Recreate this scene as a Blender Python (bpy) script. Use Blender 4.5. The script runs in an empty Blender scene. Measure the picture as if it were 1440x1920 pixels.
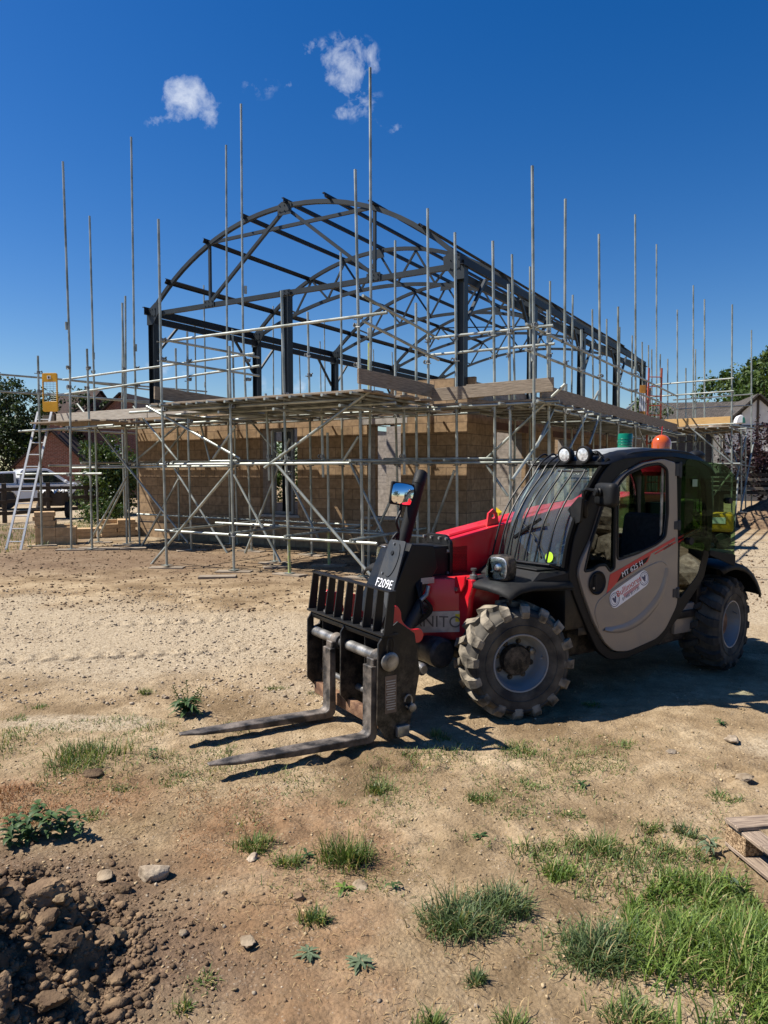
import bpy, bmesh, math, random
import numpy as np
from mathutils import Vector, Matrix
random.seed(7)
rng = np.random.default_rng(7)
SC = bpy.context.scene
COL = SC.collection
R = math.radians

# ---------------------------------------------------------------- camera
CAMH, FPX, PITCH = 1.75, 1380.0, math.atan(78 / 1380)
cam_d = bpy.data.cameras.new('camera')
cam_d.sensor_fit = 'VERTICAL'; cam_d.sensor_height = 24.0; cam_d.lens = 24.0 * FPX / 1920
cam_d.clip_start = 0.05; cam_d.clip_end = 3000
cam = bpy.data.objects.new('camera', cam_d); COL.objects.link(cam)
cam.location = (0, 0, CAMH); cam.rotation_euler = (math.pi / 2 - PITCH, 0, 0)
SC.camera = cam

# ---------------------------------------------------------------- light and sky
SUN_EL = R(53)
SUN_H = Vector((-1.0, 0.04, 0)).normalized()           # horizontal direction towards the sun
SUN_DIR = Vector((SUN_H.x * math.cos(SUN_EL), SUN_H.y * math.cos(SUN_EL), math.sin(SUN_EL)))
sl = bpy.data.lights.new('sun', 'SUN'); sl.energy = 5.0; sl.angle = R(0.53); sl.color = (1.0, 0.95, 0.87)
sun = bpy.data.objects.new('sun', sl); COL.objects.link(sun)
sun.rotation_euler = SUN_DIR.to_track_quat('Z', 'Y').to_euler(); sun.location = SUN_DIR * 60
SC.view_settings.view_transform = 'Standard'; SC.view_settings.look = 'None'
SC.view_settings.exposure = 0.78; SC.view_settings.gamma = 1.0
SC.cycles.max_bounces = 6; SC.cycles.transparent_max_bounces = 10
SC.cycles.diffuse_bounces = 1; SC.cycles.glossy_bounces = 3; SC.cycles.transmission_bounces = 4

def pix_ray(px, py):
    a = (px - 720) / FPX; b = (960 - py) / FPX
    return Vector((a, math.cos(PITCH) + b * math.sin(PITCH), -math.sin(PITCH) + b * math.cos(PITCH)))

world = bpy.data.worlds.new('World'); SC.world = world; world.use_nodes = True
wn, wl = world.node_tree.nodes, world.node_tree.links
wn.clear()
wo = wn.new('ShaderNodeOutputWorld'); wb = wn.new('ShaderNodeBackground')
wb.inputs['Strength'].default_value = 0.056
sky = wn.new('ShaderNodeTexSky'); sky.sky_type = 'NISHITA'; sky.sun_disc = False
sky.sun_elevation = SUN_EL; sky.sun_rotation = math.atan2(SUN_H.x, SUN_H.y)
sky.altitude = 0; sky.air_density = 1.0; sky.dust_density = 0.35; sky.ozone_density = 3.0
hs = wn.new('ShaderNodeHueSaturation'); hs.inputs['Hue'].default_value = 0.511; hs.inputs['Saturation'].default_value = 1.42; hs.inputs['Value'].default_value = 1.17
wl.new(sky.outputs[0], hs.inputs['Color'])
geo = wn.new('ShaderNodeTexCoord')
def wmath(op, a, b=None, c=None):
    n = wn.new('ShaderNodeMath'); n.operation = op
    for i, v in enumerate((a, b, c)):
        if v is None: continue
        if isinstance(v, (int, float)): n.inputs[i].default_value = v
        else: wl.new(v, n.inputs[i])
    return n.outputs[0]
def wdot(vec):
    n = wn.new('ShaderNodeVectorMath'); n.operation = 'DOT_PRODUCT'
    wl.new(geo.outputs['Generated'], n.inputs[0]); n.inputs[1].default_value = vec
    return n.outputs['Value']
cn = wn.new('ShaderNodeTexNoise'); cn.inputs['Scale'].default_value = 34; cn.inputs['Detail'].default_value = 10
cn.inputs['Roughness'].default_value = 0.62; cn.inputs['Distortion'].default_value = 0.25
wl.new(geo.outputs['Generated'], cn.inputs['Vector'])
total = None
def cloud(px, py, rx, ry, amp, tilt=0.0):
    """a small cloud of elliptical extent about one direction of the sky"""
    global total
    c = pix_ray(px, py).normalized()
    e1 = Vector((c.y, -c.x, 0)).normalized(); e2 = e1.cross(c) * -1
    if e2.z < 0: e2 = -e2
    f1 = e1 * math.cos(tilt) + e2 * math.sin(tilt); f2 = e2 * math.cos(tilt) - e1 * math.sin(tilt)
    dc = wmath('MAXIMUM', wdot(c), 0.05)
    x = wmath('DIVIDE', wmath('DIVIDE', wdot(f1), dc), rx / FPX)
    y = wmath('DIVIDE', wmath('DIVIDE', wdot(f2), dc), ry / FPX)
    r2 = wmath('ADD', wmath('MULTIPLY', x, x), wmath('MULTIPLY', y, y))
    fall = wmath('MULTIPLY', wmath('SUBTRACT', 1.0, wmath('MINIMUM', r2, 1.0)), amp)
    v = wmath('ADD', fall, wmath('MULTIPLY', wmath('SUBTRACT', cn.outputs['Fac'], 0.55), 3.6))
    front = wmath('GREATER_THAN', wdot(c), 0.5)
    gate = wmath('MINIMUM', wmath('MULTIPLY', fall, 4.0), 1.0)
    d = wmath('MULTIPLY', wmath('MULTIPLY', wmath('MAXIMUM', wmath('MINIMUM', wmath('MULTIPLY', wmath('SUBTRACT', v, 0.08), 0.62), 0.70), 0.0), front), gate)
    total = d if total is None else wmath('MAXIMUM', total, d)
cloud(352, 186, 58, 38, .85)
cloud(380, 208, 34, 26, 0.6, -0.5)
cloud(318, 222, 44, 14, 0.5, 0.35)
cloud(652, 112, 58, 42, .78)
cloud(645, 150, 40, 34, .50)
cloud(672, 188, 44, 38, 0.28)
cloud(648, 212, 28, 12, 0.40)
cloud(735, 236, 36, 12, 0.42, -0.4)
cloud(598, 92, 40, 18, 0.42)
cloud(552, 160, 24, 11, 0.36)
cloud(486, 158, 34, 24, 0.2)
cloud(545, 725, 120, 26, 0.22)
cloud(300, 690, 90, 16, 0.2)
mixc = wn.new('ShaderNodeMixRGB'); mixc.inputs['Color2'].default_value = (9.0, 9.6, 10.6, 1)
wl.new(total, mixc.inputs['Fac']); wl.new(hs.outputs[0], mixc.inputs['Color1'])
wl.new(mixc.outputs[0], wb.inputs['Color']); wl.new(wb.outputs[0], wo.inputs['Surface'])

# ---------------------------------------------------------------- frames of reference
B0 = Vector((1.63, 14.5, 0))                    # near corner of the unfinished hall
_a = R(31.3)
LV = Vector((math.sin(_a), math.cos(_a), 0))    # along the hall (v)
GV = Vector((-LV.y, LV.x, 0))                   # along its gable (u)
YAW_B = math.atan2(LV.y, LV.x)
CAMP = Vector((0, 0, CAMH))
def hit(px, py, p0, n):
    r = pix_ray(px, py); t = (p0 - CAMP).dot(n) / r.dot(n); return CAMP + r * t
def to_b(p):
    d = p - B0; return (d.dot(GV), d.dot(LV), d.z)
def w_of(u, v, z): return B0 + GV * u + LV * v + Vector((0, 0, z))
def at_v(px, py, v): return to_b(hit(px, py, w_of(0, v, 0), LV))
def at_u(px, py, u): return to_b(hit(px, py, w_of(u, 0, 0), GV))
def at_z(px, py, z=0.0):
    return hit(px, py, Vector((0, 0, z)), Vector((0, 0, 1)))
def at_d(px, py, d):
    r = pix_ray(px, py); return CAMP + r * (d / r.y)

# ---------------------------------------------------------------- noise in numpy
def _hash(ix, iy, s):
    h = (ix.astype(np.int64) * 374761393 + iy.astype(np.int64) * 668265263 + s * 974634777) & 0xffffffff
    h = ((h ^ (h >> 13)) * 1274126177) & 0xffffffff
    return ((h ^ (h >> 16)) & 0xffff) / 65535.0
def vnoise(x, y, s=0):
    x = np.asarray(x, float); y = np.asarray(y, float)
    ix, iy = np.floor(x), np.floor(y); fx, fy = x - ix, y - iy
    fx = fx * fx * (3 - 2 * fx); fy = fy * fy * (3 - 2 * fy)
    a = _hash(ix, iy, s); b = _hash(ix + 1, iy, s); c = _hash(ix, iy + 1, s); d = _hash(ix + 1, iy + 1, s)
    return (a * (1 - fx) + b * fx) * (1 - fy) + (c * (1 - fx) + d * fx) * fy
def fbm(x, y, o=4, s=0):
    v = 0; a = 0.5
    for i in range(o):
        v = v + a * (vnoise(x * 2 ** i, y * 2 ** i, s + i) - 0.5); a *= 0.5
    return v

# ---------------------------------------------------------------- materials
def nt(m): return m.node_tree.nodes, m.node_tree.links
def mat(name, col, rough=0.55, metal=0.0, var=0.18, vs=6.0, bump=0.0, bs=60.0, spec=0.5, coat=0.0, col2=None, island=0.0, stretch=None, coord='Object', lo=0.38, hi=0.62, det=6):
    m = bpy.data.materials.new(name); m.use_nodes = True
    n, l = nt(m); p = n['Principled BSDF']
    p.inputs['Roughness'].default_value = rough; p.inputs['Metallic'].default_value = metal
    p.inputs['Specular IOR Level'].default_value = spec
    if coat: p.inputs['Coat Weight'].default_value = coat; p.inputs['Coat Roughness'].default_value = 0.08
    tc = n.new('ShaderNodeTexCoord'); src = tc.outputs[coord]
    if stretch:
        mp = n.new('ShaderNodeMapping'); mp.inputs['Scale'].default_value = stretch; l.new(src, mp.inputs['Vector']); src = mp.outputs[0]
    tx = n.new('ShaderNodeTexNoise'); tx.inputs['Scale'].default_value = vs; tx.inputs['Detail'].default_value = det
    l.new(src, tx.inputs['Vector'])
    rp = n.new('ShaderNodeValToRGB'); e = rp.color_ramp.elements
    c2 = col2 if col2 else tuple(c * (1 - var) for c in col)
    c1 = col if col2 else tuple(min(1, c * (1 + var)) for c in col)
    e[0].position = lo; e[1].position = hi; e[0].color = (*c2, 1); e[1].color = (*c1, 1)
    l.new(tx.outputs['Fac'], rp.inputs['Fac'])
    out = rp.outputs[0]
    if island:
        g = n.new('ShaderNodeNewGeometry'); mr = n.new('ShaderNodeMapRange')
        mr.inputs['To Min'].default_value = 1 - island; mr.inputs['To Max'].default_value = 1 + island
        l.new(g.outputs['Random Per Island'], mr.inputs['Value'])
        mx = n.new('ShaderNodeVectorMath'); mx.operation = 'SCALE'
        l.new(out, mx.inputs[0]); l.new(mr.outputs[0], mx.inputs['Scale']); out = mx.outputs[0]
    l.new(out, p.inputs['Base Color'])
    if bump:
        b = n.new('ShaderNodeBump'); b.inputs['Strength'].default_value = bump; b.inputs['Distance'].default_value = 0.01
        t2 = n.new('ShaderNodeTexNoise'); t2.inputs['Scale'].default_value = bs; t2.inputs['Detail'].default_value = 5
        l.new(src, t2.inputs['Vector']); l.new(t2.outputs['Fac'], b.inputs['Height']); l.new(b.outputs[0], p.inputs['Normal'])
    return m
def glass(name, tint, ior=1.5, extra=0.04, dust=0.0):
    m = bpy.data.materials.new(name); m.use_nodes = True
    n, l = nt(m); n.clear()
    o = n.new('ShaderNodeOutputMaterial'); mx = n.new('ShaderNodeMixShader'); t = n.new('ShaderNodeBsdfTransparent'); g = n.new('ShaderNodeBsdfGlossy')
    t.inputs['Color'].default_value = (*tint, 1); g.inputs['Roughness'].default_value = 0.01; g.inputs['Color'].default_value = (0.9, 1, 0.97, 1)
    f = n.new('ShaderNodeFresnel'); f.inputs['IOR'].default_value = ior
    a = n.new('ShaderNodeMath'); a.operation = 'ADD'; a.inputs[1].default_value = extra; l.new(f.outputs[0], a.inputs[0])
    l.new(a.outputs[0], mx.inputs['Fac']); l.new(t.outputs[0], mx.inputs[1]); l.new(g.outputs[0], mx.inputs[2])
    out = mx.outputs[0]
    if dust:                                            # a film of dried dust, thicker in patches
        d = n.new('ShaderNodeBsdfDiffuse'); d.inputs['Color'].default_value = (.46, .50, .48, 1); m2 = n.new('ShaderNodeMixShader')
        tc = n.new('ShaderNodeTexCoord'); tx = n.new('ShaderNodeTexNoise'); tx.inputs['Scale'].default_value = 6; tx.inputs['Detail'].default_value = 8; l.new(tc.outputs['Object'], tx.inputs['Vector'])
        r = n.new('ShaderNodeMapRange'); r.inputs['From Min'].default_value = .3; r.inputs['From Max'].default_value = .7; r.inputs['To Min'].default_value = dust * .6; r.inputs['To Max'].default_value = dust * 1.5; l.new(tx.outputs['Fac'], r.inputs['Value'])
        l.new(r.outputs[0], m2.inputs['Fac']); l.new(out, m2.inputs[1]); l.new(d.outputs[0], m2.inputs[2]); out = m2.outputs[0]
    l.new(out, o.inputs['Surface'])
    return m
def brick_mat(name, c1, c2, mortar, bw, bh, ms=0.012, rough=0.9, bump=0.4, nv=0.25, off=0.5):
    m = bpy.data.materials.new(name); m.use_nodes = True
    n, l = nt(m); p = n['Principled BSDF']; p.inputs['Roughness'].default_value = rough; p.inputs['Specular IOR Level'].default_value = 0.2
    uv = n.new('ShaderNodeUVMap'); b = n.new('ShaderNodeTexBrick'); b.offset = off
    l.new(uv.outputs[0], b.inputs['Vector'])
    b.inputs['Color1'].default_value = (*c1, 1); b.inputs['Color2'].default_value = (*c2, 1); b.inputs['Mortar'].default_value = (*mortar, 1)
    b.inputs['Scale'].default_value = 1.0; b.inputs['Mortar Size'].default_value = ms; b.inputs['Brick Width'].default_value = bw; b.inputs['Row Height'].default_value = bh
    b.inputs['Mortar Smooth'].default_value = 0.2; b.inputs['Bias'].default_value = 0.0
    t = n.new('ShaderNodeTexNoise'); t.inputs['Scale'].default_value = 9; t.inputs['Detail'].default_value = 8; l.new(uv.outputs[0], t.inputs['Vector'])
    mr = n.new('ShaderNodeMapRange'); mr.inputs['From Min'].default_value = 0.3; mr.inputs['From Max'].default_value = 0.7
    mr.inputs['To Min'].default_value = 1 - nv; mr.inputs['To Max'].default_value = 1 + nv; l.new(t.outputs['Fac'], mr.inputs['Value'])
    s = n.new('ShaderNodeVectorMath'); s.operation = 'SCALE'; l.new(b.outputs['Color'], s.inputs[0]); l.new(mr.outputs[0], s.inputs['Scale'])
    l.new(s.outputs[0], p.inputs['Base Color'])
    ad = n.new('ShaderNodeMath'); ad.operation = 'MULTIPLY_ADD'; ad.inputs[1].default_value = -1.0
    l.new(b.outputs['Fac'], ad.inputs[0])
    t2 = n.new('ShaderNodeTexNoise'); t2.inputs['Scale'].default_value = 70; t2.inputs['Detail'].default_value = 4; l.new(uv.outputs[0], t2.inputs['Vector'])
    sc = n.new('ShaderNodeMath'); sc.operation = 'MULTIPLY'; sc.inputs[1].default_value = 0.5; l.new(t2.outputs['Fac'], sc.inputs[0]); l.new(sc.outputs[0], ad.inputs[2])
    bp = n.new('ShaderNodeBump'); bp.inputs['Strength'].default_value = bump; bp.inputs['Distance'].default_value = 0.01
    l.new(ad.outputs[0], bp.inputs['Height']); l.new(bp.outputs[0], p.inputs['Normal'])
    return m
def wood_mat(name, c1, c2, island=0.22, rough=0.85, bump=0.35):
    m = mat(name, c1, rough, 0, vs=9, bump=bump, bs=30, spec=0.2, col2=c2, island=island, stretch=(0.5, 9, 9), coord='UV', lo=0.32, hi=0.66, det=9)
    return m
GALV = mat('galvanised_tube', (0.42, 0.44, 0.395), 0.42, 0.5, vs=3.0, col2=(0.19, 0.205, 0.175), bump=0.12, bs=80, lo=0.32, hi=0.6)
COUPL = mat('coupler_steel', (0.30, 0.31, 0.30), 0.5, 0.7, vs=14, col2=(0.16, 0.16, 0.15))
STEEL = mat('painted_grey_steel', (0.020, 0.027, 0.032), 0.45, 0.0, vs=2.5, col2=(0.012, 0.017, 0.021), spec=0.35)
STEELD = mat('dark_grey_steel', (0.012, 0.014, 0.018), 0.5, 0.0, vs=3, spec=0.25)
BLOCK = brick_mat('tan_blockwork', (0.35, 0.238, 0.138), (0.255, 0.172, 0.098), (0.18, 0.122, 0.076), 0.45, 0.225, 0.009)
GBLOCK = brick_mat('grey_blockwork', (0.34, 0.29, 0.24), (0.30, 0.255, 0.21), (0.24, 0.21, 0.18), 0.45, 0.225, 0.009)
CONC = mat('concrete', (0.42, 0.39, 0.35), 0.9, 0, vs=7, bump=0.3, bs=50, spec=0.2, col2=(0.30, 0.28, 0.25))
BOARDW = wood_mat('weathered_board', (0.33, 0.27, 0.205), (0.15, 0.118, 0.085))
PALEB = wood_mat('pale_weathered_board', (0.50, 0.45, 0.38), (0.30, 0.26, 0.21), 0.1)
NEWW = wood_mat('new_timber', (0.58, 0.37, 0.16), (0.46, 0.28, 0.11), 0.1)
DARKW = wood_mat('dark_timber', (0.085, 0.068, 0.052), (0.045, 0.036, 0.028))
BLACKP = mat('black_plastic', (0.008, 0.0085, 0.009), 0.5, 0, vs=8, col2=(0.011, 0.011, 0.012), bump=0.05, bs=200, spec=0.2)

# ---------------------------------------------------------------- mesh builder
class MB:
    def __init__(s): s.v = []; s.f = []
    def add(s, vs, fs):
        o = len(s.v); s.v.extend([tuple(v) for v in vs]); s.f.extend([tuple(i + o for i in f) for f in fs]); return s
    def bm(s, b, M=None):
        b.verts.index_update()
        s.add([(M @ v.co if M else v.co) for v in b.verts], [[v.index for v in f.verts] for f in b.faces]); b.free(); return s
    def mesh(s, me, M=None):
        s.add([(M @ v.co if M else v.co) for v in me.vertices], [list(p.vertices) for p in me.polygons]); return s
    def box(s, c, d, M=None, bev=0.0, seg=1):
        """box centred at c with full sizes d; M a 3x3/4x4 applied about c"""
        b = bmesh.new(); bmesh.ops.create_cube(b, size=1.0)
        for v in b.verts: v.co = Vector((v.co.x * d[0], v.co.y * d[1], v.co.z * d[2]))
        if bev: bmesh.ops.bevel(b, geom=b.edges[:], offset=bev, segments=seg, profile=0.5, affect='EDGES')
        T = Matrix.Translation(Vector(c))
        return s.bm(b, T @ M.to_4x4() if M is not None else T)
    def span(s, p0, p1, w, h, up=(0, 0, 1), bev=0.0):
        """bar from p0 to p1 of section w (sideways) by h (up)"""
        p0, p1 = Vector(p0), Vector(p1); x = (p1 - p0); L = x.length; x.normalize()
        y = Vector(up).cross(x)
        if y.length < 1e-5: y = Vector((0, 1, 0))
        y.normalize(); z = x.cross(y)
        M = Matrix((x, y, z)).transposed()
        return s.box((p0 + p1) / 2, (L, w, h), M, bev)
    def tube(s, p0, p1, r, n=10, r1=None, cap=True):
        p0, p1 = Vector(p0), Vector(p1); r1 = r if r1 is None else r1
        z = (p1 - p0).normalized(); x = z.orthogonal().normalized(); y = z.cross(x)
        vs = []
        for p, q in ((p0, r), (p1, r1)):
            for i in range(n):
                a = 2 * math.pi * i / n; vs.append(p + x * (q * math.cos(a)) + y * (q * math.sin(a)))
        fs = [(i, (i + 1) % n, n + (i + 1) % n, n + i) for i in range(n)]
        if cap: fs += [tuple(range(n - 1, -1, -1)), tuple(range(n, 2 * n))]
        return s.add(vs, fs)
    def path(s, pts, r, n=8, closed=False, rs=None):
        pts = [Vector(p) for p in pts]; m = len(pts); vs = []; px = None
        for i, p in enumerate(pts):
            if closed: t = pts[(i + 1) % m] - pts[i - 1]
            else: t = pts[min(i + 1, m - 1)] - pts[max(i - 1, 0)]
            t.normalize()
            x = t.orthogonal().normalized() if px is None else (px - t * px.dot(t)).normalized()
            px = x; y = t.cross(x); q = rs[i] if rs else r
            for k in range(n):
                a = 2 * math.pi * k / n; vs.append(p + x * (q * math.cos(a)) + y * (q * math.sin(a)))
        fs = []
        for i in range(m if closed else m - 1):
            j = (i + 1) % m
            for k in range(n): fs.append((i * n + k, i * n + (k + 1) % n, j * n + (k + 1) % n, j * n + k))
        if not closed: fs += [tuple(range(n - 1, -1, -1)), tuple((m - 1) * n + k for k in range(n))]
        return s.add(vs, fs)
    def lathe(s, prof, o, axis, n=32, closed=False, cap=True):
        """prof: (radius, height) pairs turned about axis through o"""
        o = Vector(o); z = Vector(axis).normalized(); x = z.orthogonal().normalized(); y = z.cross(x); vs = []; m = len(prof)
        for r, h in prof:
            for i in range(n):
                a = 2 * math.pi * i / n; vs.append(o + z * h + x * (r * math.cos(a)) + y * (r * math.sin(a)))
        fs = []
        for j in range(m if closed else m - 1):
            k = (j + 1) % m
            for i in range(n): fs.append((j * n + i, j * n + (i + 1) % n, k * n + (i + 1) % n, k * n + i))
        if not closed and cap:
            if prof[0][0] > 1e-6: fs.append(tuple(range(n - 1, -1, -1)))
            if prof[-1][0] > 1e-6: fs.append(tuple((m - 1) * n + i for i in range(n)))
        return s.add(vs, fs)
    def ball(s, c, rad, M=None, u=20, v=12):
        b = bmesh.new(); bmesh.ops.create_uvsphere(b, u_segments=u, v_segments=v, radius=1)
        S = Matrix.Diagonal((*rad, 1))
        return s.bm(b, Matrix.Translation(Vector(c)) @ (M.to_4x4() if M is not None else Matrix.Identity(4)) @ S)
    def plate(s, outs, o, ex, ey, t, bev=0.0):
        """flat plate (first outline minus the holes) of thickness t, in the plane of ex, ey through o, centred on that plane"""
        cu = bpy.data.curves.new('c', 'CURVE'); cu.dimensions = '2D'; cu.fill_mode = 'BOTH'
        cu.extrude = max(t / 2 - bev, 0.0002); cu.bevel_depth = bev; cu.bevel_resolution = 1; cu.offset = -bev
        for ol in outs:
            sp = cu.splines.new('POLY'); sp.points.add(len(ol) - 1); sp.use_cyclic_u = True
            for q, (x, y) in zip(sp.points, ol): q.co = (x, y, 0, 1)
        ob = bpy.data.objects.new('c', cu); COL.objects.link(ob)
        dg = bpy.context.evaluated_depsgraph_get(); me = bpy.data.meshes.new_from_object(ob.evaluated_get(dg))
        ex, ey = Vector(ex), Vector(ey); ez = ex.cross(ey)
        M = Matrix.Translation(Vector(o)) @ Matrix((ex, ey, ez)).transposed().to_4x4()
        s.mesh(me, M); bpy.data.objects.remove(ob); bpy.data.curves.remove(cu); bpy.data.meshes.remove(me)
        return s
    def build(s, name, m, parent=None, smooth=35, at=(0, 0, 0), uv=True):
        me = bpy.data.meshes.new(name); at = Vector(at)
        V = np.array(s.v, float) - np.array(at)
        me.from_pydata(V.tolist(), [], s.f); me.materials.append(m)
        if uv: box_uv(me)
        if smooth:
            me.polygons.foreach_set('use_smooth', [True] * len(me.polygons))
            try: me.set_sharp_from_angle(angle=R(smooth))
            except Exception: pass
        ob = bpy.data.objects.new(name, me); COL.objects.link(ob); ob.location = at
        if parent: ob.parent = parent
        return ob
def box_uv(me):
    nl = len(me.loops)
    if not nl: return
    uvl = me.uv_layers.new(name='UVMap')
    co = np.empty(len(me.vertices) * 3); me.vertices.foreach_get('co', co); co = co.reshape(-1, 3)
    li = np.empty(nl, int); me.loops.foreach_get('vertex_index', li)
    pn = np.empty(len(me.polygons) * 3); me.polygons.foreach_get('normal', pn); pn = np.abs(pn.reshape(-1, 3))
    ls = np.empty(len(me.polygons), int); me.polygons.foreach_get('loop_total', ls)
    ax = np.repeat(np.argmax(pn, 1), ls); c = co[li]
    u = np.where(ax == 0, c[:, 1], c[:, 0]); v = np.where(ax == 2, c[:, 1], c[:, 2])
    # for upright faces the longer horizontal run is u
    uvl.data.foreach_set('uv', np.stack([u, v], 1).ravel())
def long_uv(ob):
    """uv with u along the object's longest local axis, for timber"""
    me = ob.data; co = np.empty(len(me.vertices) * 3); me.vertices.foreach_get('co', co); co = co.reshape(-1, 3)
    c0 = co - co.mean(0); _, _, vt = np.linalg.svd(c0, full_matrices=False)
    q = c0 @ vt.T + rng.random(3) * 30
    li = np.empty(len(me.loops), int); me.loops.foreach_get('vertex_index', li)
    me.uv_layers[0].data.foreach_set('uv', np.stack([q[li, 0], q[li, 1] + q[li, 2]], 1).ravel())
    return ob
def tag(o, label=None, cat=None, group=None, kind=None):
    if label: o['label'] = label
    if cat: o['category'] = cat
    if group: o['group'] = group
    if kind: o['kind'] = kind
    return o
def thing(name, label, cat, loc=(0, 0, 0), rz=0.0, group=None):
    o = bpy.data.objects.new(name, None); COL.objects.link(o); o.location = loc; o.rotation_euler = (0, 0, rz)
    o.empty_display_size = 0.2
    return tag(o, label, cat, group)
def dup(root, loc=None, rz=None, label=None):
    r = root.copy(); COL.objects.link(r)
    if loc is not None: r.location = loc
    if rz is not None: r.rotation_euler = (0, 0, rz)
    if label: r['label'] = label
    for ch in list(root.children):
        c = ch.copy(); COL.objects.link(c); c.parent = r
        for g in ch.children:
            d = g.copy(); COL.objects.link(d); d.parent = c
    return r
def text(s, size, m, parent, o, ex, ey, ext=0.0015, name='lettering', align='CENTER', shear=0.0):
    cu = bpy.data.curves.new(name, 'FONT'); cu.body = s; cu.size = size; cu.extrude = ext; cu.align_x = align; cu.align_y = 'CENTER'; cu.shear = shear
    tmp = bpy.data.objects.new(name, cu); COL.objects.link(tmp)
    dg = bpy.context.evaluated_depsgraph_get(); me = bpy.data.meshes.new_from_object(tmp.evaluated_get(dg))
    bpy.data.objects.remove(tmp)
    ex, ey = Vector(ex).normalized(), Vector(ey).normalized(); ez = ex.cross(ey)
    mb = MB().mesh(me, Matrix.Translation(Vector(o)) @ Matrix((ex, ey, ez)).transposed().to_4x4())
    return mb.build(name, m, parent, smooth=0)
def smooth_path(pts, n=6, closed=False):
    P = [Vector(p) for p in pts]; out = []; m = len(P)
    for i in range(m if closed else m - 1):
        p1, p2 = P[i], P[(i + 1) % m]
        p0 = P[i - 1] if (closed or i) else p1; p3 = P[(i + 2) % m] if (closed or i + 2 < m) else p2
        for k in range(n):
            t = k / n
            out.append(0.5 * ((2 * p1) + (p2 - p0) * t + (2 * p0 - 5 * p1 + 4 * p2 - p3) * t * t + (3 * p1 - p0 - 3 * p2 + p3) * t ** 3))
    if not closed: out.append(P[-1])
    return out
def smooth2(pts, n=4): return [(p[0], p[1]) for p in smooth_path([(x, y, 0) for x, y in pts], n, True)]
def round2(pts, r, n=4):
    """polygon with its corners rounded by radius r"""
    out = []; m = len(pts)
    for i in range(m):
        p = Vector(pts[i]).to_2d() if len(pts[i]) > 2 else Vector(pts[i]); a = Vector(pts[i - 1]); b = Vector(pts[(i + 1) % m])
        da = (a - p); db = (b - p); k = min(r, da.length * 0.45, db.length * 0.45)
        s = p + da.normalized() * k; e = p + db.normalized() * k
        for j in range(n + 1):
            t = j / n; q = s * (1 - t) ** 2 + p * 2 * t * (1 - t) + e * t * t; out.append((q.x, q.y))
    return out
# ================================================================ GROUND
def lines(segs):
    out = [segs[0][0]]
    for a, b, d0, d1 in segs:
        x = a
        while x < b - 1e-6:
            t = (x - a) / (b - a); x = min(b, x + d0 * (1 - t) + d1 * t); out.append(x)
    return np.array(out)
gx = lines([(-300, -30, 30, 4), (-30, -12, 2, .15), (-12, -3.5, .12, .03), (-3.5, 4.6, .022, .022), (4.6, 14, .03, .15), (14, 40, .3, 3), (40, 300, 6, 30)])
gy = lines([(-60, 0.4, 8, .1), (0.4, 7, .022, .022), (7, 12, .03, .06), (12, 26, .06, .25), (26, 60, .4, 3), (60, 900, 5, 60)])
def heap_mask(x, y):
    d = np.sqrt(((x + 1.80) / 0.93) ** 2 + ((y - 2.32) / 0.76) ** 2) + fbm(x * 2.2, y * 2.2, 3, 40) * 0.5
    return np.clip(1 - d, 0, 1)
def ground_z(x, y):
    x = np.asarray(x, float); y = np.asarray(y, float)
    near = np.clip((14 - y) / 8, 0.25, 1)
    z = fbm(x * 0.45, y * 0.45, 3, 1) * 0.07 + fbm(x * 2.1, y * 2.1, 4, 5) * 0.045 * near
    rough = np.clip(fbm(x * 0.7, y * 0.7, 2, 11) * 2 + 0.55, 0.15, 1)
    z = z + (np.abs(fbm(x * 9, y * 9, 3, 9)) * 0.06 - 0.01) * near * rough + fbm(x * 24, y * 24, 2, 15) * 0.020 * near
    # wheel ruts pressed into the track on the right
    rut = np.exp(-((y - 5.95 - 0.16 * x + 0.12 * np.sin(x * 1.3)) / 0.16) ** 2) * np.clip((x - 3.2) / 0.8, 0, 1)
    z = z - 0.035 * rut
    for (x0, y0, sl, cu, a, b) in ((-5.5, 6.3, .16, .012, -5.4, -.6), (-5.5, 7.9, .14, .012, -5.4, .2), (1.5, 4.05, .12, .02, 1.4, 5), (-1.2, 4.6, -.22, .03, -1.2, 1.6), (-.9, 3.6, -.16, .03, -1.0, 2.2)):
        dd = y - (y0 + sl * (x - x0) + cu * (x - x0) ** 2); wn_ = np.clip(1 - (np.abs(dd) / .17) ** 4, 0, 1) * np.clip((x - a) / .6, 0, 1) * np.clip((b - x) / .6, 0, 1) * np.clip(.6 + fbm(x * .9, y * .9, 2, 95) * 2, 0, 1)
        z = z - wn_ * (.018 + .018 * np.clip(np.sin(2 * math.pi * (x / .19 + np.abs(dd) * 3.2)) * 2, -1, 1))
    tele = np.exp(-(((x - 1.9) / 2.0) ** 2 + ((y - 5.9) / 1.1) ** 2))
    return z * (1 - 0.55 * tele)
GXX, GYY = np.meshgrid(gx, gy)
GZ = ground_z(GXX, GYY)
def gz(x, y): return float(ground_z(np.array([x]), np.array([y]))[0])
def blob(cx, cy, rx, ry, s, soft=0.5):
    d = np.sqrt(((GXX - cx) / rx) ** 2 + ((GYY - cy) / ry) ** 2) + fbm(GXX * 1.4, GYY * 1.4, 4, s) * 1.1
    return np.clip((1 - d) / soft + 0.5, 0, 1)
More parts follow.
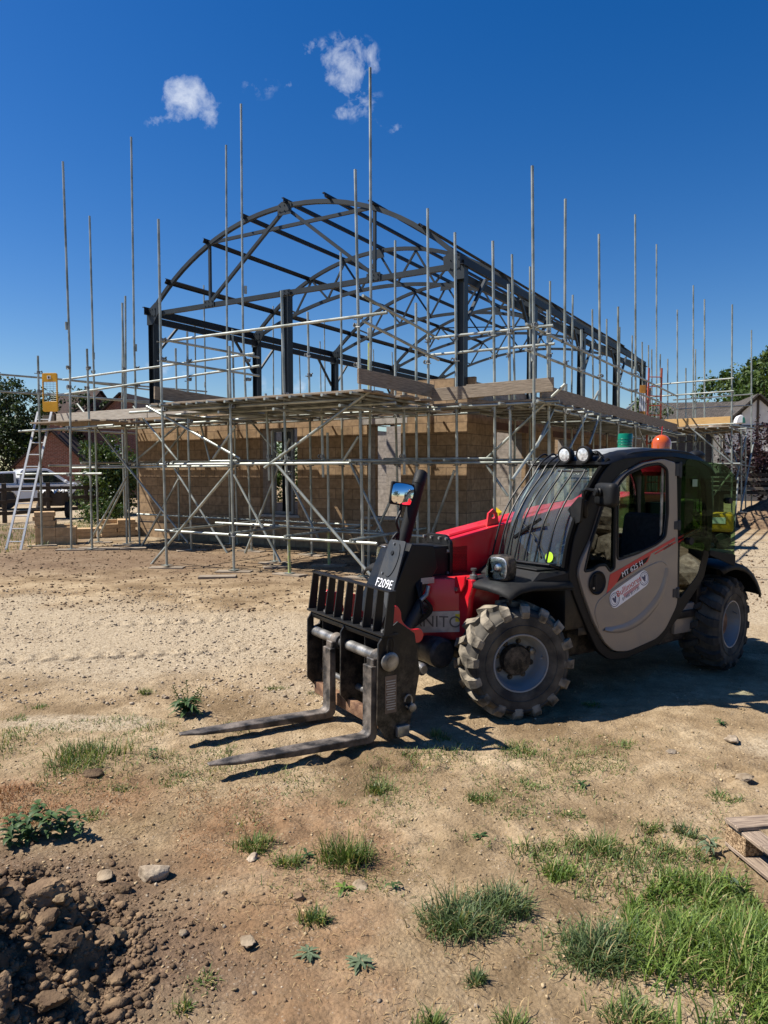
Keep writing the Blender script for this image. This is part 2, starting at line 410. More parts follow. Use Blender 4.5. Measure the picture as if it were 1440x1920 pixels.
pale = np.maximum.reduce([blob(-2.6, 7.4, 3.1, 1.55, 21), blob(-5.5, 8.2, 3.0, 1.8, 22), blob(5.6, 10.5, 2.6, 3.4, 23), blob(6.5, 17, 4, 5, 24), blob(-6.7, 19.3, 1.6, 0.9, 26),
                          blob(-2.1, 5.0, 0.45, 0.16, 27), blob(3.2, 4.45, 0.9, 0.3, 28), blob(-14, 31, 12, 6, 29, 1.0)])
red = np.maximum.reduce([blob(-1.75, 3.85, 0.55, 0.28, 31), blob(-0.45, 3.45, 0.5, 0.4, 32), blob(-0.25, 2.35, 0.3, 0.22, 33), blob(-0.5, 2.75, 0.4, 0.35, 34)]) * 0.45
dark = np.maximum.reduce([blob(-1.6, 2.5, 1.05, 0.75, 36), blob(-1.6, 2.85, .9, 0.4, 37) * .8, blob(-5.6, 14.5, 4.5, 2.2, 38, 0.8) * 0.75, blob(0.5, 12.5, 4.5, 1.4, 39, 0.8) * 0.45, blob(-10.5, 20, 4, 2.4, 42, .8) * .8])
nxg, nyg = len(gx), len(gy)
idx = np.arange(nxg * nyg).reshape(nyg, nxg)
quads = np.stack([idx[:-1, :-1], idx[:-1, 1:], idx[1:, 1:], idx[1:, :-1]], -1).reshape(-1, 4)
gme = bpy.data.meshes.new('ground')
gme.vertices.add(nxg * nyg); gme.vertices.foreach_set('co', np.stack([GXX, GYY, GZ], -1).ravel())
gme.loops.add(quads.size); gme.loops.foreach_set('vertex_index', quads.ravel())
gme.polygons.add(len(quads)); gme.polygons.foreach_set('loop_start', np.arange(0, quads.size, 4)); gme.polygons.foreach_set('loop_total', np.full(len(quads), 4))
gme.update(calc_edges=True)
ca = gme.attributes.new('soil', 'FLOAT_COLOR', 'POINT')
ca.data.foreach_set('color', np.stack([pale, red, dark, np.ones_like(pale)], -1).ravel().astype(np.float32))
gme.polygons.foreach_set('use_smooth', [True] * len(quads))
ground = bpy.data.objects.new('ground', gme); COL.objects.link(ground); tag(ground, 'bare dusty building site ground of tan earth and pale gravel', 'ground', kind='structure')
def ground_mat():
    m = bpy.data.materials.new('dry_earth'); m.use_nodes = True; n, l = nt(m); p = n['Principled BSDF']
    p.inputs['Roughness'].default_value = 0.95; p.inputs['Specular IOR Level'].default_value = 0.12
    tc = n.new('ShaderNodeTexCoord'); at = n.new('ShaderNodeAttribute'); at.attribute_name = 'soil'
    sp = n.new('ShaderNodeSeparateColor'); l.new(at.outputs['Color'], sp.inputs[0])
    def noise(s, d=6, r=0.6, dist=0.0):
        t = n.new('ShaderNodeTexNoise'); t.inputs['Scale'].default_value = s; t.inputs['Detail'].default_value = d; t.inputs['Roughness'].default_value = r; t.inputs['Distortion'].default_value = dist
        l.new(tc.outputs['Object'], t.inputs['Vector']); return t.outputs['Fac']
    def ramp(f, stops):
        r = n.new('ShaderNodeValToRGB'); e = r.color_ramp.elements
        while len(e) < len(stops): e.new(0.5)
        for q, (pos, c) in zip(e, stops): q.position = pos; q.color = (*c, 1)
        l.new(f, r.inputs['Fac']); return r.outputs[0]
    def mix(f, a, b, mode='MIX'):
        x = n.new('ShaderNodeMixRGB'); x.blend_type = mode
        for i, q in enumerate((f, a, b)):
            if isinstance(q, (int, float)): x.inputs[i].default_value = q
            elif isinstance(q, tuple): x.inputs[i].default_value = (*q, 1)
            else: l.new(q, x.inputs[i])
        return x.outputs[0]
    base = ramp(noise(1.3, 9, 0.65, 0.4), [(0.37, (0.20, 0.136, 0.074)), (0.5, (0.385, 0.28, 0.167)), (0.63, (0.53, 0.41, 0.262))])
    base = mix(ramp(noise(7, 8, 0.7), [(0.42, (0, 0, 0)), (0.62, (0.6, 0.6, 0.6))]), base, (0.24, 0.168, 0.092))
    grav = ramp(noise(34, 6, 0.75), [(0.36, (0.27, 0.20, 0.125)), (0.5, (0.45, 0.36, 0.245)), (0.64, (0.55, 0.455, 0.325))])
    rd = ramp(noise(16, 7, 0.7), [(0.38, (0.15, 0.07, 0.035)), (0.6, (0.33, 0.17, 0.085))])
    dk = ramp(noise(12, 8, 0.7), [(0.36, (0.10, 0.066, 0.045)), (0.62, (0.235, 0.155, 0.10))])
    c = mix(sp.outputs[0], base, grav); c = mix(sp.outputs[1], c, rd); c = mix(sp.outputs[2], c, dk)
    # small stones and dry crumbs lying in the dust
    vo = n.new('ShaderNodeTexVoronoi'); vo.inputs['Scale'].default_value = 55; l.new(tc.outputs['Object'], vo.inputs['Vector'])
    cr = ramp(vo.outputs['Distance'], [(0.16, (1, 1, 1)), (0.3, (0, 0, 0))])
    gate = ramp(noise(4.5, 5, 0.7), [(0.47, (0, 0, 0)), (0.6, (0.75, 0.75, 0.75))])
    c = mix(mix(1.0, cr, gate, 'MULTIPLY'), c, vo_col(n, l, vo))
    c = mix(0.8, c, ramp(noise(60, 5, 0.75), [(0.3, (0.56, 0.55, 0.53)), (0.7, (1.0, 1.0, 1.0))]), 'MULTIPLY')
    # hairline drying cracks
    v2 = n.new('ShaderNodeTexVoronoi'); v2.feature = 'DISTANCE_TO_EDGE'; v2.inputs['Scale'].default_value = 13; v2.inputs['Randomness'].default_value = 1
    nm = n.new('ShaderNodeTexNoise'); nm.inputs['Scale'].default_value = 8; nm.inputs['Detail'].default_value = 4; l.new(tc.outputs['Object'], nm.inputs['Vector'])
    va = n.new('ShaderNodeVectorMath'); va.operation = 'MULTIPLY_ADD'; va.inputs[1].default_value = (0.12, 0.12, 0); l.new(nm.outputs['Color'], va.inputs[0]); l.new(tc.outputs['Object'], va.inputs[2]); l.new(va.outputs[0], v2.inputs['Vector'])
    ck = ramp(v2.outputs['Distance'], [(0.0, (1, 1, 1)), (0.035, (0, 0, 0))])
    cg = ramp(noise(1.1, 4), [(0.5, (0, 0, 0)), (0.62, (0.8, 0.8, 0.8))])
    ckm = mix(1.0, ck, cg, 'MULTIPLY')
    c = mix(ckm, c, (0.10, 0.058, 0.03))
    l.new(c, p.inputs['Base Color'])
    hsum = n.new('ShaderNodeMath'); hsum.operation = 'ADD'; l.new(noise(45, 8, 0.75), hsum.inputs[0])
    h2 = n.new('ShaderNodeMath'); h2.operation = 'MULTIPLY_ADD'; h2.inputs[1].default_value = -0.45; l.new(vo.outputs['Distance'], h2.inputs[0]); l.new(hsum.outputs[0], h2.inputs[2])
    hsum.inputs[1].default_value = 0
    b = n.new('ShaderNodeBump'); b.inputs['Strength'].default_value = 0.75; b.inputs['Distance'].default_value = 0.02
    l.new(h2.outputs[0], b.inputs['Height']); l.new(b.outputs[0], p.inputs['Normal'])
    return m
def vo_col(n, l, vo):
    r = n.new('ShaderNodeValToRGB'); e = r.color_ramp.elements; e[0].color = (0.23, 0.17, 0.115, 1); e[1].color = (0.56, 0.47, 0.36, 1)
    s = n.new('ShaderNodeSeparateColor'); l.new(vo.outputs['Color'], s.inputs[0]); l.new(s.outputs[0], r.inputs['Fac']); return r.outputs[0]
gme.materials.append(ground_mat())

# ================================================================ STONES, CLODS, HEAP
CRUMB = mat('earth_crumbs', (0.42, 0.32, 0.19), 0.97, 0, vs=5, bump=0.5, bs=90, spec=0.08, col2=(0.22, 0.155, 0.09), island=0.3)
STONE = mat('dusty_stone', (0.43, 0.35, 0.255), 0.95, 0, vs=14, bump=0.6, bs=50, spec=0.15, col2=(0.22, 0.17, 0.12), island=0.3)
CLOD = mat('brown_clay', (0.22, 0.15, 0.09), 0.95, 0, vs=11, bump=1.0, bs=60, spec=0.08, col2=(0.085, 0.056, 0.038), island=0.3, lo=.34, hi=.66, det=10)
CLODP = mat('yellowish_clay', (0.29, 0.215, 0.125), 0.95, 0, vs=14, bump=1.0, bs=60, spec=0.08, col2=(0.11, 0.075, 0.048), lo=.34, hi=.66, det=10)
TANST = mat('tan_stone', (0.33, 0.26, 0.18), 0.95, 0, vs=14, bump=0.6, bs=50, spec=0.1, col2=(0.18, 0.135, 0.09))
def rock_mesh(mb, c, r, flat=0.7, jag=0.35, sub=2, seed=0):
    b = bmesh.new(); bmesh.ops.create_icosphere(b, subdivisions=sub, radius=1)
    q = np.array([v.co for v in b.verts]); s = seed * 13.7
    d = 1 + jag * 2 * (fbm(q[:, 0] * 1.1 + s, q[:, 1] * 1.1 + q[:, 2] * 1.7, 3, seed) + 0.5 * fbm(q[:, 2] * 2.6 + s, q[:, 0] * 2.6, 2, seed + 5))
    # a few flat cleavage faces
    rg = np.random.default_rng(seed)
    for _ in range(5):
        nrm = rg.normal(size=3); nrm /= np.linalg.norm(nrm); h = rg.uniform(0.55, 0.85)
        t = (q * d[:, None]) @ nrm; d = np.where(t > h, d * h / np.maximum(t, 1e-6), d)
    sc = np.array([rg.uniform(0.8, 1.25), rg.uniform(0.8, 1.25), flat]) * r
    ang = rg.uniform(0, 6.28); ca, sa = math.cos(ang), math.sin(ang)
    for v, dd in zip(b.verts, d):
        x, y, z = (v.co.x * dd * sc[0], v.co.y * dd * sc[1], v.co.z * dd * sc[2]); v.co = (x * ca - y * sa + c[0], x * sa + y * ca + c[1], z + c[2])
    mb.bm(b); return mb
def clod_mesh(mb, r, flat=0.75, seed=0, sub=4):
    b = bmesh.new(); bmesh.ops.create_icosphere(b, subdivisions=sub, radius=1); q = np.array([v.co for v in b.verts]); k = seed * 7.31
    def n3(f, o, s): return (fbm(q[:, 0] * f + k, q[:, 1] * f - q[:, 2] * f * .6, o, s) + fbm(q[:, 2] * f + k, q[:, 0] * f * .7 + q[:, 1] * f * .5, o, s + 3))
    d = 1 + n3(1.3, 2, seed) * 1.1 - np.abs(n3(3.2, 3, seed + 1)) * .75 + n3(8, 3, seed + 2) * .42 + n3(22, 2, seed + 4) * .2
    rg = np.random.default_rng(seed)
    for _ in range(7):
        nrm = rg.normal(size=3); nrm /= np.linalg.norm(nrm); h = rg.uniform(.45, .75); t = (q * d[:, None]) @ nrm; d = np.where(t > h, d * (h + (t - h) * .12) / np.maximum(t, 1e-6), d)
    d = d + n3(9, 3, seed + 7) * .16 + n3(20, 2, seed + 8) * .10
    sc = np.array([rg.uniform(.8, 1.3), rg.uniform(.8, 1.3), flat]) * r
    for v, dd in zip(b.verts, d): v.co = Vector((v.co.x * dd * sc[0], v.co.y * dd * sc[1], v.co.z * dd * sc[2]))
    return mb.bm(b)
def stone(px, py, r, label, m=STONE, flat=0.7, seed=1, jag=0.35, name='stone', group=None, sub=3):
    p = at_z(px, py); z = gz(p.x, p.y) + r * flat * 0.45
    o = rock_mesh(MB(), (0, 0, 0), r, flat, jag, sub, seed).build(name, m, smooth=28, uv=False)
    o.location = (p.x, p.y, z); tag(o, label, name.split('_')[-1], group); return o
stone(288, 1634, 0.062, 'pale rounded stone, largest lying loose beside the soil heap', seed=3, flat=0.75)
stone(232, 1664, 0.034, 'reddish brown stone between the pale rounded stone and the soil heap', CLOD, seed=4, flat=0.9)
stone(465, 1768, 0.042, 'tan flat stone lying alone on bare earth below the forks', TANST, seed=5, flat=0.45)
stone(473, 1606, 0.028, 'small cream stone at the edge of the grass tuft', seed=6)
stone(344, 1748, 0.022, 'small pinkish stone right of the soil heap', TANST, seed=7)
stone(195, 1640, 0.045, 'flat cream slab of stone at the back rim of the soil heap', TANST, seed=8, flat=0.4)
stone(1373, 1392, 0.045, 'jagged pale lump of rubble right of the front tyre', seed=9, flat=0.6, jag=0.5)
stone(1398, 1462, 0.045, 'broken pale stone above the pallet', TANST, seed=10, flat=0.4, jag=0.5)
stone(1257, 1412, 0.03, 'small pointed stone on the track below the machine shadow', seed=11)
stone(675, 1655, 0.035, 'flat tan stone at the foot of the tall grass tuft', TANST, seed=13, flat=0.45)
stone(560, 1680, 0.025, 'small dark stone left of the tall grass tuft', CLOD, seed=14)
stone(175, 1458, 0.05, 'brownish stone at the foot of the big grass clump', CLOD, seed=15, flat=0.5)
stone(1405, 970, 0.14, 'rounded grey stone lying on the far track', STONE, seed=16)
# heap of dug soil in the lower left corner
hx = np.arange(-3.0, -0.35, 0.012); hy = np.arange(1.35, 3.5, 0.012)
HX, HY = np.meshgrid(hx, hy); hm = heap_mask(HX, HY)
def cells(x, y, k, s):
    """lumpy clod relief: nearest-point cells"""
    gx_, gy_ = np.floor(x * k), np.floor(y * k); best = np.full(x.shape, 9.0); hh = np.zeros(x.shape)
    for dx in (-1, 0, 1):
        for dy in (-1, 0, 1):
            cx, cy = gx_ + dx, gy_ + dy; ox = cx + _hash(cx, cy, s); oy = cy + _hash(cx, cy, s + 1)
            d = np.hypot(x * k - ox, y * k - oy); up = d < best
            best = np.where(up, d, best); hh = np.where(up, _hash(cx, cy, s + 2), hh)
    return np.clip(0.75 - best, 0, 1) * (0.3 + 0.7 * hh)
wx = HX + fbm(HX * 5, HY * 5, 3, 50) * 0.12; wy = HY + fbm(HX * 5 + 9, HY * 5, 3, 51) * 0.12
hz = -0.06 + np.minimum(hm, 0.62) * 0.62 + hm ** 0.5 * (cells(wx, wy, 5, 60) * 0.10 + cells(wx, wy, 10, 64) * 0.13 + cells(wx, wy, 22, 67) * 0.07 + np.abs(fbm(HX * 14, HY * 14, 4, 69)) * -0.09 + fbm(HX * 40, HY * 40, 3, 70) * 0.03) + ground_z(HX, HY) * 0.5
heap_b = MB(); nh = len(hx); hv = np.stack([HX, HY, hz], -1).reshape(-1, 3)
ii = np.arange(hv.shape[0]).reshape(HX.shape); keep = (hm > 0.0)
kk = keep[:-1, :-1] & keep[1:, 1:] & keep[1:, :-1] & keep[:-1, 1:]
fq = np.stack([ii[:-1, :-1], ii[:-1, 1:], ii[1:, 1:], ii[1:, :-1]], -1)[kk]
used = np.unique(fq); rem = np.full(hv.shape[0], -1); rem[used] = np.arange(len(used))
heap_b.v = [tuple(q) for q in hv[used]]; heap_b.f = [tuple(q) for q in rem[fq]]
heap = heap_b.build('soil_heap', CLOD, smooth=50, uv=False); tag(heap, 'heap of dark dug clay clods in the lower left corner', 'soil heap')
def heap_z(x, y):
    i = int(round((x + 3.0) / 0.012)); j = int(round((y - 1.35) / 0.012))
    return float(hz[min(max(j, 0), len(hy) - 1), min(max(i, 0), len(hx) - 1)])
rgc = np.random.default_rng(77); spots = [(-1.33, 2.62, .10), (-1.12, 2.72, .08), (-1.55, 2.78, .10), (-1.20, 2.45, .12), (-0.98, 2.55, .075), (-1.42, 2.35, .12), (-1.05, 2.28, .09), (-1.7, 2.6, .12), (-0.92, 2.36, .06), (-1.25, 2.9, .07), (-1.0, 2.85, .055), (-1.5, 3.0, .06), (-0.85, 2.75, .04), (-1.2, 2.1, .10), (-1.85, 2.35, .11)]
spots = [(x - .14, y - .12, r * .85) for x, y, r in spots]
for k in range(150):
    t = rgc.uniform(0, 6.28); q = rgc.random() ** .6; spots.append((-1.62 + math.cos(t) * q * .74, 2.34 + math.sin(t) * q * .62, .015 + .042 * rgc.random() ** 1.8))
for k, (x, y, r) in enumerate(spots):
    if y < 1.75 or x < -2.3: continue
    o = clod_mesh(MB(), r, .8, 100 + k, 4 if r > .05 else 3).build('clay_clod', CLOD if k % 5 else CLODP, smooth=40, uv=False)
    o.location = (x, y, max(heap_z(x, y), gz(x, y)) + r * 0.3); o.rotation_euler = (0, 0, k)
    tag(o, 'lump of dug clay lying on the soil heap', 'clod', 'clods lying on the soil heap')
# gravel: countless pebbles
def scatter(name, n, fn, m, lab, rmin, rmax, sub=1, flat=0.65, seed=0, on=None):
    rg = np.random.default_rng(seed); base = []
    for k in range(8):
        t = MB(); rock_mesh(t, (0, 0, 0), 1.0, flat, 0.75, sub, 300 + k + seed); base.append((np.array(t.v), np.array(t.f)))
    V, Fs, off = [], [], 0; pts = fn(rg, n); zz = ground_z(pts[:, 0], pts[:, 1])
    if on: zz = np.maximum(zz, [on(x, y) for x, y in pts])
    for (x, y), z in zip(pts, zz):
        bv, bf = base[rg.integers(8)]; r = rmin * (rmax / rmin) ** (rg.random() ** 2.2); a = rg.uniform(0, 6.28); ca, sa = math.cos(a), math.sin(a)
        q = bv * r * rg.uniform(0.75, 1.25, 3); V.append(np.stack([q[:, 0] * ca - q[:, 1] * sa + x, q[:, 0] * sa + q[:, 1] * ca + y, q[:, 2] + z + r * 0.2], 1)); Fs.append(bf + off); off += len(bv)
    V = np.concatenate(V); Fs = np.concatenate(Fs)
    me = bpy.data.meshes.new(name); me.vertices.add(len(V)); me.vertices.foreach_set('co', V.ravel())
    me.loops.add(Fs.size); me.loops.foreach_set('vertex_index', Fs.ravel()); me.polygons.add(len(Fs)); me.polygons.foreach_set('loop_start', np.arange(0, Fs.size, 3)); me.polygons.foreach_set('loop_total', np.full(len(Fs), 3)); me.update(calc_edges=True)
    me.materials.append(m); o = bpy.data.objects.new(name, me); COL.objects.link(o); return tag(o, lab, name.split('_')[-1], kind='stuff')
def near_pts(rg, n):
    y = 1.9 + 6.5 * rg.random(n) ** 1.5; x = (rg.random(n) * 2 - 1) * (0.56 * y + 0.2); w = fbm(x * 1.5, y * 1.5, 3, 80)
    k = rg.random(n) < np.clip(0.45 + w * 2.4, 0.04, 1); return np.stack([x, y], 1)[k]
def crumb_pts(rg, n):
    y = 1.9 + 9.5 * rg.random(n) ** 1.35; x = (rg.random(n) * 2 - 1) * (0.56 * y + 0.2); w = fbm(x * 1.1, y * 1.1, 4, 84)
    k = rg.random(n) < np.clip(0.5 + w * 2.0, 0.08, 1); return np.stack([x, y], 1)[k]
def heap_pts(rg, n):
    a = rg.uniform(0, 6.28, n); r = rg.normal(0, 1, n); x = -1.6 + np.cos(a) * (0.72 + 0.2 * r); y = 2.42 + np.sin(a) * (0.58 + 0.2 * r); k = (y > 1.8); return np.stack([x, y], 1)[k]
def grav_pts(rg, n):
    y = 5.4 + 5.5 * rg.random(n); x = -0.53 * y + rg.random(n) * (0.53 * y - 0.2); k = rg.random(n) < np.clip(0.6 + fbm(x, y, 3, 82) * 2.2, 0.05, 1); return np.stack([x, y], 1)[k]
def far_pts(rg, n):
    y = 9 + 9 * rg.random(n); x = (rg.random(n) * 2 - 1) * 0.56 * y; return np.stack([x, y], 1)
scatter('earth_crumbs', 26000, crumb_pts, CRUMB, 'fine crumbs of dry earth over the whole near ground', 0.0025, 0.012, sub=1, flat=.6, seed=6)
scatter('gravel', 3600, near_pts, STONE, 'small pale pebbles scattered over the bare foreground earth', 0.0025, 0.013, seed=1)
scatter('heap_rubble', 8000, heap_pts, CLOD, 'crumbled clay lumps around the soil heap', 0.003, 0.013, seed=2)
def on_heap(rg, n):
    t = rg.uniform(0, 6.28, n); q = np.sqrt(rg.random(n)); return np.stack([-1.72 + np.cos(t) * q * .95, 2.32 + np.sin(t) * q * .8], 1)
scatter('clay_crumbs', 9000, on_heap, CLOD, 'crumbled clay covering the soil heap', 0.004, 0.024, seed=12, flat=.8, on=heap_z)
scatter('pale_gravel', 5200, grav_pts, STONE, 'pale gravel of the hard standing left of the forks', 0.006, 0.022, seed=3)
scatter('far_rubble', 6500, far_pts, CLOD, 'broken earth and rubble near the scaffold feet', 0.009, 0.032, seed=4)

# ================================================================ GRASS AND WEEDS
def leaf_mat(name, c1, c2, rough=0.5, trans=0.25, straw=0.0):
    m = bpy.data.materials.new(name); m.use_nodes = True; n, l = nt(m); p = n['Principled BSDF']
    p.inputs['Roughness'].default_value = rough; p.inputs['Specular IOR Level'].default_value = 0.3
    g = n.new('ShaderNodeNewGeometry'); r = n.new('ShaderNodeValToRGB'); e = r.color_ramp.elements; e[0].color = (*c1, 1); e[1].color = (*c2, 1); e[1].position = 1 - straw if straw else 1.0
    if straw: q = e.new(min(.999, 1.01 - straw)); q.color = (.36, .27, .13, 1)
    l.new(g.outputs['Random Per Island'], r.inputs['Fac']); l.new(r.outputs[0], p.inputs['Base Color'])
    t = n.new('ShaderNodeBsdfTranslucent'); mx = n.new('ShaderNodeMixShader'); mx.inputs[0].default_value = trans
    sc = n.new('ShaderNodeVectorMath'); sc.operation = 'MULTIPLY'; sc.inputs[1].default_value = (1.3, 1.4, 0.6); l.new(r.outputs[0], sc.inputs[0]); l.new(sc.outputs[0], t.inputs['Color'])
    o = n['Material Output']; l.new(p.outputs[0], mx.inputs[1]); l.new(t.outputs[0], mx.inputs[2]); l.new(mx.outputs[0], o.inputs['Surface'])
    return m
GRASS = leaf_mat('grass_blades', (0.035, 0.072, 0.018), (0.17, 0.225, 0.06), straw=0.16)
GRASSB = leaf_mat('bluish_grass', (0.035, 0.066, 0.026), (0.14, 0.185, 0.07), straw=0.1)
LUSH = leaf_mat('lush_grass', (0.042, 0.09, 0.014), (0.20, 0.27, 0.055), straw=0.08)
DRY = leaf_mat('dry_grass', (0.20, 0.115, 0.05), (0.46, 0.33, 0.17), 0.8, 0.1)
DRYR = leaf_mat('russet_dry_grass', (0.19, 0.08, 0.035), (0.38, 0.20, 0.09), 0.8, 0.1)
WEED = leaf_mat('weed_leaves', (0.030, 0.066, 0.022), (0.085, 0.14, 0.045), 0.55)
SAGE = leaf_mat('sage_leaves', (0.075, 0.11, 0.06), (0.16, 0.20, 0.115), 0.7)
def blades(rg, roots, h, w, lean, segs=3, spread=None, dirs=None):
    """arching grass blades; returns vertices and quads"""
    n = len(roots); a = rg.uniform(0, 2 * math.pi, n) if dirs is None else dirs
    ln = h * rg.uniform(0.45, 1.2, n); tl = lean * rg.uniform(0.4, 1.3, n); ww = w * rg.uniform(0.6, 1.3, n)
    dx, dy = np.cos(a), np.sin(a); V = np.zeros((n, (segs + 1) * 2, 3)); px, py, pz = roots[:, 0].copy(), roots[:, 1].copy(), roots[:, 2].copy()
    tw = a + math.pi / 2 + rg.normal(0, 0.4, n)
    for s in range(segs + 1):
        t = s / segs; wd = ww * (1 - t) ** 0.7 * 0.5 + 0.0004
        V[:, 2 * s] = np.stack([px - np.cos(tw) * wd, py - np.sin(tw) * wd, pz], 1); V[:, 2 * s + 1] = np.stack([px + np.cos(tw) * wd, py + np.sin(tw) * wd, pz], 1)
        th = np.minimum(tl * (0.35 + 1.5 * t), 2.0); st = ln / segs
        px = px + dx * np.sin(th) * st; py = py + dy * np.sin(th) * st; pz = pz + np.cos(th) * st
    k = np.arange(n)[:, None, None] * (segs + 1) * 2
    q = np.array([[2 * s, 2 * s + 1, 2 * s + 3, 2 * s + 2] for s in range(segs)])[None]
    return V.reshape(-1, 3), (q + k).reshape(-1, 4)
def quad_obj(name, V, Q, m, loc=(0, 0, 0)):
    me = bpy.data.meshes.new(name); V = V - np.array(loc); me.vertices.add(len(V)); me.vertices.foreach_set('co', V.ravel())
    me.loops.add(Q.size); me.loops.foreach_set('vertex_index', Q.ravel()); me.polygons.add(len(Q)); me.polygons.foreach_set('loop_start', np.arange(0, Q.size, 4)); me.polygons.foreach_set('loop_total', np.full(len(Q), 4)); me.update(calc_edges=True)
    me.materials.append(m); o = bpy.data.objects.new(name, me); COL.objects.link(o); o.location = loc; return o
def tuft(px, py, wpx, h, n, label, m=GRASS, w=0.006, lean=0.6, seed=0, squash=0.75, group='grass tufts on the bare earth', name='grass_tuft', core=0.6):
    p = at_z(px, py); dist = (p - CAMP).length; r = wpx / 2 / FPX * dist; rg = np.random.default_rng(seed + int(px) * 7 + int(py))
    nc = max(4, int(n / 45)); ca = rg.uniform(0, 6.28, nc); cr = r * .55 * np.sqrt(rg.random(nc)); cw = rg.random(nc) ** 1.5 + .15; kk = rg.choice(nc, n, p=cw / cw.sum())
    x = p.x + cr[kk] * np.cos(ca[kk]) + rg.normal(0, r * .17, n); y = p.y + (cr[kk] * np.sin(ca[kk]) + rg.normal(0, r * .17, n)) * squash
    mid = rg.random(n) < .45; x = np.where(mid, p.x + rg.normal(0, r * .30, n), x); y = np.where(mid, p.y + rg.normal(0, r * .26, n), y); x = np.clip(x, p.x - r * 1.0, p.x + r * 1.0); y = np.clip(y, p.y - r * .85, p.y + r * .85)
    z = ground_z(x, y) - 0.004; out = np.arctan2(y - p.y, x - p.x) + rg.normal(0, 1.1, n)
    hh = h * (.35 + .75 * cw[kk] / cw.max()) * np.where(rg.random(n) < .06, 1.35, 1)
    V, Q = blades(rg, np.stack([x, y, z], 1), hh, w, lean * rg.uniform(.5, 1.5, n), dirs=out); o = quad_obj(name, V, Q, m, (p.x, p.y, gz(p.x, p.y))); return tag(o, label, 'grass tuft', group)
TU = [  # px, py, width px, height m, blades, label, material, lean
 (165, 1420, 190, .15, 620, 'large dense grass clump on the left, in front of the gravel', GRASS, .6), (130, 1445, 150, .10, 320, 'low grass spreading at the left foot of the large clump', GRASS, .8),
 (650, 1608, 135, .17, 560, 'tall upright grass tuft in the middle, below the fork tip', GRASS, .5), (475, 1580, 110, .10, 340, 'short grass patch left of the tall middle tuft', GRASS, .7), (530, 1612, 80, .09, 200, 'short grass tuft beside the small cream stone', GRASS, .7),
 (712, 1478, 75, .10, 240, 'round grass tuft right of the near fork tip', GRASS, .7), (585, 1722, 66, .09, 200, 'small spiky grass tuft left of the big bluish clump', GRASS, .7),
 (858, 1725, 190, .17, 900, 'big bluish arching grass clump, lower middle', GRASSB, .85), (935, 1700, 130, .15, 480, 'bluish grass clump merging into the right side of the big clump', GRASSB, .85),
 (1125, 1785, 200, .17, 950, 'big bluish grass clump with drooping blades, lower right', GRASSB, .95), (1052, 1635, 90, .12, 320, 'bright round grass tuft above the big right clump', LUSH, .8),
 (1130, 1590, 120, .12, 380, 'grass tuft right of the bright round tuft', GRASS, .7), (905, 1500, 80, .07, 220, 'low grass tuft below the front tyre', GRASS, .8), (825, 1385, 60, .08, 200, 'grass tuft in the shade edge beside the front tyre', GRASS, .7),
 (890, 1830, 46, .07, 150, 'small dark grass tuft under the big bluish clump', GRASSB, .7), (810, 1915, 70, .09, 160, 'small grass tuft at the bottom edge, left one', GRASS, .7), (960, 1912, 80, .09, 200, 'small grass tuft at the bottom edge, right one', GRASS, .7),
 (1180, 1905, 150, .13, 380, 'grass tuft at the bottom edge beside the lush meadow', GRASS, .8), (275, 1302, 50, .07, 120, 'small grass tuft on the edge of the gravel', GRASS, .7), (70, 1330, 60, .05, 120, 'thin grass tuft far left by the gravel', GRASS, .8),
 (30, 1352, 60, .05, 120, 'thin grass tuft at the left picture edge', GRASS, .8), (520, 1290, 50, .06, 110, 'small grass tuft behind the far fork', GRASS, .8), (590, 1300, 40, .06, 90, 'small grass tuft by the carriage foot', GRASS, .8),
 (1355, 1500, 80, .06, 200, 'flat dry-tipped grass tuft above the pallet', GRASS, 1.0), (1215, 1545, 70, .07, 170, 'grass tuft left of the pallet', GRASS, .8), (1285, 1555, 60, .08, 170, 'dark grass tuft nearest the pallet corner', GRASSB, .8),
 (330, 1462, 90, .05, 160, 'sparse grass patch in front of the large left clump', GRASS, 1.0), (178, 1530, 70, .06, 130, 'thin grass tuft above the soil heap', GRASS, .9), (240, 1478, 80, .05, 120, 'sparse grass between the large clump and heap', GRASS, 1.0),
 (430, 1357, 50, .04, 90, 'short grass tuft between the fork blades and gravel', GRASS, 1.0), (970, 1405, 110, .05, 300, 'trodden grass patch under the front tyre', GRASS, 1.1), (1160, 1395, 90, .06, 220, 'trodden grass patch below the door', GRASS, 1.0),
 (990, 1475, 90, .05, 190, 'trodden grass patch below the sunk stone', GRASS, 1.1), (770, 1412, 60, .05, 120, 'short grass tuft right of the fork heel', GRASS, .9), (1060, 1525, 90, .05, 160, 'sparse grass patch in the right middle ground', GRASS, 1.1),
 (640, 1500, 40, .04, 60, 'tiny grass tuft beside the round tuft', GRASS, 1.0), (380, 1838, 80, .05, 90, 'sparse grass tuft right of the soil heap', GRASS, 1.0), (345, 1890, 50, .07, 60, 'small grass tuft at the bottom left', GRASS, .7), (1110, 1325, 60, .05, 130, 'grass tuft in a spot of sun under the machine', LUSH, .9)]
for k, (px, py, wp, h, n, lb, m, le) in enumerate(TU): tuft(px, py, wp, h * .68, int(n * 1.05), lb, m, 0.0046, le * 1.4, seed=k)
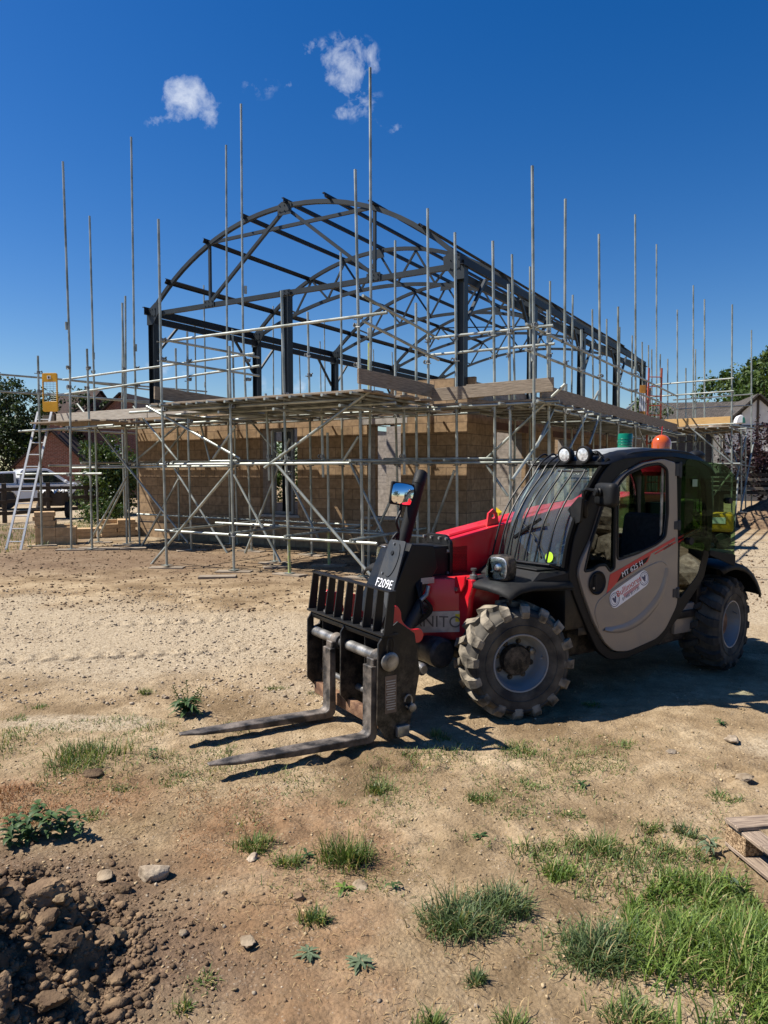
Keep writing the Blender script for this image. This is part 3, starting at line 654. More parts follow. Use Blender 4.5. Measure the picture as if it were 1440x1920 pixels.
def rosette(px, py, r, n, label, m=WEED, up=0.25, name='weed', group='broad-leaved weeds on the bare earth', h=0.012, lw=0.26):
    """flat weed of notched leaves round a crown"""
    p = at_z(px, py); z0 = gz(p.x, p.y); rg = np.random.default_rng(int(px * 3 + py)); V = []; Q = []
    for i in range(n):
        a = i * 2.4 + rg.normal(0, 0.3); L = r * rg.uniform(0.55, 1.1); k0 = len(V); sg = 6; z = z0 + h * rg.random() + 0.006; e = up * rg.uniform(0.5, 1.6)
        for s in range(sg + 1):
            t = s / sg; wd = L * lw * (math.sin(math.pi * min(1, t * 0.9 + 0.08)) ** 0.8) * (0.62 if s % 2 else 1.0) * 0.5 + 0.001
            x = p.x + math.cos(a) * L * t; y = p.y + math.sin(a) * L * t; zz = z + L * (e * t - 0.75 * e * t * t * 1.4)
            V += [(x - math.sin(a) * wd, y + math.cos(a) * wd, zz + wd * .3), (x, y, zz), (x + math.sin(a) * wd, y - math.cos(a) * wd, zz + wd * .3)]
        for s in range(sg): 
            b = k0 + s * 3; Q += [(b, b + 1, b + 4, b + 3), (b + 1, b + 2, b + 5, b + 4)]
    return tag(quad_obj(name, np.array(V), np.array(Q), m, (p.x, p.y, z0)), label, 'weed', group)
rosette(675, 1808, .06, 20, 'sage green thistle-like weed lying flat, lower middle', SAGE)
rosette(578, 1786, .058, 20, 'sage green flat weed below the small spiky tuft', SAGE)
rosette(645, 1664, .055, 9, 'bright green weed at the foot of the tall tuft', LUSH, .6)
rosette(900, 1565, .05, 9, 'small dark flat weed in the right middle ground', WEED); rosette(968, 1585, .03, 7, 'tiny dark weed on open earth', WEED)
rosette(575, 1602, .05, 8, 'small green weed beside the short grass patch', WEED, .5); rosette(285, 1425, .05, 12, 'leafy weed right of the large left clump', WEED, .7, h=.04)
rosette(735, 1662, .04, 7, 'little weed right of the tall tuft', WEED, .5); rosette(1332, 1590, .07, 16, 'grey green leafy weed against the pallet corner', SAGE, .7, h=.08)
rosette(1370, 1660, .06, 12, 'grey green weed in the grass below the pallet', SAGE, .6, h=.05); rosette(1090, 1470, .05, 9, 'small weed right of the sunk stone', WEED, .5); rosette(1350, 1362, .06, 12, 'leafy weed beside the jagged rubble', WEED, .6, h=.03)
rosette(745, 1662, .03, 6, 'seedling weed right of the tall tuft', WEED, .6)
for k, (px, py, r_, n_) in enumerate([(20, 1585, .07, 26), (55, 1575, .08, 30), (95, 1572, .075, 28), (75, 1550, .06, 22), (125, 1560, .07, 24), (150, 1568, .05, 18), (35, 1560, .06, 22)]):
    rosette(px, py, r_, n_, 'dark nettle in the patch at the back of the soil heap', WEED, .6, 'nettle', 'nettles behind the soil heap', h=.11, lw=.42)
# tall leafy weed with bare seed stalks
wp = at_z(352, 1340); weed = thing('leafy_weed', 'leafy dark weed with bare upright seed stalks left of the forks', 'weed', (wp.x, wp.y, gz(wp.x, wp.y)))
fo = rosette(352, 1340, .14, 60, None, WEED, .6, 'foliage', None, h=.09); 
for k_ in ('label', 'category', 'group'):
    if k_ in fo: del fo[k_]
fo.parent = weed; fo.location = (0, 0, 0)
for k in range(7):
    a = k * 0.9; t0 = Vector((math.cos(a) * .05, math.sin(a) * .03, 0)); t1 = t0 + Vector((math.cos(a) * .06, math.sin(a) * .03, random.uniform(.16, .27)))
    b = MB().path([t0, (t0 + t1) / 2 + Vector((.01, 0, .02)), t1], .0025, 5)
    for q in range(7):
        c = t0.lerp(t1, .45 + .08 * q); b.add([c, c + Vector((.014 * (-1) ** q, .006, .008)), c + Vector((.02 * (-1) ** q, 0, .018)), c + Vector((.004, -.006, .01))], [(0, 1, 2, 3)])
    b.build('seed_stalk', WEED, weed, uv=False)
# grass nobody could count: the lush corner, thin blades and straw
def region_roots(rg, n, poly):
    """points inside a picture region's footprint on the ground"""
    P = [at_z(*q) for q in poly]; xs = [q.x for q in P]; ys = [q.y for q in P]; out = []
    while len(out) < n:
        x = rg.uniform(min(xs), max(xs)); y = rg.uniform(min(ys), max(ys)); c = False; j = len(P) - 1
        for i in range(len(P)):
            if (P[i].y > y) != (P[j].y > y) and x < (P[j].x - P[i].x) * (y - P[i].y) / (P[j].y - P[i].y) + P[i].x: c = not c
            j = i
        if c: out.append((x, y))
    return np.array(out)
def sward(name, n, poly, h, w, lean, m, label, seed, dens=2.5, thr=0.5):
    rg = np.random.default_rng(seed); q = region_roots(rg, n, poly)
    k = rg.random(len(q)) < np.clip(thr + fbm(q[:, 0] * 3, q[:, 1] * 3, 3, seed) * dens, 0.02, 1); q = q[k]
    hh = h * np.clip(.75 + fbm(q[:, 0] * 4.5, q[:, 1] * 4.5, 3, seed + 3) * 2.2, .25, 1.6)
    V, Q = blades(rg, np.column_stack([q, ground_z(q[:, 0], q[:, 1]) - .004]), hh, w, lean)
    return tag(quad_obj(name, V, Q, m), label, 'grass', kind='stuff')
sward('lush_grass', 8200, [(1250, 1640), (1400, 1650), (1470, 1760), (1560, 1990), (1260, 1990), (1225, 1870), (1180, 1790), (1170, 1700)], .15, .0058, 1.05, LUSH, 'lush green meadow grass filling the lower right corner', 5, 2.6, .55)
sward('meadow_grass', 5600, [(960, 1580), (1180, 1560), (1420, 1620), (1440, 1700), (1340, 1940), (1180, 1900), (1000, 1800), (920, 1700)], .085, .005, 1.1, GRASS, 'thin short grass around the big lower right clumps', 6, 2.6, .42)
sward('thin_grass', 9500, [(760, 1400), (1250, 1370), (1420, 1480), (1330, 1620), (1000, 1620), (820, 1560)], .05, .0042, 1.25, GRASS, 'sparse trodden grass between the machine and the clumps', 7, 3.8, .30)
sward('left_grass', 6000, [(0, 1370), (250, 1345), (480, 1370), (400, 1480), (100, 1500), (0, 1440)], .055, .004, 1.15, GRASS, 'sparse grass around the large left clump', 8, 3.2, .2)
sward('central_grass', 3800, [(420, 1400), (780, 1390), (860, 1560), (760, 1680), (560, 1700), (420, 1620)], .045, .004, 1.25, GRASS, 'short ragged grass patches in the middle foreground', 14, 3.8, .12)
sward('dry_straw', 9000, [(0, 1460), (500, 1430), (1300, 1430), (1440, 1700), (1300, 1919), (300, 1919), (240, 1650), (0, 1560)], .045, .0028, 1.75, DRY, 'dry straw lying over the foreground earth', 9, 3.0, .42)
sward('russet_grass', 2600, [(0, 1480), (160, 1465), (240, 1500), (150, 1545), (0, 1555)], .055, .003, 1.35, DRYR, 'russet dead grass above the soil heap', 10, 1.5, .7)
sward('russet_straw', 2600, [(330, 1480), (520, 1470), (560, 1600), (430, 1640), (330, 1590)], .04, .0028, 1.6, DRYR, 'russet straw patch left of the tall tuft', 11, 3.0, .5)
sward('verge_grass', 5200, [(-60, 985), (110, 985), (200, 968), (235, 975), (140, 1015), (-60, 1050)], .16, .012, .7, GRASS, 'rough green verge by the fence on the far left', 12, 2.2, .55)
# ================================================================ THE UNFINISHED HALL
hall = thing('unfinished_hall', 'unfinished hall of tan blockwork walls under a bare arched grey steel roof frame', 'building', B0, YAW_B)
def L3(u, v, z): return Vector((v, u, z))          # hall local axes: x along the hall, y along the gable
def bspan(mb, u0, u1, v0, v1, z0, z1):
    mb.box(((v0 + v1) / 2, (u0 + u1) / 2, (z0 + z1) / 2), (abs(v1 - v0), abs(u1 - u0), z1 - z0)); return mb
def leaf(name, m, axis, a0, a1, t0, t1, z0, z1, holes):
    """one leaf of a wall running along u ('u') or v ('v'), pierced by rectangular holes (a0, a1, z0, z1)"""
    mb = MB(); cuts = sorted(set([a0, a1] + [h[0] for h in holes] + [h[1] for h in holes]))
    for p, q in zip(cuts[:-1], cuts[1:]):
        zs = [(z0, z1)]
        for h in holes:
            if h[0] <= p + 1e-6 and h[1] >= q - 1e-6: zs = [s for z in zs for s in ((z[0], min(z[1], h[2])), (max(z[0], h[3]), z[1])) if s[1] - s[0] > 1e-4]
        for s in zs:
            if axis == 'u': bspan(mb, p, q, t0, t1, *s)
            else: bspan(mb, t0, t1, p, q, *s)
    return mb.build(name, m, hall, smooth=0)
GO = [(4.2, 5.3, 0.72, 2.72), (1.5, 2.33, 0.76, 2.72)]                  # gable window openings
SO = [(1.5, 3.25, -0.3, 2.62), (5.35, 6.95, 0.9, 2.6), (8.3, 10.4, -0.3, 2.35), (12.2, 13.6, 0.9, 2.6)]
LO = [(4.7, 7.2, 0.7, 2.7), (9.5, 11, 0.7, 2.7)]
leaf('gable_wall', BLOCK, 'u', 0, 9.55, 0, 0.1, -0.3, 3.19, GO)
leaf('inner_gable_leaf', BLOCK, 'u', 0.42, 9.15, 0.34, 0.44, -0.3, 3.30, GO)
leaf('upstand_course', BLOCK, 'u', 0.0, 1.95, 0.342, 0.438, 3.302, 3.62, [])
leaf('side_wall', BLOCK, 'v', 0.1, 16.9, 0, 0.1, -0.3, 3.19, SO)
leaf('inner_side_leaf', GBLOCK, 'v', 0.44, 16.5, 0.34, 0.44, -0.3, 3.62, SO)
leaf('far_side_wall', BLOCK, 'v', 0.1, 16.9, 9.45, 9.55, -0.3, 3.19, LO)
leaf('inner_far_side_leaf', GBLOCK, 'v', 0.44, 16.5, 9.15, 9.25, -0.3, 3.3, LO)
leaf('end_wall', BLOCK, 'u', 0.1, 9.45, 16.8, 16.9, -0.3, 3.4, [(4, 6, -.3, 2.6)])
leaf('partition_wall', GBLOCK, 'u', 0.44, 3.9, 3.4, 3.5, -0.3, 2.9, [(2.3, 3.2, -0.3, 2.1)])
leaf('partition_wall', GBLOCK, 'u', 5.6, 9.15, 7.6, 7.7, -0.3, 2.9, [])
def cavity_closer(a0, a1, z0, z1, axis):
    mb = MB()
    for s0, s1, y0, y1 in ((a0 - .1, a0 - .002, z0 - .02, z1 + .1), (a1 + .002, a1 + .1, z0 - .02, z1 + .1)):
        if axis == 'u': bspan(mb, s0, s1, .102, .338, y0, y1)
        else: bspan(mb, .102, .338, s0, s1, y0, y1)
    return mb.build('cavity_closer', GBLOCK, hall, smooth=0)
for h in GO: cavity_closer(*h, 'u')
for h in SO: cavity_closer(*h, 'v')
for a0, a1, z0, z1 in GO:
    bspan(MB(), a0 - .12, a1 + .12, .103, .337, z1 + .004, z1 + .15).build('lintel', CONC, hall, smooth=0)
    bspan(MB(), a0 - .06, a1 + .06, -.025, .20, z0 - .045, z0 + .006).build('window_sill', CONC, hall, smooth=0)
RUSTB = mat('red_oxide_steel', (0.13, 0.055, 0.035), 0.7, 0.2, vs=5, col2=(0.08, 0.04, 0.03))
for a0, a1, z0, z1 in SO:
    bspan(MB(), -.004, .2, a0 - .15, a1 + .15, z1 + .003, z1 + .16).build('lintel', RUSTB, hall, smooth=0)
bspan(MB(), 1.35, 2.5, -.004, .09, 2.724, 2.86).build('lintel', CONC, hall, smooth=0)
GREYF = mat('grey_window_frame', (0.10, 0.115, 0.13), 0.4, 0.1, vs=2)
def win_frame(axis, a0, a1, z0, z1, t, mulls=()):
    mb = MB(); w = .06
    for p, q, r, s in [(a0, a0 + w, z0, z1), (a1 - w, a1, z0, z1), (a0 + w, a1 - w, z0, z0 + w), (a0 + w, a1 - w, z1 - w, z1)] + [(m_ - .03, m_ + .03, z0 + w, z1 - w) for m_ in mulls]:
        if axis == 'u': bspan(mb, p, q, t, t + .07, r, s)
        else: bspan(mb, t, t + .07, p, q, r, s)
    return mb.build('window_frame', GREYF, hall, smooth=0)
win_frame('u', 4.42, 5.02, 0.74, 2.7, .12)
win_frame('v', 8.42, 9.0, -.1, 2.3, .12)
DPC = mat('damp_course', (0.02, 0.02, 0.022), 0.6)
bspan(MB(), -0.004, 9.55, -.005, -.001, 0.40, 0.425).build('damp_course', DPC, hall, smooth=0)
slabm = mat('concrete_floor', (0.36, 0.33, 0.29), 0.9, 0, vs=2, col2=(0.26, 0.235, 0.2))
bspan(MB(), 0.44, 9.15, .44, 16.4, -.2, .12).build('floor_slab', slabm, hall, smooth=0)

# ---- steel frame
AC, AZ, AR = 4.65, 7.75 - 6.17, 6.17                 # centre line, centre height and radius of the roof arc
def arc_z(u): return AZ + math.sqrt(max(AR * AR - (u - AC) ** 2, 0))
def sweep(mb, pts, w, h, flip=False):
    """rectangular bar bent along pts, lying in a v = const plane; w along the hall, h in the plane of the curve"""
    vs, fs = [], []; n = len(pts)
    for i, p in enumerate(pts):
        t = (pts[min(i + 1, n - 1)] - pts[max(i - 1, 0)]).normalized(); nn = Vector((0, -t.z, t.y))
        for a, b in ((-1, -1), (1, -1), (1, 1), (-1, 1)): vs.append(p + Vector((a * w / 2, 0, 0)) + nn * (b * h / 2))
    for i in range(n - 1):
        for k in range(4): fs.append((i * 4 + k, i * 4 + (k + 1) % 4, i * 4 + 4 + (k + 1) % 4, i * 4 + 4 + k))
    fs += [(3, 2, 1, 0), tuple((n - 1) * 4 + k for k in range(4))]
    return mb.add(vs, fs)
def Hcol(u, v, z0, z1, d=.185, m=STEEL, name='column'):
    mb = MB(); t = .014
    for s in (-1, 1): bspan(mb, u + s * d / 2 - t / 2, u + s * d / 2 + t / 2, v - d / 2, v + d / 2, z0, z1)
    bspan(mb, u - d / 2 + t / 2, u + d / 2 - t / 2, v - .005, v + .005, z0, z1)
    return mb.build(name, m, hall, smooth=0)
def bolts(u, v, z, du, dz, col):
    mb = MB().box(L3(u, v - .005, z), (.006, du * 2 + .06, dz * 2 + .05))
    for a in (-1, 0, 1):
        for b in (-1, 1): mb.tube(L3(u + a * du, v - .002, z + b * dz), L3(u + a * du, v - .022, z + b * dz), .013, 6)
    return mb.build('bolt_heads', STEEL, col, smooth=0)
UL, UR = 9.06, 0.24
FV = [0.22, 4.25, 8.4, 12.5, 16.55]
for k, v in enumerate(FV):
    Hcol(UR, v, 0.0, 5.78); Hcol(UL, v, 0.0, 5.78)
    us = np.linspace(UR, UL, 33); e = abs(UL - AC)
    arc = [L3(u, v, arc_z(u) if abs(u - AC) < 4.3 else None or arc_z(u)) for u in us]
    sweep(MB(), arc, .085, .092).build('arched_rafter', STEEL, hall, smooth=30)
    if k == 0:
        MB().span(L3(UR, v, 5.80), L3(UL, v, 5.80), .09, .11).build('bottom_chord', STEEL, hall, smooth=0)
        Hcol(4.65, v, 0.0, 5.73)
        w = MB(); w.span(L3(7.05, v, 7.30), L3(2.25, v, 7.30), .05, .075).build('tie_bar', STEEL, hall, smooth=0)
        for s in (1, -1):
            uu = AC + s * 2.38
            MB().span(L3(uu, v, 5.86), L3(uu, v, 7.22), .06, .06).build('strut', STEEL, hall, smooth=0)
            MB().span(L3(uu - s * .06, v, 5.92), L3(AC + s * .12, v, 7.62), .07, .07).build('strut', STEEL, hall, smooth=0)
            gp = MB().plate([round2([(-.17, -.09), (.17, -.09), (.17, .09), (-.17, .09)], .01)], L3(uu, v - .056, 5.83), L3(1, 0, 0), L3(0, 0, 1), .012).build('gusset_plate', STEEL, hall, smooth=0)
            bolts(uu, v - .06, 5.83, .11, .05, gp)
        gp = MB().plate([[(-.2, -.14), (.2, -.14), (.2, .1), (.08, .16), (-.08, .16), (-.2, .1)]], L3(AC, v - .056, 7.68), L3(1, 0, 0), L3(0, 0, 1), .012).build('gusset_plate', STEEL, hall, smooth=0); bolts(AC, v - .06, 7.70, .13, .06, gp)
        gp = MB().plate([[(-.16, -.06), (.16, -.06), (.16, .06), (-.16, .06)]], L3(4.65, v - .072, 5.8), L3(1, 0, 0), L3(0, 0, 1), .012).build('gusset_plate', STEEL, hall, smooth=0); bolts(4.65, v - .08, 5.8, .1, .035, gp)
    else:
        zt = lambda u: 5.80 + 0.98 * (1 - ((u - AC) / (UL - AC)) ** 2)
        sweep(MB(), [L3(u, v, zt(u)) for u in us], .07, .09).build('bottom_chord', STEEL, hall, smooth=30)
        nodes = [1.2, 2.35, 3.5, 4.65, 5.8, 6.95, 8.1]
        for a, b in zip(nodes[:-1], nodes[1:]):
            m_ = (a + b) / 2
            MB().span(L3(a, v, arc_z(a) - .05), L3(m_, v, zt(m_) + .03), .042, .05).build('strut', STEEL, hall, smooth=0)
            MB().span(L3(m_, v, zt(m_) + .03), L3(b, v, arc_z(b) - .05), .042, .05).build('strut', STEEL, hall, smooth=0)
        gp = MB().plate([[(-.2, -.12), (.2, -.12), (.16, .12), (-.16, .12)]], L3(AC, v - .056, 7.66), L3(1, 0, 0), L3(0, 0, 1), .012).build('gusset_plate', STEEL, hall, smooth=0)
    for u, s in ((UR, 1), (UL, -1)):
        gp = MB().plate([[(-.11 * s, -.25), (.10 * s, -.25), (.34 * s, .05), (.36 * s, .22), (.20 * s, .30), (-.11 * s, .10)]], L3(u, v - .112, 5.76), L3(1, 0, 0), L3(0, 0, 1), .014).build('gusset_plate', STEEL, hall, smooth=0)
        bolts(u + .1 * s, v - .12, 5.82, .09, .08, gp)
def zbar(u, z, tilt, v0, v1, h=.17, w=.065):
    mb = MB(); c, s_ = math.cos(tilt), math.sin(tilt); M = Matrix(((1, 0, 0), (0, c, -s_), (0, s_, c)))
    for (dy, dz, sy, sz) in ((0, 0, .012, h), (w / 2, h / 2 - .006, w, .012), (-w / 2, -h / 2 + .006, w, .012)):
        o = M @ Vector((0, dy, dz)); mb.box((( v0 + v1) / 2, u + o.y, z + o.z), (v1 - v0, sy, sz), M)
    return mb.build('purlin', STEELD, hall, smooth=0)
for i, u in enumerate([8.42, 7.08, 5.86, 4.60, 3.42, 2.24, 1.05]):
    t = math.asin((AC - u) / AR); zbar(u, arc_z(u) + .085 * math.cos(t), -t, 0.06 if u > 4 else .0, 16.75, .115, .05)
for u in (UR - .07, UL + .07):
    zbar(u, 5.86, 0, -.02, 16.75, .2, .07); MB().span(L3(u + (.14 if u < 4 else -.14), .2, 5.62), L3(u + (.14 if u < 4 else -.14), 16.6, 5.62), .07, .16).build('eaves_beam', STEELD, hall, smooth=0)
    for v in FV:
        for s in (-1, 1):
            if 0 < v + s * 1.0 < 16.6: MB().span(L3(u, v + s * .1, 4.75), L3(u, v + s * 1.0, 5.72), .06, .06).build('knee_brace', STEEL, hall, smooth=0)
for (va, vb) in ((12.5, 16.55),):
    for (ua, ub) in ((7.08, 4.6), (4.6, 2.24), (2.24, .3)):
        MB().span(L3(ua, va, arc_z(ua)), L3(ub, vb, arc_z(ub)), .04, .04).build('roof_brace', STEEL, hall, smooth=0)

# ================================================================ BACKGROUND
REDBR = brick_mat('red_brick', (0.26, 0.085, 0.05), (0.20, 0.065, 0.042), (0.30, 0.22, 0.17), 0.225, 0.075, 0.012, nv=0.3)
ROOFT = brick_mat('brown_roof_tiles', (0.075, 0.045, 0.036), (0.05, 0.034, 0.03), (0.02, 0.016, 0.014), 0.18, 0.11, 0.012)
ROOFG = brick_mat('grey_roof_tiles', (0.105, 0.09, 0.078), (0.07, 0.062, 0.055), (0.03, 0.027, 0.025), 0.22, 0.13, 0.012)
WHITEP = mat('white_render', (0.72, 0.70, 0.64), 0.85, 0, vs=3, var=.06)
CREAM = mat('cream_render', (0.46, 0.41, 0.32), 0.85, 0, vs=3, var=.08)
UPVC = mat('white_window_frame', (0.75, 0.75, 0.75), 0.4, 0, var=.02)
WINGL = mat('dark_window_glass', (0.02, 0.025, 0.03), 0.08, 0, var=.1, spec=0.8)
def gable_house(name, label, loc, rz, w, d, eave, ridge, wallm, roofm, over=.25, chim=None, wins=(), band=None):
    """house with its gable end at local -y, width w along x, depth d along y"""
    h = thing(name, label, 'house', loc, rz)
    wl_ = MB(); zz = -.6
    wl_.add([(-w / 2, 0, zz), (w / 2, 0, zz), (w / 2, 0, eave), (0, 0, ridge), (-w / 2, 0, eave), (-w / 2, d, zz), (w / 2, d, zz), (w / 2, d, eave), (0, d, ridge), (-w / 2, d, eave)],
            [(0, 1, 2, 3, 4), (9, 8, 7, 6, 5), (1, 6, 7, 2), (5, 0, 4, 9)]); wl_.build('wall', wallm, h, smooth=0)
    rf = MB(); sl = math.hypot(w / 2, ridge - eave); ex = over
    for s in (-1, 1):
        a = Vector((s * (w / 2 + ex * .8), 0, eave - ex * .8 * (ridge - eave) / (w / 2))); b = Vector((0, 0, ridge)); n_ = Vector((s * (ridge - eave), 0, w / 2)).normalized() * .09
        vs = []
        for y in (-ex, d + ex):
            for p in (a, b, b + n_, a + n_): vs.append((p.x, y, p.z + .012))
        rf.add(vs, [(0, 1, 2, 3), (7, 6, 5, 4), (0, 4, 5, 1), (1, 5, 6, 2), (2, 6, 7, 3), (3, 7, 4, 0)])
    r = rf.build('roof', roofm, h, smooth=0)
    if chim:
        for (x, y, s, z1) in chim:
            c = MB().box((x, y, (ridge * .8 + z1) / 2), (s, s, z1 - ridge * .8)).box((x, y, z1 - .06), (s + .1, s + .1, .12)).build('chimney', REDBR, r, smooth=0)
            MB().lathe([(.11, 0), (.13, .05), (.10, .1), (.10, .38), (.12, .42)], (x, y, z1), (0, 0, 1), 10).build('chimney_pot', RUSTB, r)
    for (face, x, z, ww, hh) in wins:
        f = MB(); t = .06
        def pt(a, b, o): return (a, -o, b) if face == 'g' else ((w / 2 + o, a, b) if face == 'r' else (-w / 2 - o, a, b))
        def bx(a0, a1, b0, b1, o, th):
            c = pt((a0 + a1) / 2, (b0 + b1) / 2, o); dd = (a1 - a0, th, b1 - b0) if face == 'g' else (th, a1 - a0, b1 - b0); return c, dd
        for q in ((x - ww / 2, x - ww / 2 + t, z, z + hh), (x + ww / 2 - t, x + ww / 2, z, z + hh), (x - ww / 2 + t, x + ww / 2 - t, z, z + t), (x - ww / 2 + t, x + ww / 2 - t, z + hh - t, z + hh), (x - t / 2, x + t / 2, z + t, z + hh - t)):
            f.box(*bx(*q, .03, .05))
        wf = f.build('window', UPVC, h, smooth=0)
        MB().box(*bx(x - ww / 2 + t, x + ww / 2 - t, z + t, z + hh - t, .012, .02)).build('pane', WINGL, wf, smooth=0)
    return h, r
# brick houses beyond the fence on the left
hA, rA = gable_house('brick_house', 'steep gabled red brick outbuilding with a brick chimney, beside the laurel bush', (-18.9, 42, 0), R(10), 3.9, 7, 2.0, 3.95, REDBR, ROOFT, .2, [(0, .5, .55, 4.6)])
MB().box((.3, -.03, .75), (2.6, .05, .75)).build('garage_door', CREAM, hA, smooth=0)
hB, rB = gable_house('brick_house', 'larger red brick house with dark tiled roof above the laurel bush', (-16.6, 47, 0), R(-6), 5.4, 5, 4.2, 6.6, REDBR, ROOFT, .3, [], [('g', -.55, 2.95, .75, .42)])
gable_house('brick_house', 'brick cross gable with steep dark roof behind the left scaffold rails', (-19.0, 49.5, 0), R(60), 2.5, 4.2, 5.6, 7.0, REDBR, ROOFT, .2)
# timber framed house on the right
tb, tr = gable_house('timber_framed_house', 'white rendered house with dark timber framing and grey tiled roof', (21.2, 42, 0), R(-14), 3.6, 9, 4.3, 6.0, WHITEP, ROOFG, .3, [], [('g', .9, 3.2, 1.0, .9)])
fr = MB()
for x in (-1.75, -.9, 0, .9, 1.75):
    fr.box((x, -.03, (2.6 + 4.3 + max(0, 1.7 - abs(x) * .95)) / 2), (.12, .06, 4.3 - 2.6 + max(0, 1.7 - abs(x) * .95)))
for z in (2.7, 4.25): fr.box((0, -.035, z), (3.5, .07, .14))
for s in (-1, 1): fr.span((s * 1.75, -.05, 4.3), (0, -.05, 5.95), .07, .18)
fr.build('timber_frame', DARKW, tb, smooth=0)
MB().box((0, -.06, 1.3), (3.7, .05, 2.6)).build('clad_wall', mat('grey_cladding', (0.11, 0.105, 0.10), .8, 0, vs=3, stretch=(1, 1, 14)), tb, smooth=0)
MB().box((-1.835, 4.55, 2.05), (.05, 8.9, 4.3)).build('clad_wall', bpy.data.materials['grey_cladding'], tb, smooth=0)
tb2, tr2 = gable_house('tiled_house', 'long low house with mottled grey tiled roof and tall red chimney', (14.6, 46.5, 0), R(90 + 76), 6.5, 2, 4.5, 6.0, WHITEP, ROOFG, .3)
for c in list(tb2.children):
    for g in list(c.children): bpy.data.objects.remove(g)
    bpy.data.objects.remove(c)
LX = Vector((math.cos(R(-12)), math.sin(R(-12)), 0))
tb2.rotation_euler = (0, 0, R(-12)); tb2.location = (14.7, 46.5, 0)
DCLAD = mat('dark_cladding', (.05, .047, .045), .8, 0, vs=2, stretch=(1, 1, 16), var=.3)
w_ = MB().box((6, 2.5, 2.0), (13, 5, 5.0)); w_.build('wall', DCLAD, tb2, smooth=0)
rr = MB()
rr.add([(-.9, -.35, 4.35), (12.9, -.35, 4.35), (12.9, 2.5, 6.15), (1.1, 2.5, 6.15), (12.9, 5.3, 4.35), (-.9, 5.3, 4.35)], [(0, 1, 2, 3), (3, 2, 4, 5), (0, 3, 5), (1, 4, 2), (0, 5, 4, 1)])
r2_ = rr.build('roof', ROOFG, tb2, smooth=0)
c = MB().box((2.0, 3.0, 6.2), (.62, .62, 1.9)).box((2.0, 3.0, 7.1), (.74, .74, .14)).build('chimney', REDBR, r2_, smooth=0)
MB().lathe([(.12, 0), (.14, .06), (.11, .12), (.1, .5), (.13, .54)], (2.0, 3.0, 7.17), (0, 0, 1), 10).build('chimney_pot', RUSTB, r2_)

# ---- trees and bushes
LEAFD = leaf_mat('dark_tree_leaves', (0.012, 0.026, 0.010), (0.055, 0.080, 0.026), .55, .2)
LEAFG = leaf_mat('oak_leaves', (0.022, 0.048, 0.012), (0.085, 0.125, 0.03), .55, .25)
LEAFL = leaf_mat('laurel_leaves', (0.020, 0.042, 0.012), (0.10, 0.14, 0.03), .35, .15)
LEAFP = leaf_mat('purple_leaves', (0.018, 0.008, 0.010), (0.05, 0.022, 0.024), .5, .15)
BARK = mat('bark', (0.10, 0.08, 0.06), .9, 0, vs=6, bump=.6, bs=20, col2=(0.05, 0.04, 0.03))
def leaves(rg, ctrs, rad, n, size, asp=.55):
    """n leaf faces in clumps about ctrs; returns vertices and quads"""
    k = rg.integers(0, len(ctrs), n); d = rg.normal(size=(n, 3)); d /= np.linalg.norm(d, axis=1)[:, None]
    p = ctrs[k] + d * (rad[k] * rg.random(n) ** .45)[:, None]
    a = rg.normal(size=(n, 3)); a += d * .6 + np.array([0, 0, .2]); a /= np.linalg.norm(a, axis=1)[:, None]
    b = np.cross(a, rg.normal(size=(n, 3))); b /= np.linalg.norm(b, axis=1)[:, None]; s = size * rg.uniform(.55, 1.3, n)[:, None]
    c = np.cross(a, b)
    V = np.stack([p - b * s * .5, p + c * s * asp * .5 + a * s * .08, p + b * s * .5, p - c * s * asp * .5 + a * s * .08], 1).reshape(-1, 3)
    return V, np.arange(n * 4).reshape(-1, 4)
def tree(name, label, cat, base, h, rx, ry, crown_z, n_cl, n_lf, size, m, seed, group=None, trunk_r=.18, cl=.32, top=1.0, spiky=0.0):
    rg = np.random.default_rng(seed); t = thing(name, label, cat, base, 0, group)
    tk = MB(); tk.path([(0, 0, -.2), (.05, 0, crown_z * .6), (.0, .05, h * .55), (0, 0, h * .85)], trunk_r, 8, rs=[trunk_r * 1.25, trunk_r, trunk_r * .6, trunk_r * .2])
    C_, Rd = [], []; rz_ = (h - crown_z) / 2; cz = crown_z + rz_
    for i in range(n_cl):
        d = rg.normal(size=3); d /= np.linalg.norm(d); q = rg.random() ** .45
        nz = 1 + .3 * math.sin(d[0] * 5 + seed) * math.cos(d[2] * 4 + d[1] * 3)
        p = np.array([d[0] * rx * q * nz, d[1] * ry * q * nz, cz + d[2] * rz_ * q * top]); p[2] = max(p[2], crown_z * .8)
        C_.append(p); Rd.append(cl * rx * rg.uniform(.45, 1.15))
        if i % 4 == 0:
            mid = Vector((p[0] * .35, p[1] * .35, crown_z * .7 + (p[2] - crown_z * .7) * .45)); tk.path([(0, 0, crown_z * .55 + rg.random() * .25 * h), mid, Vector(p)], .04, 5, rs=[trunk_r * .4, trunk_r * .22, .012])
    tk.build('trunk', BARK, t, uv=False)
    V, Q = leaves(rg, np.array(C_), np.array(Rd), n_lf, size); o = quad_obj('crown', V, Q, m); o.parent = t
    return t
tree('willow_tree', 'tall dark bushy tree at the left edge, behind the ladder', 'tree', (-22.8, 46, 0), 7.3, 3.7, 3.3, .5, 95, 13000, .25, LEAFD, 11, cl=.26)
tree('willow_tree', 'lower dark tree right of the tall bushy tree, behind the yellow gate', 'tree', (-19.8, 49, 0), 6.9, 2.6, 2.4, .6, 60, 7500, .25, LEAFD, 12, cl=.3)
tree('willow_tree', 'dark tree beyond the pickup truck at the left picture edge', 'tree', (-27.5, 46, 0), 8.2, 3.6, 2.8, .5, 70, 9000, .25, LEAFD, 19, cl=.3)
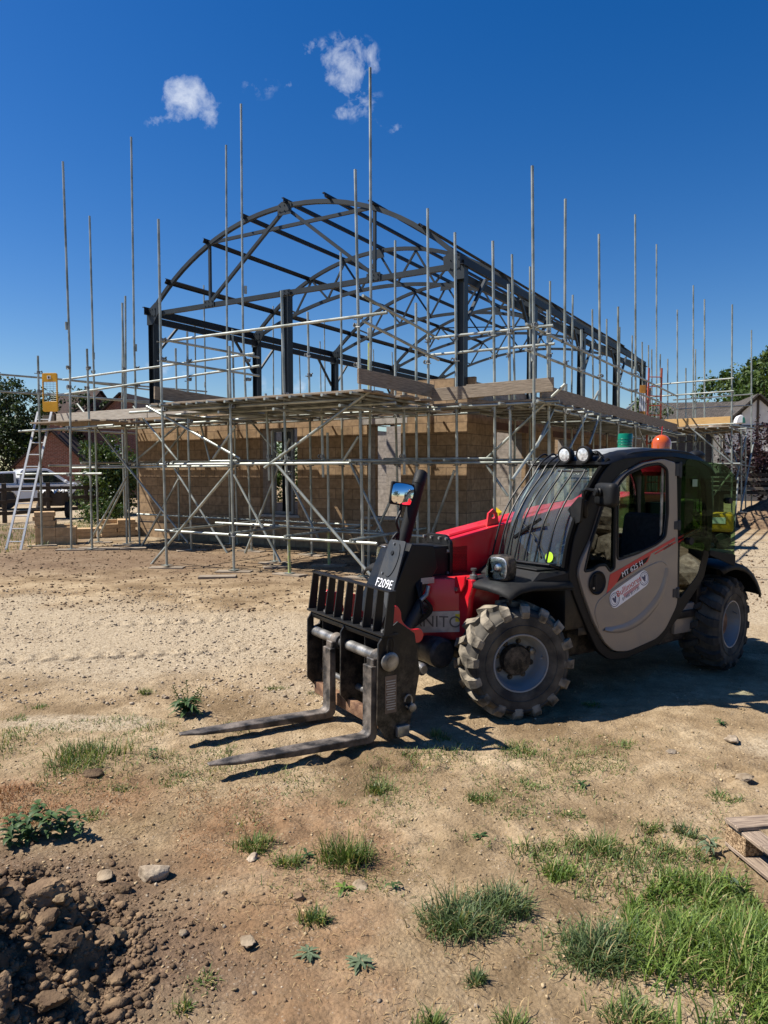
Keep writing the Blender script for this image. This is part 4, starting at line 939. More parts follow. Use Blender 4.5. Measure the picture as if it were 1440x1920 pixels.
tree('laurel_bush', 'big rounded laurel bush with yellowish top leaves, left of the hall', 'bush', (-10.85, 29.2, 0), 2.95, 1.5, 1.3, .12, 85, 10500, .15, LEAFL, 13, trunk_r=.08, cl=.30)
tree('laurel_bush', 'low bramble bush at the foot of the laurel bush', 'bush', (-9.2, 24.2, 0), .75, .95, .6, .05, 26, 2200, .1, LEAFG, 14, trunk_r=.03)
tree('broadleaf_tree', 'tall green tree with an irregular crown at the right picture edge', 'tree', (28.6, 55, 0), 10.6, 4.4, 3.5, 4.0, 85, 11000, .34, LEAFG, 15, trunk_r=.3, cl=.25)
tree('broadleaf_tree', 'small airy green tree in front of the red chimney', 'tree', (15.2, 43, 0), 6.1, 1.35, 1.2, 2.6, 30, 1500, .18, LEAFG, 16, trunk_r=.07, cl=.3)
tree('purple_tree', 'dark purple-leaved tree below the timber framed house', 'tree', (14.6, 27, 0), 3.7, 2.0, 1.7, .6, 60, 8500, .14, LEAFP, 17, trunk_r=.1, cl=.3)
tree('laurel_bush', 'green hedge seen through the hall window', 'bush', (-5.5, 31.5, 0), 3.0, 2.8, 1.3, .1, 60, 6000, .18, LEAFG, 18, trunk_r=.06, cl=.28)

# ---- post and rail fence
fence = thing('post_and_rail_fence', 'dark timber post and rail fence on the far left', 'fence', (-12.6, 24.4, 0))
fd = Vector((1.14, 4.0, 0)).normalized()
for k in range(-3, 6):
    p = fd * (2.05 * k); zt = 1.32
    MB().box((p.x, p.y, zt / 2 - .2), (.13, .13, zt + .4), Matrix.Rotation(.28, 3, 'Z'), .012).build('post', DARKW, fence, smooth=0)
    if k < 5:
        q = fd * (2.05 * (k + 1)); off = Vector((fd.y, -fd.x, 0)) * .09
        for z in (.32, .72, 1.12): long_uv(MB().span(p + off + Vector((0, 0, z)), q + off + Vector((0, 0, z + random.uniform(-.03, .03))), .045, .12).build('rail', DARKW, fence, smooth=0))

# ---- white pickup
CARW = mat('white_car_paint', (0.74, 0.76, 0.78), .25, 0, var=.02, coat=.6)
CARG = mat('car_glass', (0.015, 0.02, 0.022), .05, 0, var=.1, spec=.8)
RUB = mat('car_tyre', (0.02, 0.02, 0.02), .8)
LAMPR = mat('red_lamp_lens', (0.55, 0.02, 0.03), .2, 0, var=.1, spec=.6)
CHROME = mat('bright_metal', (0.6, 0.6, 0.6), .25, .9, var=.05)
pk = thing('pickup_truck', 'white double cab pickup truck parked behind the fence', 'pickup truck', (-15.9, 33.9, 0.05), R(38))
# local: x forward, y left
def side_prof(pts, y0, y1, name, m, parent, bev=.03):
    return MB().plate([pts], (0, (y0 + y1) / 2, 0), (1, 0, 0), (0, 0, 1), abs(y1 - y0), bev).build(name, m, parent, smooth=40)
low = [(-2.6, .52), (-2.62, 1.02), (-2.58, 1.06), (.0, 1.08), (1.25, 1.10), (1.35, 1.13), (2.25, 1.02), (2.52, .9), (2.6, .62), (2.55, .42), (2.05, .40)]
def arch(cx, n=8): return [(cx + .42 * math.cos(a), .40 + .42 * math.sin(a)) for a in np.linspace(.05, math.pi - .05, n)]
low += arch(1.6) + [(-.95, .36)] + arch(-1.5) + [(-2.5, .42)]
side_prof(low, -.88, .88, 'body', CARW, pk)
cabp = [(-1.02, 1.05), (-.92, 1.70), (-.75, 1.77), (.15, 1.79), (.32, 1.74), (1.22, 1.12)]
side_prof(round2(cabp, .1), -.76, .76, 'cab', CARW, pk, .05)
side_prof(round2([(-.80, 1.14), (-.74, 1.64), (-.10, 1.68), (-.06, 1.14)], .05), -.775, .775, 'rear_side_window', CARG, pk, .004)
side_prof(round2([(.02, 1.14), (-.02, 1.68), (.20, 1.68), (.92, 1.16)], .04), -.775, .775, 'front_side_window', CARG, pk, .004)
side_prof(round2([(-2.45, 1.05), (-2.3, 1.60), (-1.1, 1.66), (-1.05, 1.06)], .1), -.74, .74, 'load_bed_canopy', CARW, pk, .05)
side_prof(round2([(-2.2, 1.14), (-2.12, 1.54), (-1.2, 1.57), (-1.18, 1.14)], .06), -.755, .755, 'canopy_window', CARG, pk, .004)
MB().add([(.40, -.66, 1.70), (1.20, -.70, 1.14), (1.20, .70, 1.14), (.40, .66, 1.70)], [(0, 1, 2, 3)]).build('windscreen', CARG, pk, smooth=0)
for s in (-1, 1):
    MB().box((-2.6, s * .80, .88), (.06, .14, .34), None, .02).build('tail_lamp', LAMPR, pk)
    MB().box((.95, s * .95, 1.2), (.10, .2, .15), None, .03).build('door_mirror', CARW, pk)
    MB().span((-.8, s * .66, 1.85), (.1, s * .66, 1.86), .035, .035).build('roof_rail', BLACKP, pk)
    for x in (-1.5, 1.6):
        w_ = MB().lathe([(.20, -.11), (.36, -.11), (.385, -.06), (.385, .06), (.36, .11), (.20, .11)], (x, s * .78, .385), (0, 1, 0), 24).build('wheel', RUB, pk)
        MB().lathe([(.0, .04 * s), (.1, .06 * s), (.19, .1 * s), (.205, .108 * s)], (x, s * .78, .385), (0, 1, 0), 16).build('rim', CHROME, w_)
    for x in (-.25, .78): MB().box((x, s * .885, .98), (.16, .02, .03), None, .006).build('door_handle', CHROME, pk)

# ---- small dark trailer with a white sheet behind the blocks
trl = thing('trailer', 'dark box trailer with crumpled white sheeting on top, behind the fence', 'trailer', (-12.1, 26.9, 0), R(12))
MB().box((0, 0, .72), (.85, 1.0, .5), None, .03).build('body', DARKW, trl, smooth=0)
for s in (-1, 1): MB().lathe([(.12, -.07), (.29, -.07), (.3, 0), (.29, .07), (.12, .07)], (s * .48, .1, .3), (1, 0, 0), 18).build('wheel', RUB, trl)
sh = MB(); q = np.linspace(-.42, .42, 14); 
for i, x in enumerate(q):
    for j, y in enumerate(q * 1.25): sh.v.append((x, y, 1.0 + .05 * math.sin(i * 1.9 + j * 2.7) + .04 * math.cos(j * 1.3 - i)))
sh.f = [(i * 14 + j, i * 14 + j + 1, i * 14 + j + 15, i * 14 + j + 14) for i in range(13) for j in range(13)]
sh.build('sheeting', mat('white_sheeting', (0.7, 0.7, 0.68), .5, 0, var=.05), trl, uv=False)
# ---- soil mound on the right
mb = MB(); n_ = 60; rg = np.random.default_rng(5)
for j in range(n_):
    for i in range(n_):
        x = (i / (n_ - 1) - .5) * 5; y = (j / (n_ - 1) - .5) * 4; r = math.hypot(x / 2.5, y / 2.0); mb.v.append((x, y, max(0, 1 - r ** 1.5) * 1.15 - .1))
mb.v = [tuple(q) for q in (lambda A: np.column_stack([A[:, 0], A[:, 1], A[:, 2] + fbm(A[:, 0] * 3, A[:, 1] * 3, 4, 90) * .22 * (A[:, 2] > -.05)]))(np.array(mb.v))]
mb.f = [(j * n_ + i, j * n_ + i + 1, (j + 1) * n_ + i + 1, (j + 1) * n_ + i) for j in range(n_ - 1) for i in range(n_ - 1)]
md = mb.build('soil_mound', CLOD, smooth=40, uv=False); md.location = (12.9, 23.0, 0); tag(md, 'mound of brown clods at the right picture edge', 'soil mound')
tp = thing('timber_stack', 'stack of long dark timbers on bearers under the purple tree', 'timber stack', (13.6, 26.2, 0), R(-12))
for k in range(5):
    for j in range(3): long_uv(MB().box((random.uniform(-.1, .1), j * .3, .95 + k * .16), (4.2, .26, .1)).build('timber', BOARDW if k % 2 else DARKW, tp, smooth=0))
for x in (-1.5, 1.5):
    MB().box((x, .3, .45), (.15, .9, .9)).build('bearer', DARKW, tp, smooth=0)
# ================================================================ SCAFFOLDING
TR = 0.0242
def scaffold(label, u, v):
    o = thing('scaffold', label, 'scaffold', w_of(u, v, 0), YAW_B); o['bu'] = u; o['bv'] = v; return o
def sb(mb, name, m, root, smooth=35, parent=None):
    off = np.array([root['bv'], root['bu'], 0.0]); mb.v = [tuple(q) for q in np.array(mb.v, float) - off]
    return mb.build(name, m, parent or root, smooth=smooth)
# a right-angle coupler, built once and copied
_c = MB(); _c.lathe([(.025, -.028), (.034, -.028), (.034, .028), (.025, .028)], (0, 0, 0), (0, 0, 1), 10, closed=True); _c.lathe([(.025, -.028), (.034, -.028), (.034, .028), (.025, .028)], (0, -.056, 0), (1, 0, 0), 10, closed=True)
_c.box((0, -.028, 0), (.055, .02, .055), None, .004); _c.tube((.034, -.02, -.034), (.034, .06, -.034), .007, 6); _c.tube((.05, -.056, .03), (-.05, -.056, .03), .007, 6); _c.box((.034, .062, -.034), (.02, .012, .02)); _c.box((-.052, -.056, .03), (.014, .022, .022))
CM = _c.build('coupler', COUPL).data
bpy.data.objects.remove(bpy.data.objects['coupler'])
NC = {}
def clamp(std, root, p):
    NC[root.name] = NC.get(root.name, 0) + 1
    if NC[root.name] > 96: return
    o = bpy.data.objects.new('coupler', CM); COL.objects.link(o); o.parent = std
    o.location = p - Vector((root['bv'], root['bu'], 0)); o.rotation_euler = (random.uniform(-.1, .1), random.uniform(-.1, .1), random.choice((0, math.pi / 2, math.pi)) + random.uniform(-.3, .3))
SOLES = []
LIME = mat('lime_paint', (.36, .42, .10), .6, 0, vs=30, col2=(.28, .30, .20), lo=.4, hi=.6)
def pole(root, b, t, v=None, u=None, clamps=(), sole=None, hang=False, name='standard', lime=None):
    """upright tube from the picture's foot point b to its top t, standing in the row v = const or u = const of the hall's grid"""
    free = v is None and u is None
    if free: P = to_b(at_z(*b)); v = P[1]
    f = (lambda q: at_v(*q, v)) if v is not None else (lambda q: at_u(*q, u))
    B, T = f(b), f(t)
    if not hang:
        k = (0 - B[2]) / (T[2] - B[2]); B = tuple(B[i] + (T[i] - B[i]) * k for i in range(3))
    pb, pt = L3(B[0], B[1], B[2] + (.03 if not hang else 0)), L3(*T)
    mb = MB(); L = (pt - pb).length
    mid = pb.lerp(pt, .5) + Vector((random.uniform(-1, 1), random.uniform(-1, 1), 0)) * .006 * L
    mb.path([pb, pb.lerp(mid, .5), mid, mid.lerp(pt, .5), pt], TR, 10)
    if not hang and L > 6.4:                                 # tubes joined by a sleeve
        j = pb.lerp(pt, random.uniform(.48, .62)); mb.tube(j - Vector((0, 0, .08)), j + Vector((0, 0, .08)), TR + .008, 10)
    if not hang: mb.box((pb.x, pb.y, .034), (.15, .15, .008))
    o = sb(mb, name, GALV, root)
    for z in clamps:
        if pb.z < z < pt.z: clamp(o, root, pb.lerp(pt, (z - pb.z) / (pt.z - pb.z)))
    if sole is None: sole = free
    if sole: SOLES.append((pb.x, pb.y))
    if lime: sb(MB().tube(pb.lerp(pt, lime[0]), pb.lerp(pt, lime[1]), TR + .0012, 10), 'painted_band', LIME, root, parent=o)
    return pb, pt
def tubeL(root, p, q, name='ledger', r=TR): return sb(MB().tube(p, q, r, 10), name, GALV, root)
def led(root, a, b, v=None, u=None, z=None, name='ledger', lock=True):
    """tube between two picture points lying in the row v or u (levelled to height z when given)"""
    f = (lambda q: at_v(*q, v)) if v is not None else (lambda q: at_u(*q, u))
    A, B = f(a), f(b); za, zb = (A[2], B[2]) if z is None else (z, z)
    if z is None and lock: za = zb = (za + zb) / 2 if abs(za - zb) < .3 else za; zb = za if abs(A[2] - B[2]) < .3 else B[2]
    return tubeL(root, L3(A[0], A[1], za), L3(B[0], B[1], zb), name)
def brace(root, a, b, v=None, v2=None, u=None):
    A = at_v(*a, v) if u is None else at_u(*a, u); B = at_v(*b, v if v2 is None else v2) if u is None else at_u(*b, u)
    return tubeL(root, L3(*A), L3(*B), 'brace')
def boards(root, u0, u1, v0, v1, z, along, w=.225, gap=.012, skip=(), first=None, stagger=.12):
    """scaffold boards laid side by side between u0..u1, v0..v1"""
    a, lim = (v0, v1) if along == 'u' else (u0, u1); k = 0
    while a < lim - .05:
        ww = first if (first and k == 0) else w; e = min(a + ww, lim)
        if k not in skip:
            j0, j1 = random.uniform(-stagger, stagger), random.uniform(-stagger, stagger); zz = z + random.uniform(-.004, .004); mb = MB()
            if along == 'u': mb.box(((a + e) / 2, (u0 + u1 + j0 + j1) / 2, zz), (e - a - gap, (u1 - u0) + j1 - j0, .036), None, .004)
            else: mb.box(((v0 + v1 + j0 + j1) / 2, (a + e) / 2, zz), ((v1 - v0) + j1 - j0, e - a - gap, .036), None, .004)
            long_uv(sb(mb, 'deck_board', BOARDW, root, 0))
        a += ww; k += 1
def toe(root, p, q, m=BOARDW, h=.225, name='toe_board'):
    return long_uv(sb(MB().span(p, q, .036, h, bev=.003), name, m, root, 0))
DZ = 3.0                                                        # deck level
# ---- loading bay in front of the gable
FB = scaffold('loading bay of scaffold tubes and boards standing out in front of the gable wall', .3, -3.4)
H1 = (.62, 1.87, 2.86, 4.05)
F1 = pole(FB, (313, 1063), (297, 411), clamps=(.66, 1.87, 2.84, 3.74, 4.08)); F2 = pole(FB, (439, 1072), (430, 649), clamps=(.64, 1.87, 2.84))
F3 = pole(FB, (543, 1078), (528, 545), clamps=(.62, 1.70, 1.94, 2.85, 3.0), lime=(.0, .12)); F4 = pole(FB, (681, 1084), (666, 318), clamps=(.1, .64, 1.87, 2.88, 3.45, 4.07, 4.2))
pole(FB, (691, 1030), (694, 127), v=-2.35, clamps=(1.87, 2.88, 4.1), sole=False, lime=(.36, .46))
M1 = pole(FB, (515, 1055), (510, 808), clamps=(.7, 1.87)); M2 = pole(FB, (617, 1062), (614, 811), clamps=(.66, 1.9), lime=(0, .3))
for a, b, v in (((505, 901), (498, 738), -2.9), ((606, 895), (603, 738), -2.6), ((758, 890), (757, 731), -2.0)): pole(FB, a, b, v=v, hang=True, clamps=(2.0,), name='puncheon')
def zl(a, b, z): return L3(a[0], a[1], z), L3(b[0], b[1], z)
led(FB, (292, 1017), (707, 1034), v=-3.62, z=.62); led(FB, (300, 871), (655, 867), v=-3.72, z=1.86); led(FB, (243, 753), (672, 726), v=-3.68, z=2.85)
led(FB, (405, 1008), (640, 1012), v=-2.42, z=.70); led(FB, (600, 1020), (840, 1000), v=-2.5, z=.66); led(FB, (395, 873), (700, 868), v=-2.45, z=1.93); led(FB, (420, 770), (800, 757), v=-2.0, z=2.84); led(FB, (330, 756), (700, 735), v=-2.9, z=2.84)
led(FB, (300, 640), (726, 590), v=-3.62, z=4.12, name='guard_rail')
for z in (3.72, 4.10):
    tubeL(FB, L3(4.22, -3.9, z), L3(4.14, -1.35, z + .0), 'guard_rail'); tubeL(FB, L3(.1, -3.6, z + .33), L3(.02, -1.2, z + .33 - .30), 'guard_rail')
for u in (.25, 1.55, 2.75, 4.15):
    for z, v1 in ((.66, -1.2), (1.90, -1.0)): tubeL(FB, L3(u, -3.75, z), L3(u + .03, v1, z + .02), 'transom')
for k in range(16):
    u = .0 + k * .29; tubeL(FB, L3(u, -4.06 + random.uniform(-.06, .06), 2.905), L3(u + random.uniform(-.05, .08), -1.55, 2.905), 'transom')
for v, z in ((-3.3, 2.80), (-2.6, 2.79), (-1.75, 2.80)): tubeL(FB, L3(4.5 + random.uniform(-.1, .2), v, z), L3(-.3, v + .02, z), 'ledger')
for u in (.3, 1.6, 2.8, 4.1): tubeL(FB, L3(u, -3.95, 2.74), L3(u, -1.5, 2.74), 'transom')
boards(FB, -.12, 4.45, -3.92, -1.62, 2.952, 'u')
toe(FB, L3(4.36, -3.95, 3.15), L3(4.34, -1.6, 3.09)); toe(FB, L3(-.06, -3.98, 3.16), L3(-.06, -1.55, 3.15), BOARDW)
for a, b in [((275, 762), (450, 860)), ((447, 863), (280, 1063)), ((496, 877), (694, 733)), ((518, 870), (708, 1094))]: brace(FB, a, b, v=-3.72)
for a, b, v in [((460, 1037), (543, 823), -2.4), ((640, 870), (672, 819), -2.6), ((439, 890), (526, 1054), -2.5), ((547, 907), (597, 1010), -2.2), ((655, 865), (726, 1018), -2.4), ((700, 1010), (733, 937), -2.0), ((400, 860), (441, 800), -3.3)]: brace(FB, a, b, v=v)
# ---- run along the gable, with the ladder bay at its left end
GR = scaffold('scaffold run along the gable wall with the ladder bay at its left end', 5.7, -1.6)
VG = -1.62
cz_ = (1.87, 2.80, 3.70, 4.10)
for b, t in [((134, 1032), (118, 303)), ((173, 1031), (163, 654)), ((79, 1025), (71, 667))]: pole(GR, b, t, clamps=(1.66, 2.68, 3.55, 3.97))
for b, t in [((262, 1023), (246, 257)), ((359, 1033), (351, 622)), ((472, 1034), (452, 195)), ((185, 1018), (168, 405)), ((238, 1022), (229, 568)), ((585, 1041), (577, 585))]: pole(GR, b, t, clamps=cz_)
for b, t, v in [((244, 1020), (235, 555), -1.4), ((336, 1000), (329, 653), -.35), ((432, 1015), (424, 272), -.4), ((445, 1010), (436, 617), -.35), ((644, 1027), (639, 473), -.3), ((748, 1010), (741, 451), -.35), ((783, 1000), (780, 568), -1.55)]: pole(GR, b, t, v=v, clamps=(1.87, 2.84), sole=False)
for b, t in [((804, 1000), (802, 391)), ((857, 1005), (853, 436)), ((926, 980), (924, 452)), ((956, 990), (953.5, 533))]: pole(GR, b, t, v=-1.5, clamps=(1.87, 2.8, 3.68, 4.06), sole=False)
for v, z in ((-1.66, 1.84), (-1.58, 2.80)):
    tubeL(GR, L3(10.0, v, z - .03), L3(4.6, v, z), 'ledger'); tubeL(GR, L3(5.0, v, z + .06), L3(1.2, v, z + .03), 'ledger')
tubeL(GR, L3(1.6, -1.56, 1.88), L3(-2.35, -1.56, 1.88), 'ledger'); tubeL(GR, L3(1.0, -1.5, 1.96), L3(-1.2, -1.5, 1.95), 'ledger'); tubeL(GR, L3(.4, -1.56, 2.86), L3(-2.35, -1.56, 2.86), 'ledger')
tubeL(GR, L3(9.6, -.32, 1.90), L3(.2, -.32, 1.90), 'ledger'); tubeL(GR, L3(9.6, -.32, 2.82), L3(-.4, -.32, 2.84), 'ledger'); tubeL(GR, L3(9.2, -.30, .62), L3(2.0, -.30, .6), 'ledger')
tubeL(GR, L3(4.7, -1.25, .60), L3(1.2, -1.25, .58), 'ledger'); tubeL(GR, L3(10.2, -2.92, 1.66), L3(7.2, -2.9, 1.68), 'ledger'); tubeL(GR, L3(10.1, -2.92, 2.66), L3(6.8, -2.9, 2.70), 'ledger')
for a, b, v in [((118, 712), (476, 663), -1.75), ((122, 739), (487, 686), -1.75)]: led(GR, a, b, v=v, name='guard_rail', lock=False)
for a, b in [((798, 640), (1037, 605)), ((798, 668), (1040, 643))]: led(GR, a, b, v=-1.46, name='guard_rail')
for z in (3.53, 3.93): tubeL(GR, L3(10.6, -3.3, z + .06), L3(9.55, 2.6, z + .12), 'guard_rail')
for k in range(18):
    u = -2.1 + k * .68
    if -.2 < u < 4.4 and k % 2: continue
    tubeL(GR, L3(u, -1.85 + random.uniform(-.06, .06), 2.856), L3(u, -.06, 2.87), 'transom')
for u in (9.4, 7.8, 6.2, 4.6, 3.0, 1.4, -.4, -1.9): tubeL(GR, L3(u, -1.8, 1.93), L3(u, -.2, 1.95), 'transom')
boards(GR, 4.5, 10.25, -1.60, -.415, 2.905, 'u', .225); boards(GR, -2.2, 4.4, -1.58, -.415, 2.905, 'u', .225); boards(GR, .05, 9.9, -.365, -.14, 2.905, 'u', .225, stagger=.03)
boards(GR, 7.3, 9.55, -3.0, -1.72, 2.83, 'u', .225)
toe(GR, L3(10.25, -1.82, 3.03), L3(7.0, -1.82, 3.04), PALEB); toe(GR, L3(6.98, -1.82, 3.04), L3(4.55, -1.82, 3.07), PALEB); toe(GR, L3(10.75, -1.86, 3.01), L3(10.3, -1.84, 3.01), DARKW)
toe(GR, L3(-.02, -1.60, 3.08), L3(-1.05, -1.60, 3.09)); toe(GR, L3(-.75, -1.645, 3.10), L3(-2.28, -1.645, 3.13))
for a, b, v in [((145, 757), (353, 1018), -1.8), ((250, 762), (333, 863), -1.7), ((320, 867), (433, 1048), -1.6), ((290, 878), (377, 768), -1.2), ((247, 870), (370, 767), -1.5), ((160, 1030), (238, 893), -1.9), ((183, 1010), (238, 900), -1.2), ((260, 1035), (335, 898), -1.7), ((810, 1000), (852, 882), -1.3), ((910, 862), (1060, 720), -1.45), ((912, 872), (952, 930), -1.45), ((395, 870), (370, 772), -.8), ((470, 790), (520, 850), -.5)]: brace(GR, a, b, v=v)
# ---- run along the long side wall
SR = scaffold('long scaffold run along the shaded side wall of the hall', -2, 6)
US, UI = -2.0, -.42
for b, t in [((1000, 960), (998, 311)), ((1029, 960), (1027, 581)), ((1061, 940), (1060, 373)), ((1090, 930), (1090, 618)), ((1124, 930), (1123, 439)), ((1158, 930), (1159, 575)), ((1190, 930), (1191, 402))]: pole(SR, b, t, u=US, clamps=(1.87, 2.8, 3.68, 4.06), sole=False)
for b, t in [((963, 960), (960, 477)), ((994, 950), (994, 500)), ((1031, 950), (1031.5, 527)), ((1074, 940), (1074, 553)), ((1111, 930), (1110.6, 580)), ((1137.5, 920), (1137.5, 598)), ((1163, 920), (1162, 613)), ((1186, 920), (1185.5, 629)), ((1204, 915), (1204, 641)), ((1216, 915), (1216, 647)), ((1222, 910), (1222, 655))]: pole(SR, b, t, u=UI, clamps=(1.87, 2.84), sole=False)
for z in (1.87, 2.80): tubeL(SR, L3(US + .05, -1.7, z), L3(US + .05, 6.0, z), 'ledger'); tubeL(SR, L3(US + .08, 5.6, z + .03), L3(US + .05, 11.4, z), 'ledger'); tubeL(SR, L3(UI + .05, -.2, z + .04), L3(UI + .05, 7.4, z + .04), 'ledger'); tubeL(SR, L3(UI + .05, 7.3, z + .06), L3(UI + .05, 15.4, z + .04), 'ledger')
for z in (3.66, 4.06): tubeL(SR, L3(US + .06, -2.0, z), L3(US + .06, 5.2, z), 'guard_rail'); tubeL(SR, L3(US + .07, 5.0, z + .03), L3(US + .06, 11.4, z), 'guard_rail')
for k in range(20): tubeL(SR, L3(US - .22 + random.uniform(-.06, .06), -1.2 + k * .68, 2.856), L3(-.06, -1.2 + k * .68, 2.87), 'transom')
for k in range(7): tubeL(SR, L3(US - .2, -.4 + k * 2.0, 1.93), L3(-.2, -.4 + k * 2.0, 1.95), 'transom')
for v0, v1 in ((-.38, 3.5), (3.55, 7.4), (7.45, 11.6)): boards(SR, -1.92, -.13, v0, v1, 2.905, 'v', .225, stagger=.02)
for v0, v1 in ((-1.55, 2.3), (2.32, 6.2), (6.22, 10.8)): toe(SR, L3(US - .03, v0, 3.05), L3(US - .03, v1, 3.05))
for a, b in [((1006, 838), (1058, 722)), ((1035, 905), (1122, 734)), ((1105, 833), (1130, 760)), ((1168, 774), (1189, 755)), ((1186, 775), (1215, 850)), ((960, 900), (1030, 800))]: brace(SR, a, b, u=US)
# ---- run along the far long side, seen through the steel frame
LR = scaffold('scaffold run on the far long side, seen through the steel frame', 10.8, 8)
for (px, t) in [(382, 535), (365, 601), (512, 574), (608, 601), (561, 649), (640, 640), (700, 655), (735, 660)]:
    pole(LR, (px + 3, 760), (px, t), u=10.9, sole=False)
for (px, t) in [(230, 568), (290, 660), (330, 653), (742, 600), (600, 640)]: pole(LR, (px + 2, 760), (px, t), u=11.6, sole=False)
for z in (1.87, 2.80, 3.7, 4.1): tubeL(LR, L3(10.95, -1.6, z), L3(10.95, 15.5, z), 'ledger' if z < 3 else 'guard_rail')
boards(LR, 9.7, 10.85, -.3, 7, 2.905, 'v'); boards(LR, 9.7, 10.85, 7, 15, 2.905, 'v')
# ---- loading bay at the far right end
RB = scaffold('far scaffold bay with a new yellow timber toe board, right of the hall', -3.6, 11.2)
pole(RB, (1372, 1003), (1373, 571), v=11.1, clamps=(1.6, 2.75, 3.5, 4.1), sole=False)
PW = to_b(at_d(1410, 900, 25.0))
for (px, py, t, d) in [(1409, 985, 619, 26.5), (1270, 960, 581, 25.5), (1300, 960, 535, 24.5), (1321, 960, 561, 24.0), (1286, 960, 690, 27), (1304, 960, 655, 27.5), (1252, 960, 673, 27), (1238, 960, 664, 26.5), (1231, 960, 458, 23.8), (1390, 990, 800, 23.5), (1398, 990, 800, 25.5), (1336, 980, 790, 24), (1350, 980, 800, 26.5), (1312, 960, 790, 26)]:
    b, t_ = at_d(px, py, d), at_d(px, t, d); bu, tu = to_b(b), to_b(t_); k = (0 - bu[2]) / (tu[2] - bu[2]); bb = [bu[i] + (tu[i] - bu[i]) * k for i in range(3)]
    o = sb(MB().tube(L3(*bb), L3(*tu), TR, 9), 'standard', GALV, RB)
    for z in (1.65, 2.8): clamp(o, RB, L3(*[bb[i] + (tu[i] - bb[i]) * (z - bb[2]) / (tu[2] - bb[2]) for i in range(3)]))
def dtube(root, a, b, da, db, name='ledger', r=TR):
    A, B = to_b(at_d(*a, da)), to_b(at_d(*b, db)); return sb(MB().tube(L3(*A), L3(*B), r, 9), name, GALV, root)
for a, b, da, db, nm in [((1222, 722), (1376, 709), 23.6, 22.0, 'guard_rail'), ((1220, 744), (1376, 733), 23.6, 22.0, 'guard_rail'), ((1262, 750), (1412, 739), 26.0, 26.0, 'guard_rail'), ((1262, 768), (1410, 760), 26.0, 26.0, 'guard_rail'),
                         ((1230, 800), (1378, 794), 23.6, 21.9, 'ledger'), ((1240, 812), (1412, 803), 26, 26, 'ledger'), ((1305, 870), (1388, 869), 22.6, 21.9, 'ledger'), ((1250, 830), (1330, 826), 26, 25.5, 'ledger'), ((1370, 868), (1415, 876), 22, 26, 'transom'), ((1370, 797), (1415, 803), 21.9, 26, 'transom'), ((1290, 815), (1400, 803), 23, 22, 'ledger'), ((1385, 965), (1414, 980), 22, 26, 'transom'), ((1384, 960), (1410, 962), 22.5, 23, 'ledger'),
                         ((1296, 803), (1372, 868), 22.6, 22, 'brace'), ((1372, 885), (1325, 945), 22, 22.6, 'brace'), ((1330, 812), (1400, 900), 25, 25.5, 'brace'), ((1345, 812), (1395, 868), 25, 25.5, 'brace'), ((1384, 895), (1376, 1005), 22.3, 22.0, 'brace'), ((1400, 812), (1380, 900), 24.5, 23, 'brace'), ((1365, 815), (1385, 880), 25.5, 24, 'brace'), ((1290, 890), (1310, 815), 24, 24.5, 'brace'), ((1413, 830), (1388, 960), 26, 24, 'brace')]: dtube(RB, a, b, da, db, nm)
A = to_b(at_d(1243, 790, 23.5)); Bq = to_b(at_d(1371, 786, 22.05))
for k in range(16):  # deck carried further back with added boards, to shade the space beneath
    q = .5 + k * .0; d_ = L3(0, .26 * k, 0); 
    long_uv(sb(MB().span(L3(A[0], A[1], 3.06) + d_, L3(Bq[0], Bq[1], 3.06) + d_, .245, .036, bev=.003), 'deck_board', BOARDW, RB, 0))
for k in range(7):
    t = k / 6; p = L3(A[0], A[1], 3.01).lerp(L3(Bq[0], Bq[1], 3.01), t); sb(MB().tube(p + L3(0, -.3, 0), p + L3(0, 4.3, 0), TR, 9), 'transom', GALV, RB)
A2, B2 = to_b(at_d(1246, 780, 23.4)), to_b(at_d(1370, 770, 22.0)); long_uv(sb(MB().span(L3(A2[0], A2[1], 3.23), L3(B2[0], B2[1], 3.23), .04, .25, bev=.003), 'toe_board', NEWW, RB, 0))
toe(RB, L3(A2[0], A2[1], 3.15), L3(A2[0] + .5, A2[1] + 1.6, 3.15), NEWW)
# sole boards on the ground
for k, (v, u) in enumerate(SOLES):
    p = w_of(u, v, 0); o = MB().box((0, 0, 0), (.62, .225, .036), None, .004).build('sole_board', BOARDW, smooth=0); long_uv(o)
    o.location = (p.x, p.y, max(gz(p.x, p.y) - .006, -.05) + .012); o.rotation_euler = (random.uniform(-.02, .02), random.uniform(-.02, .02), random.uniform(-.7, .5))
    tag(o, 'short timber sole board lying under the foot of a scaffold pole', 'sole board', 'sole boards under the scaffold poles')
for k, (px, py, rz, L) in enumerate([(408, 1084, .1, .6), (520, 1064, .25, .5), (250, 1030, .3, .55), (205, 1030, .0, .5), (165, 1030, .2, .4)]):
    p = at_z(px, py); o = MB().box((0, 0, 0), (L, .225, .036), None, .004).build('loose_plank', BOARDW, smooth=0); long_uv(o); o.location = (p.x, p.y, gz(p.x, p.y) + .02); o.rotation_euler = (0, 0, rz)
    tag(o, 'loose short plank lying on the earth near the scaffold feet', 'plank', 'loose planks near the scaffold feet')
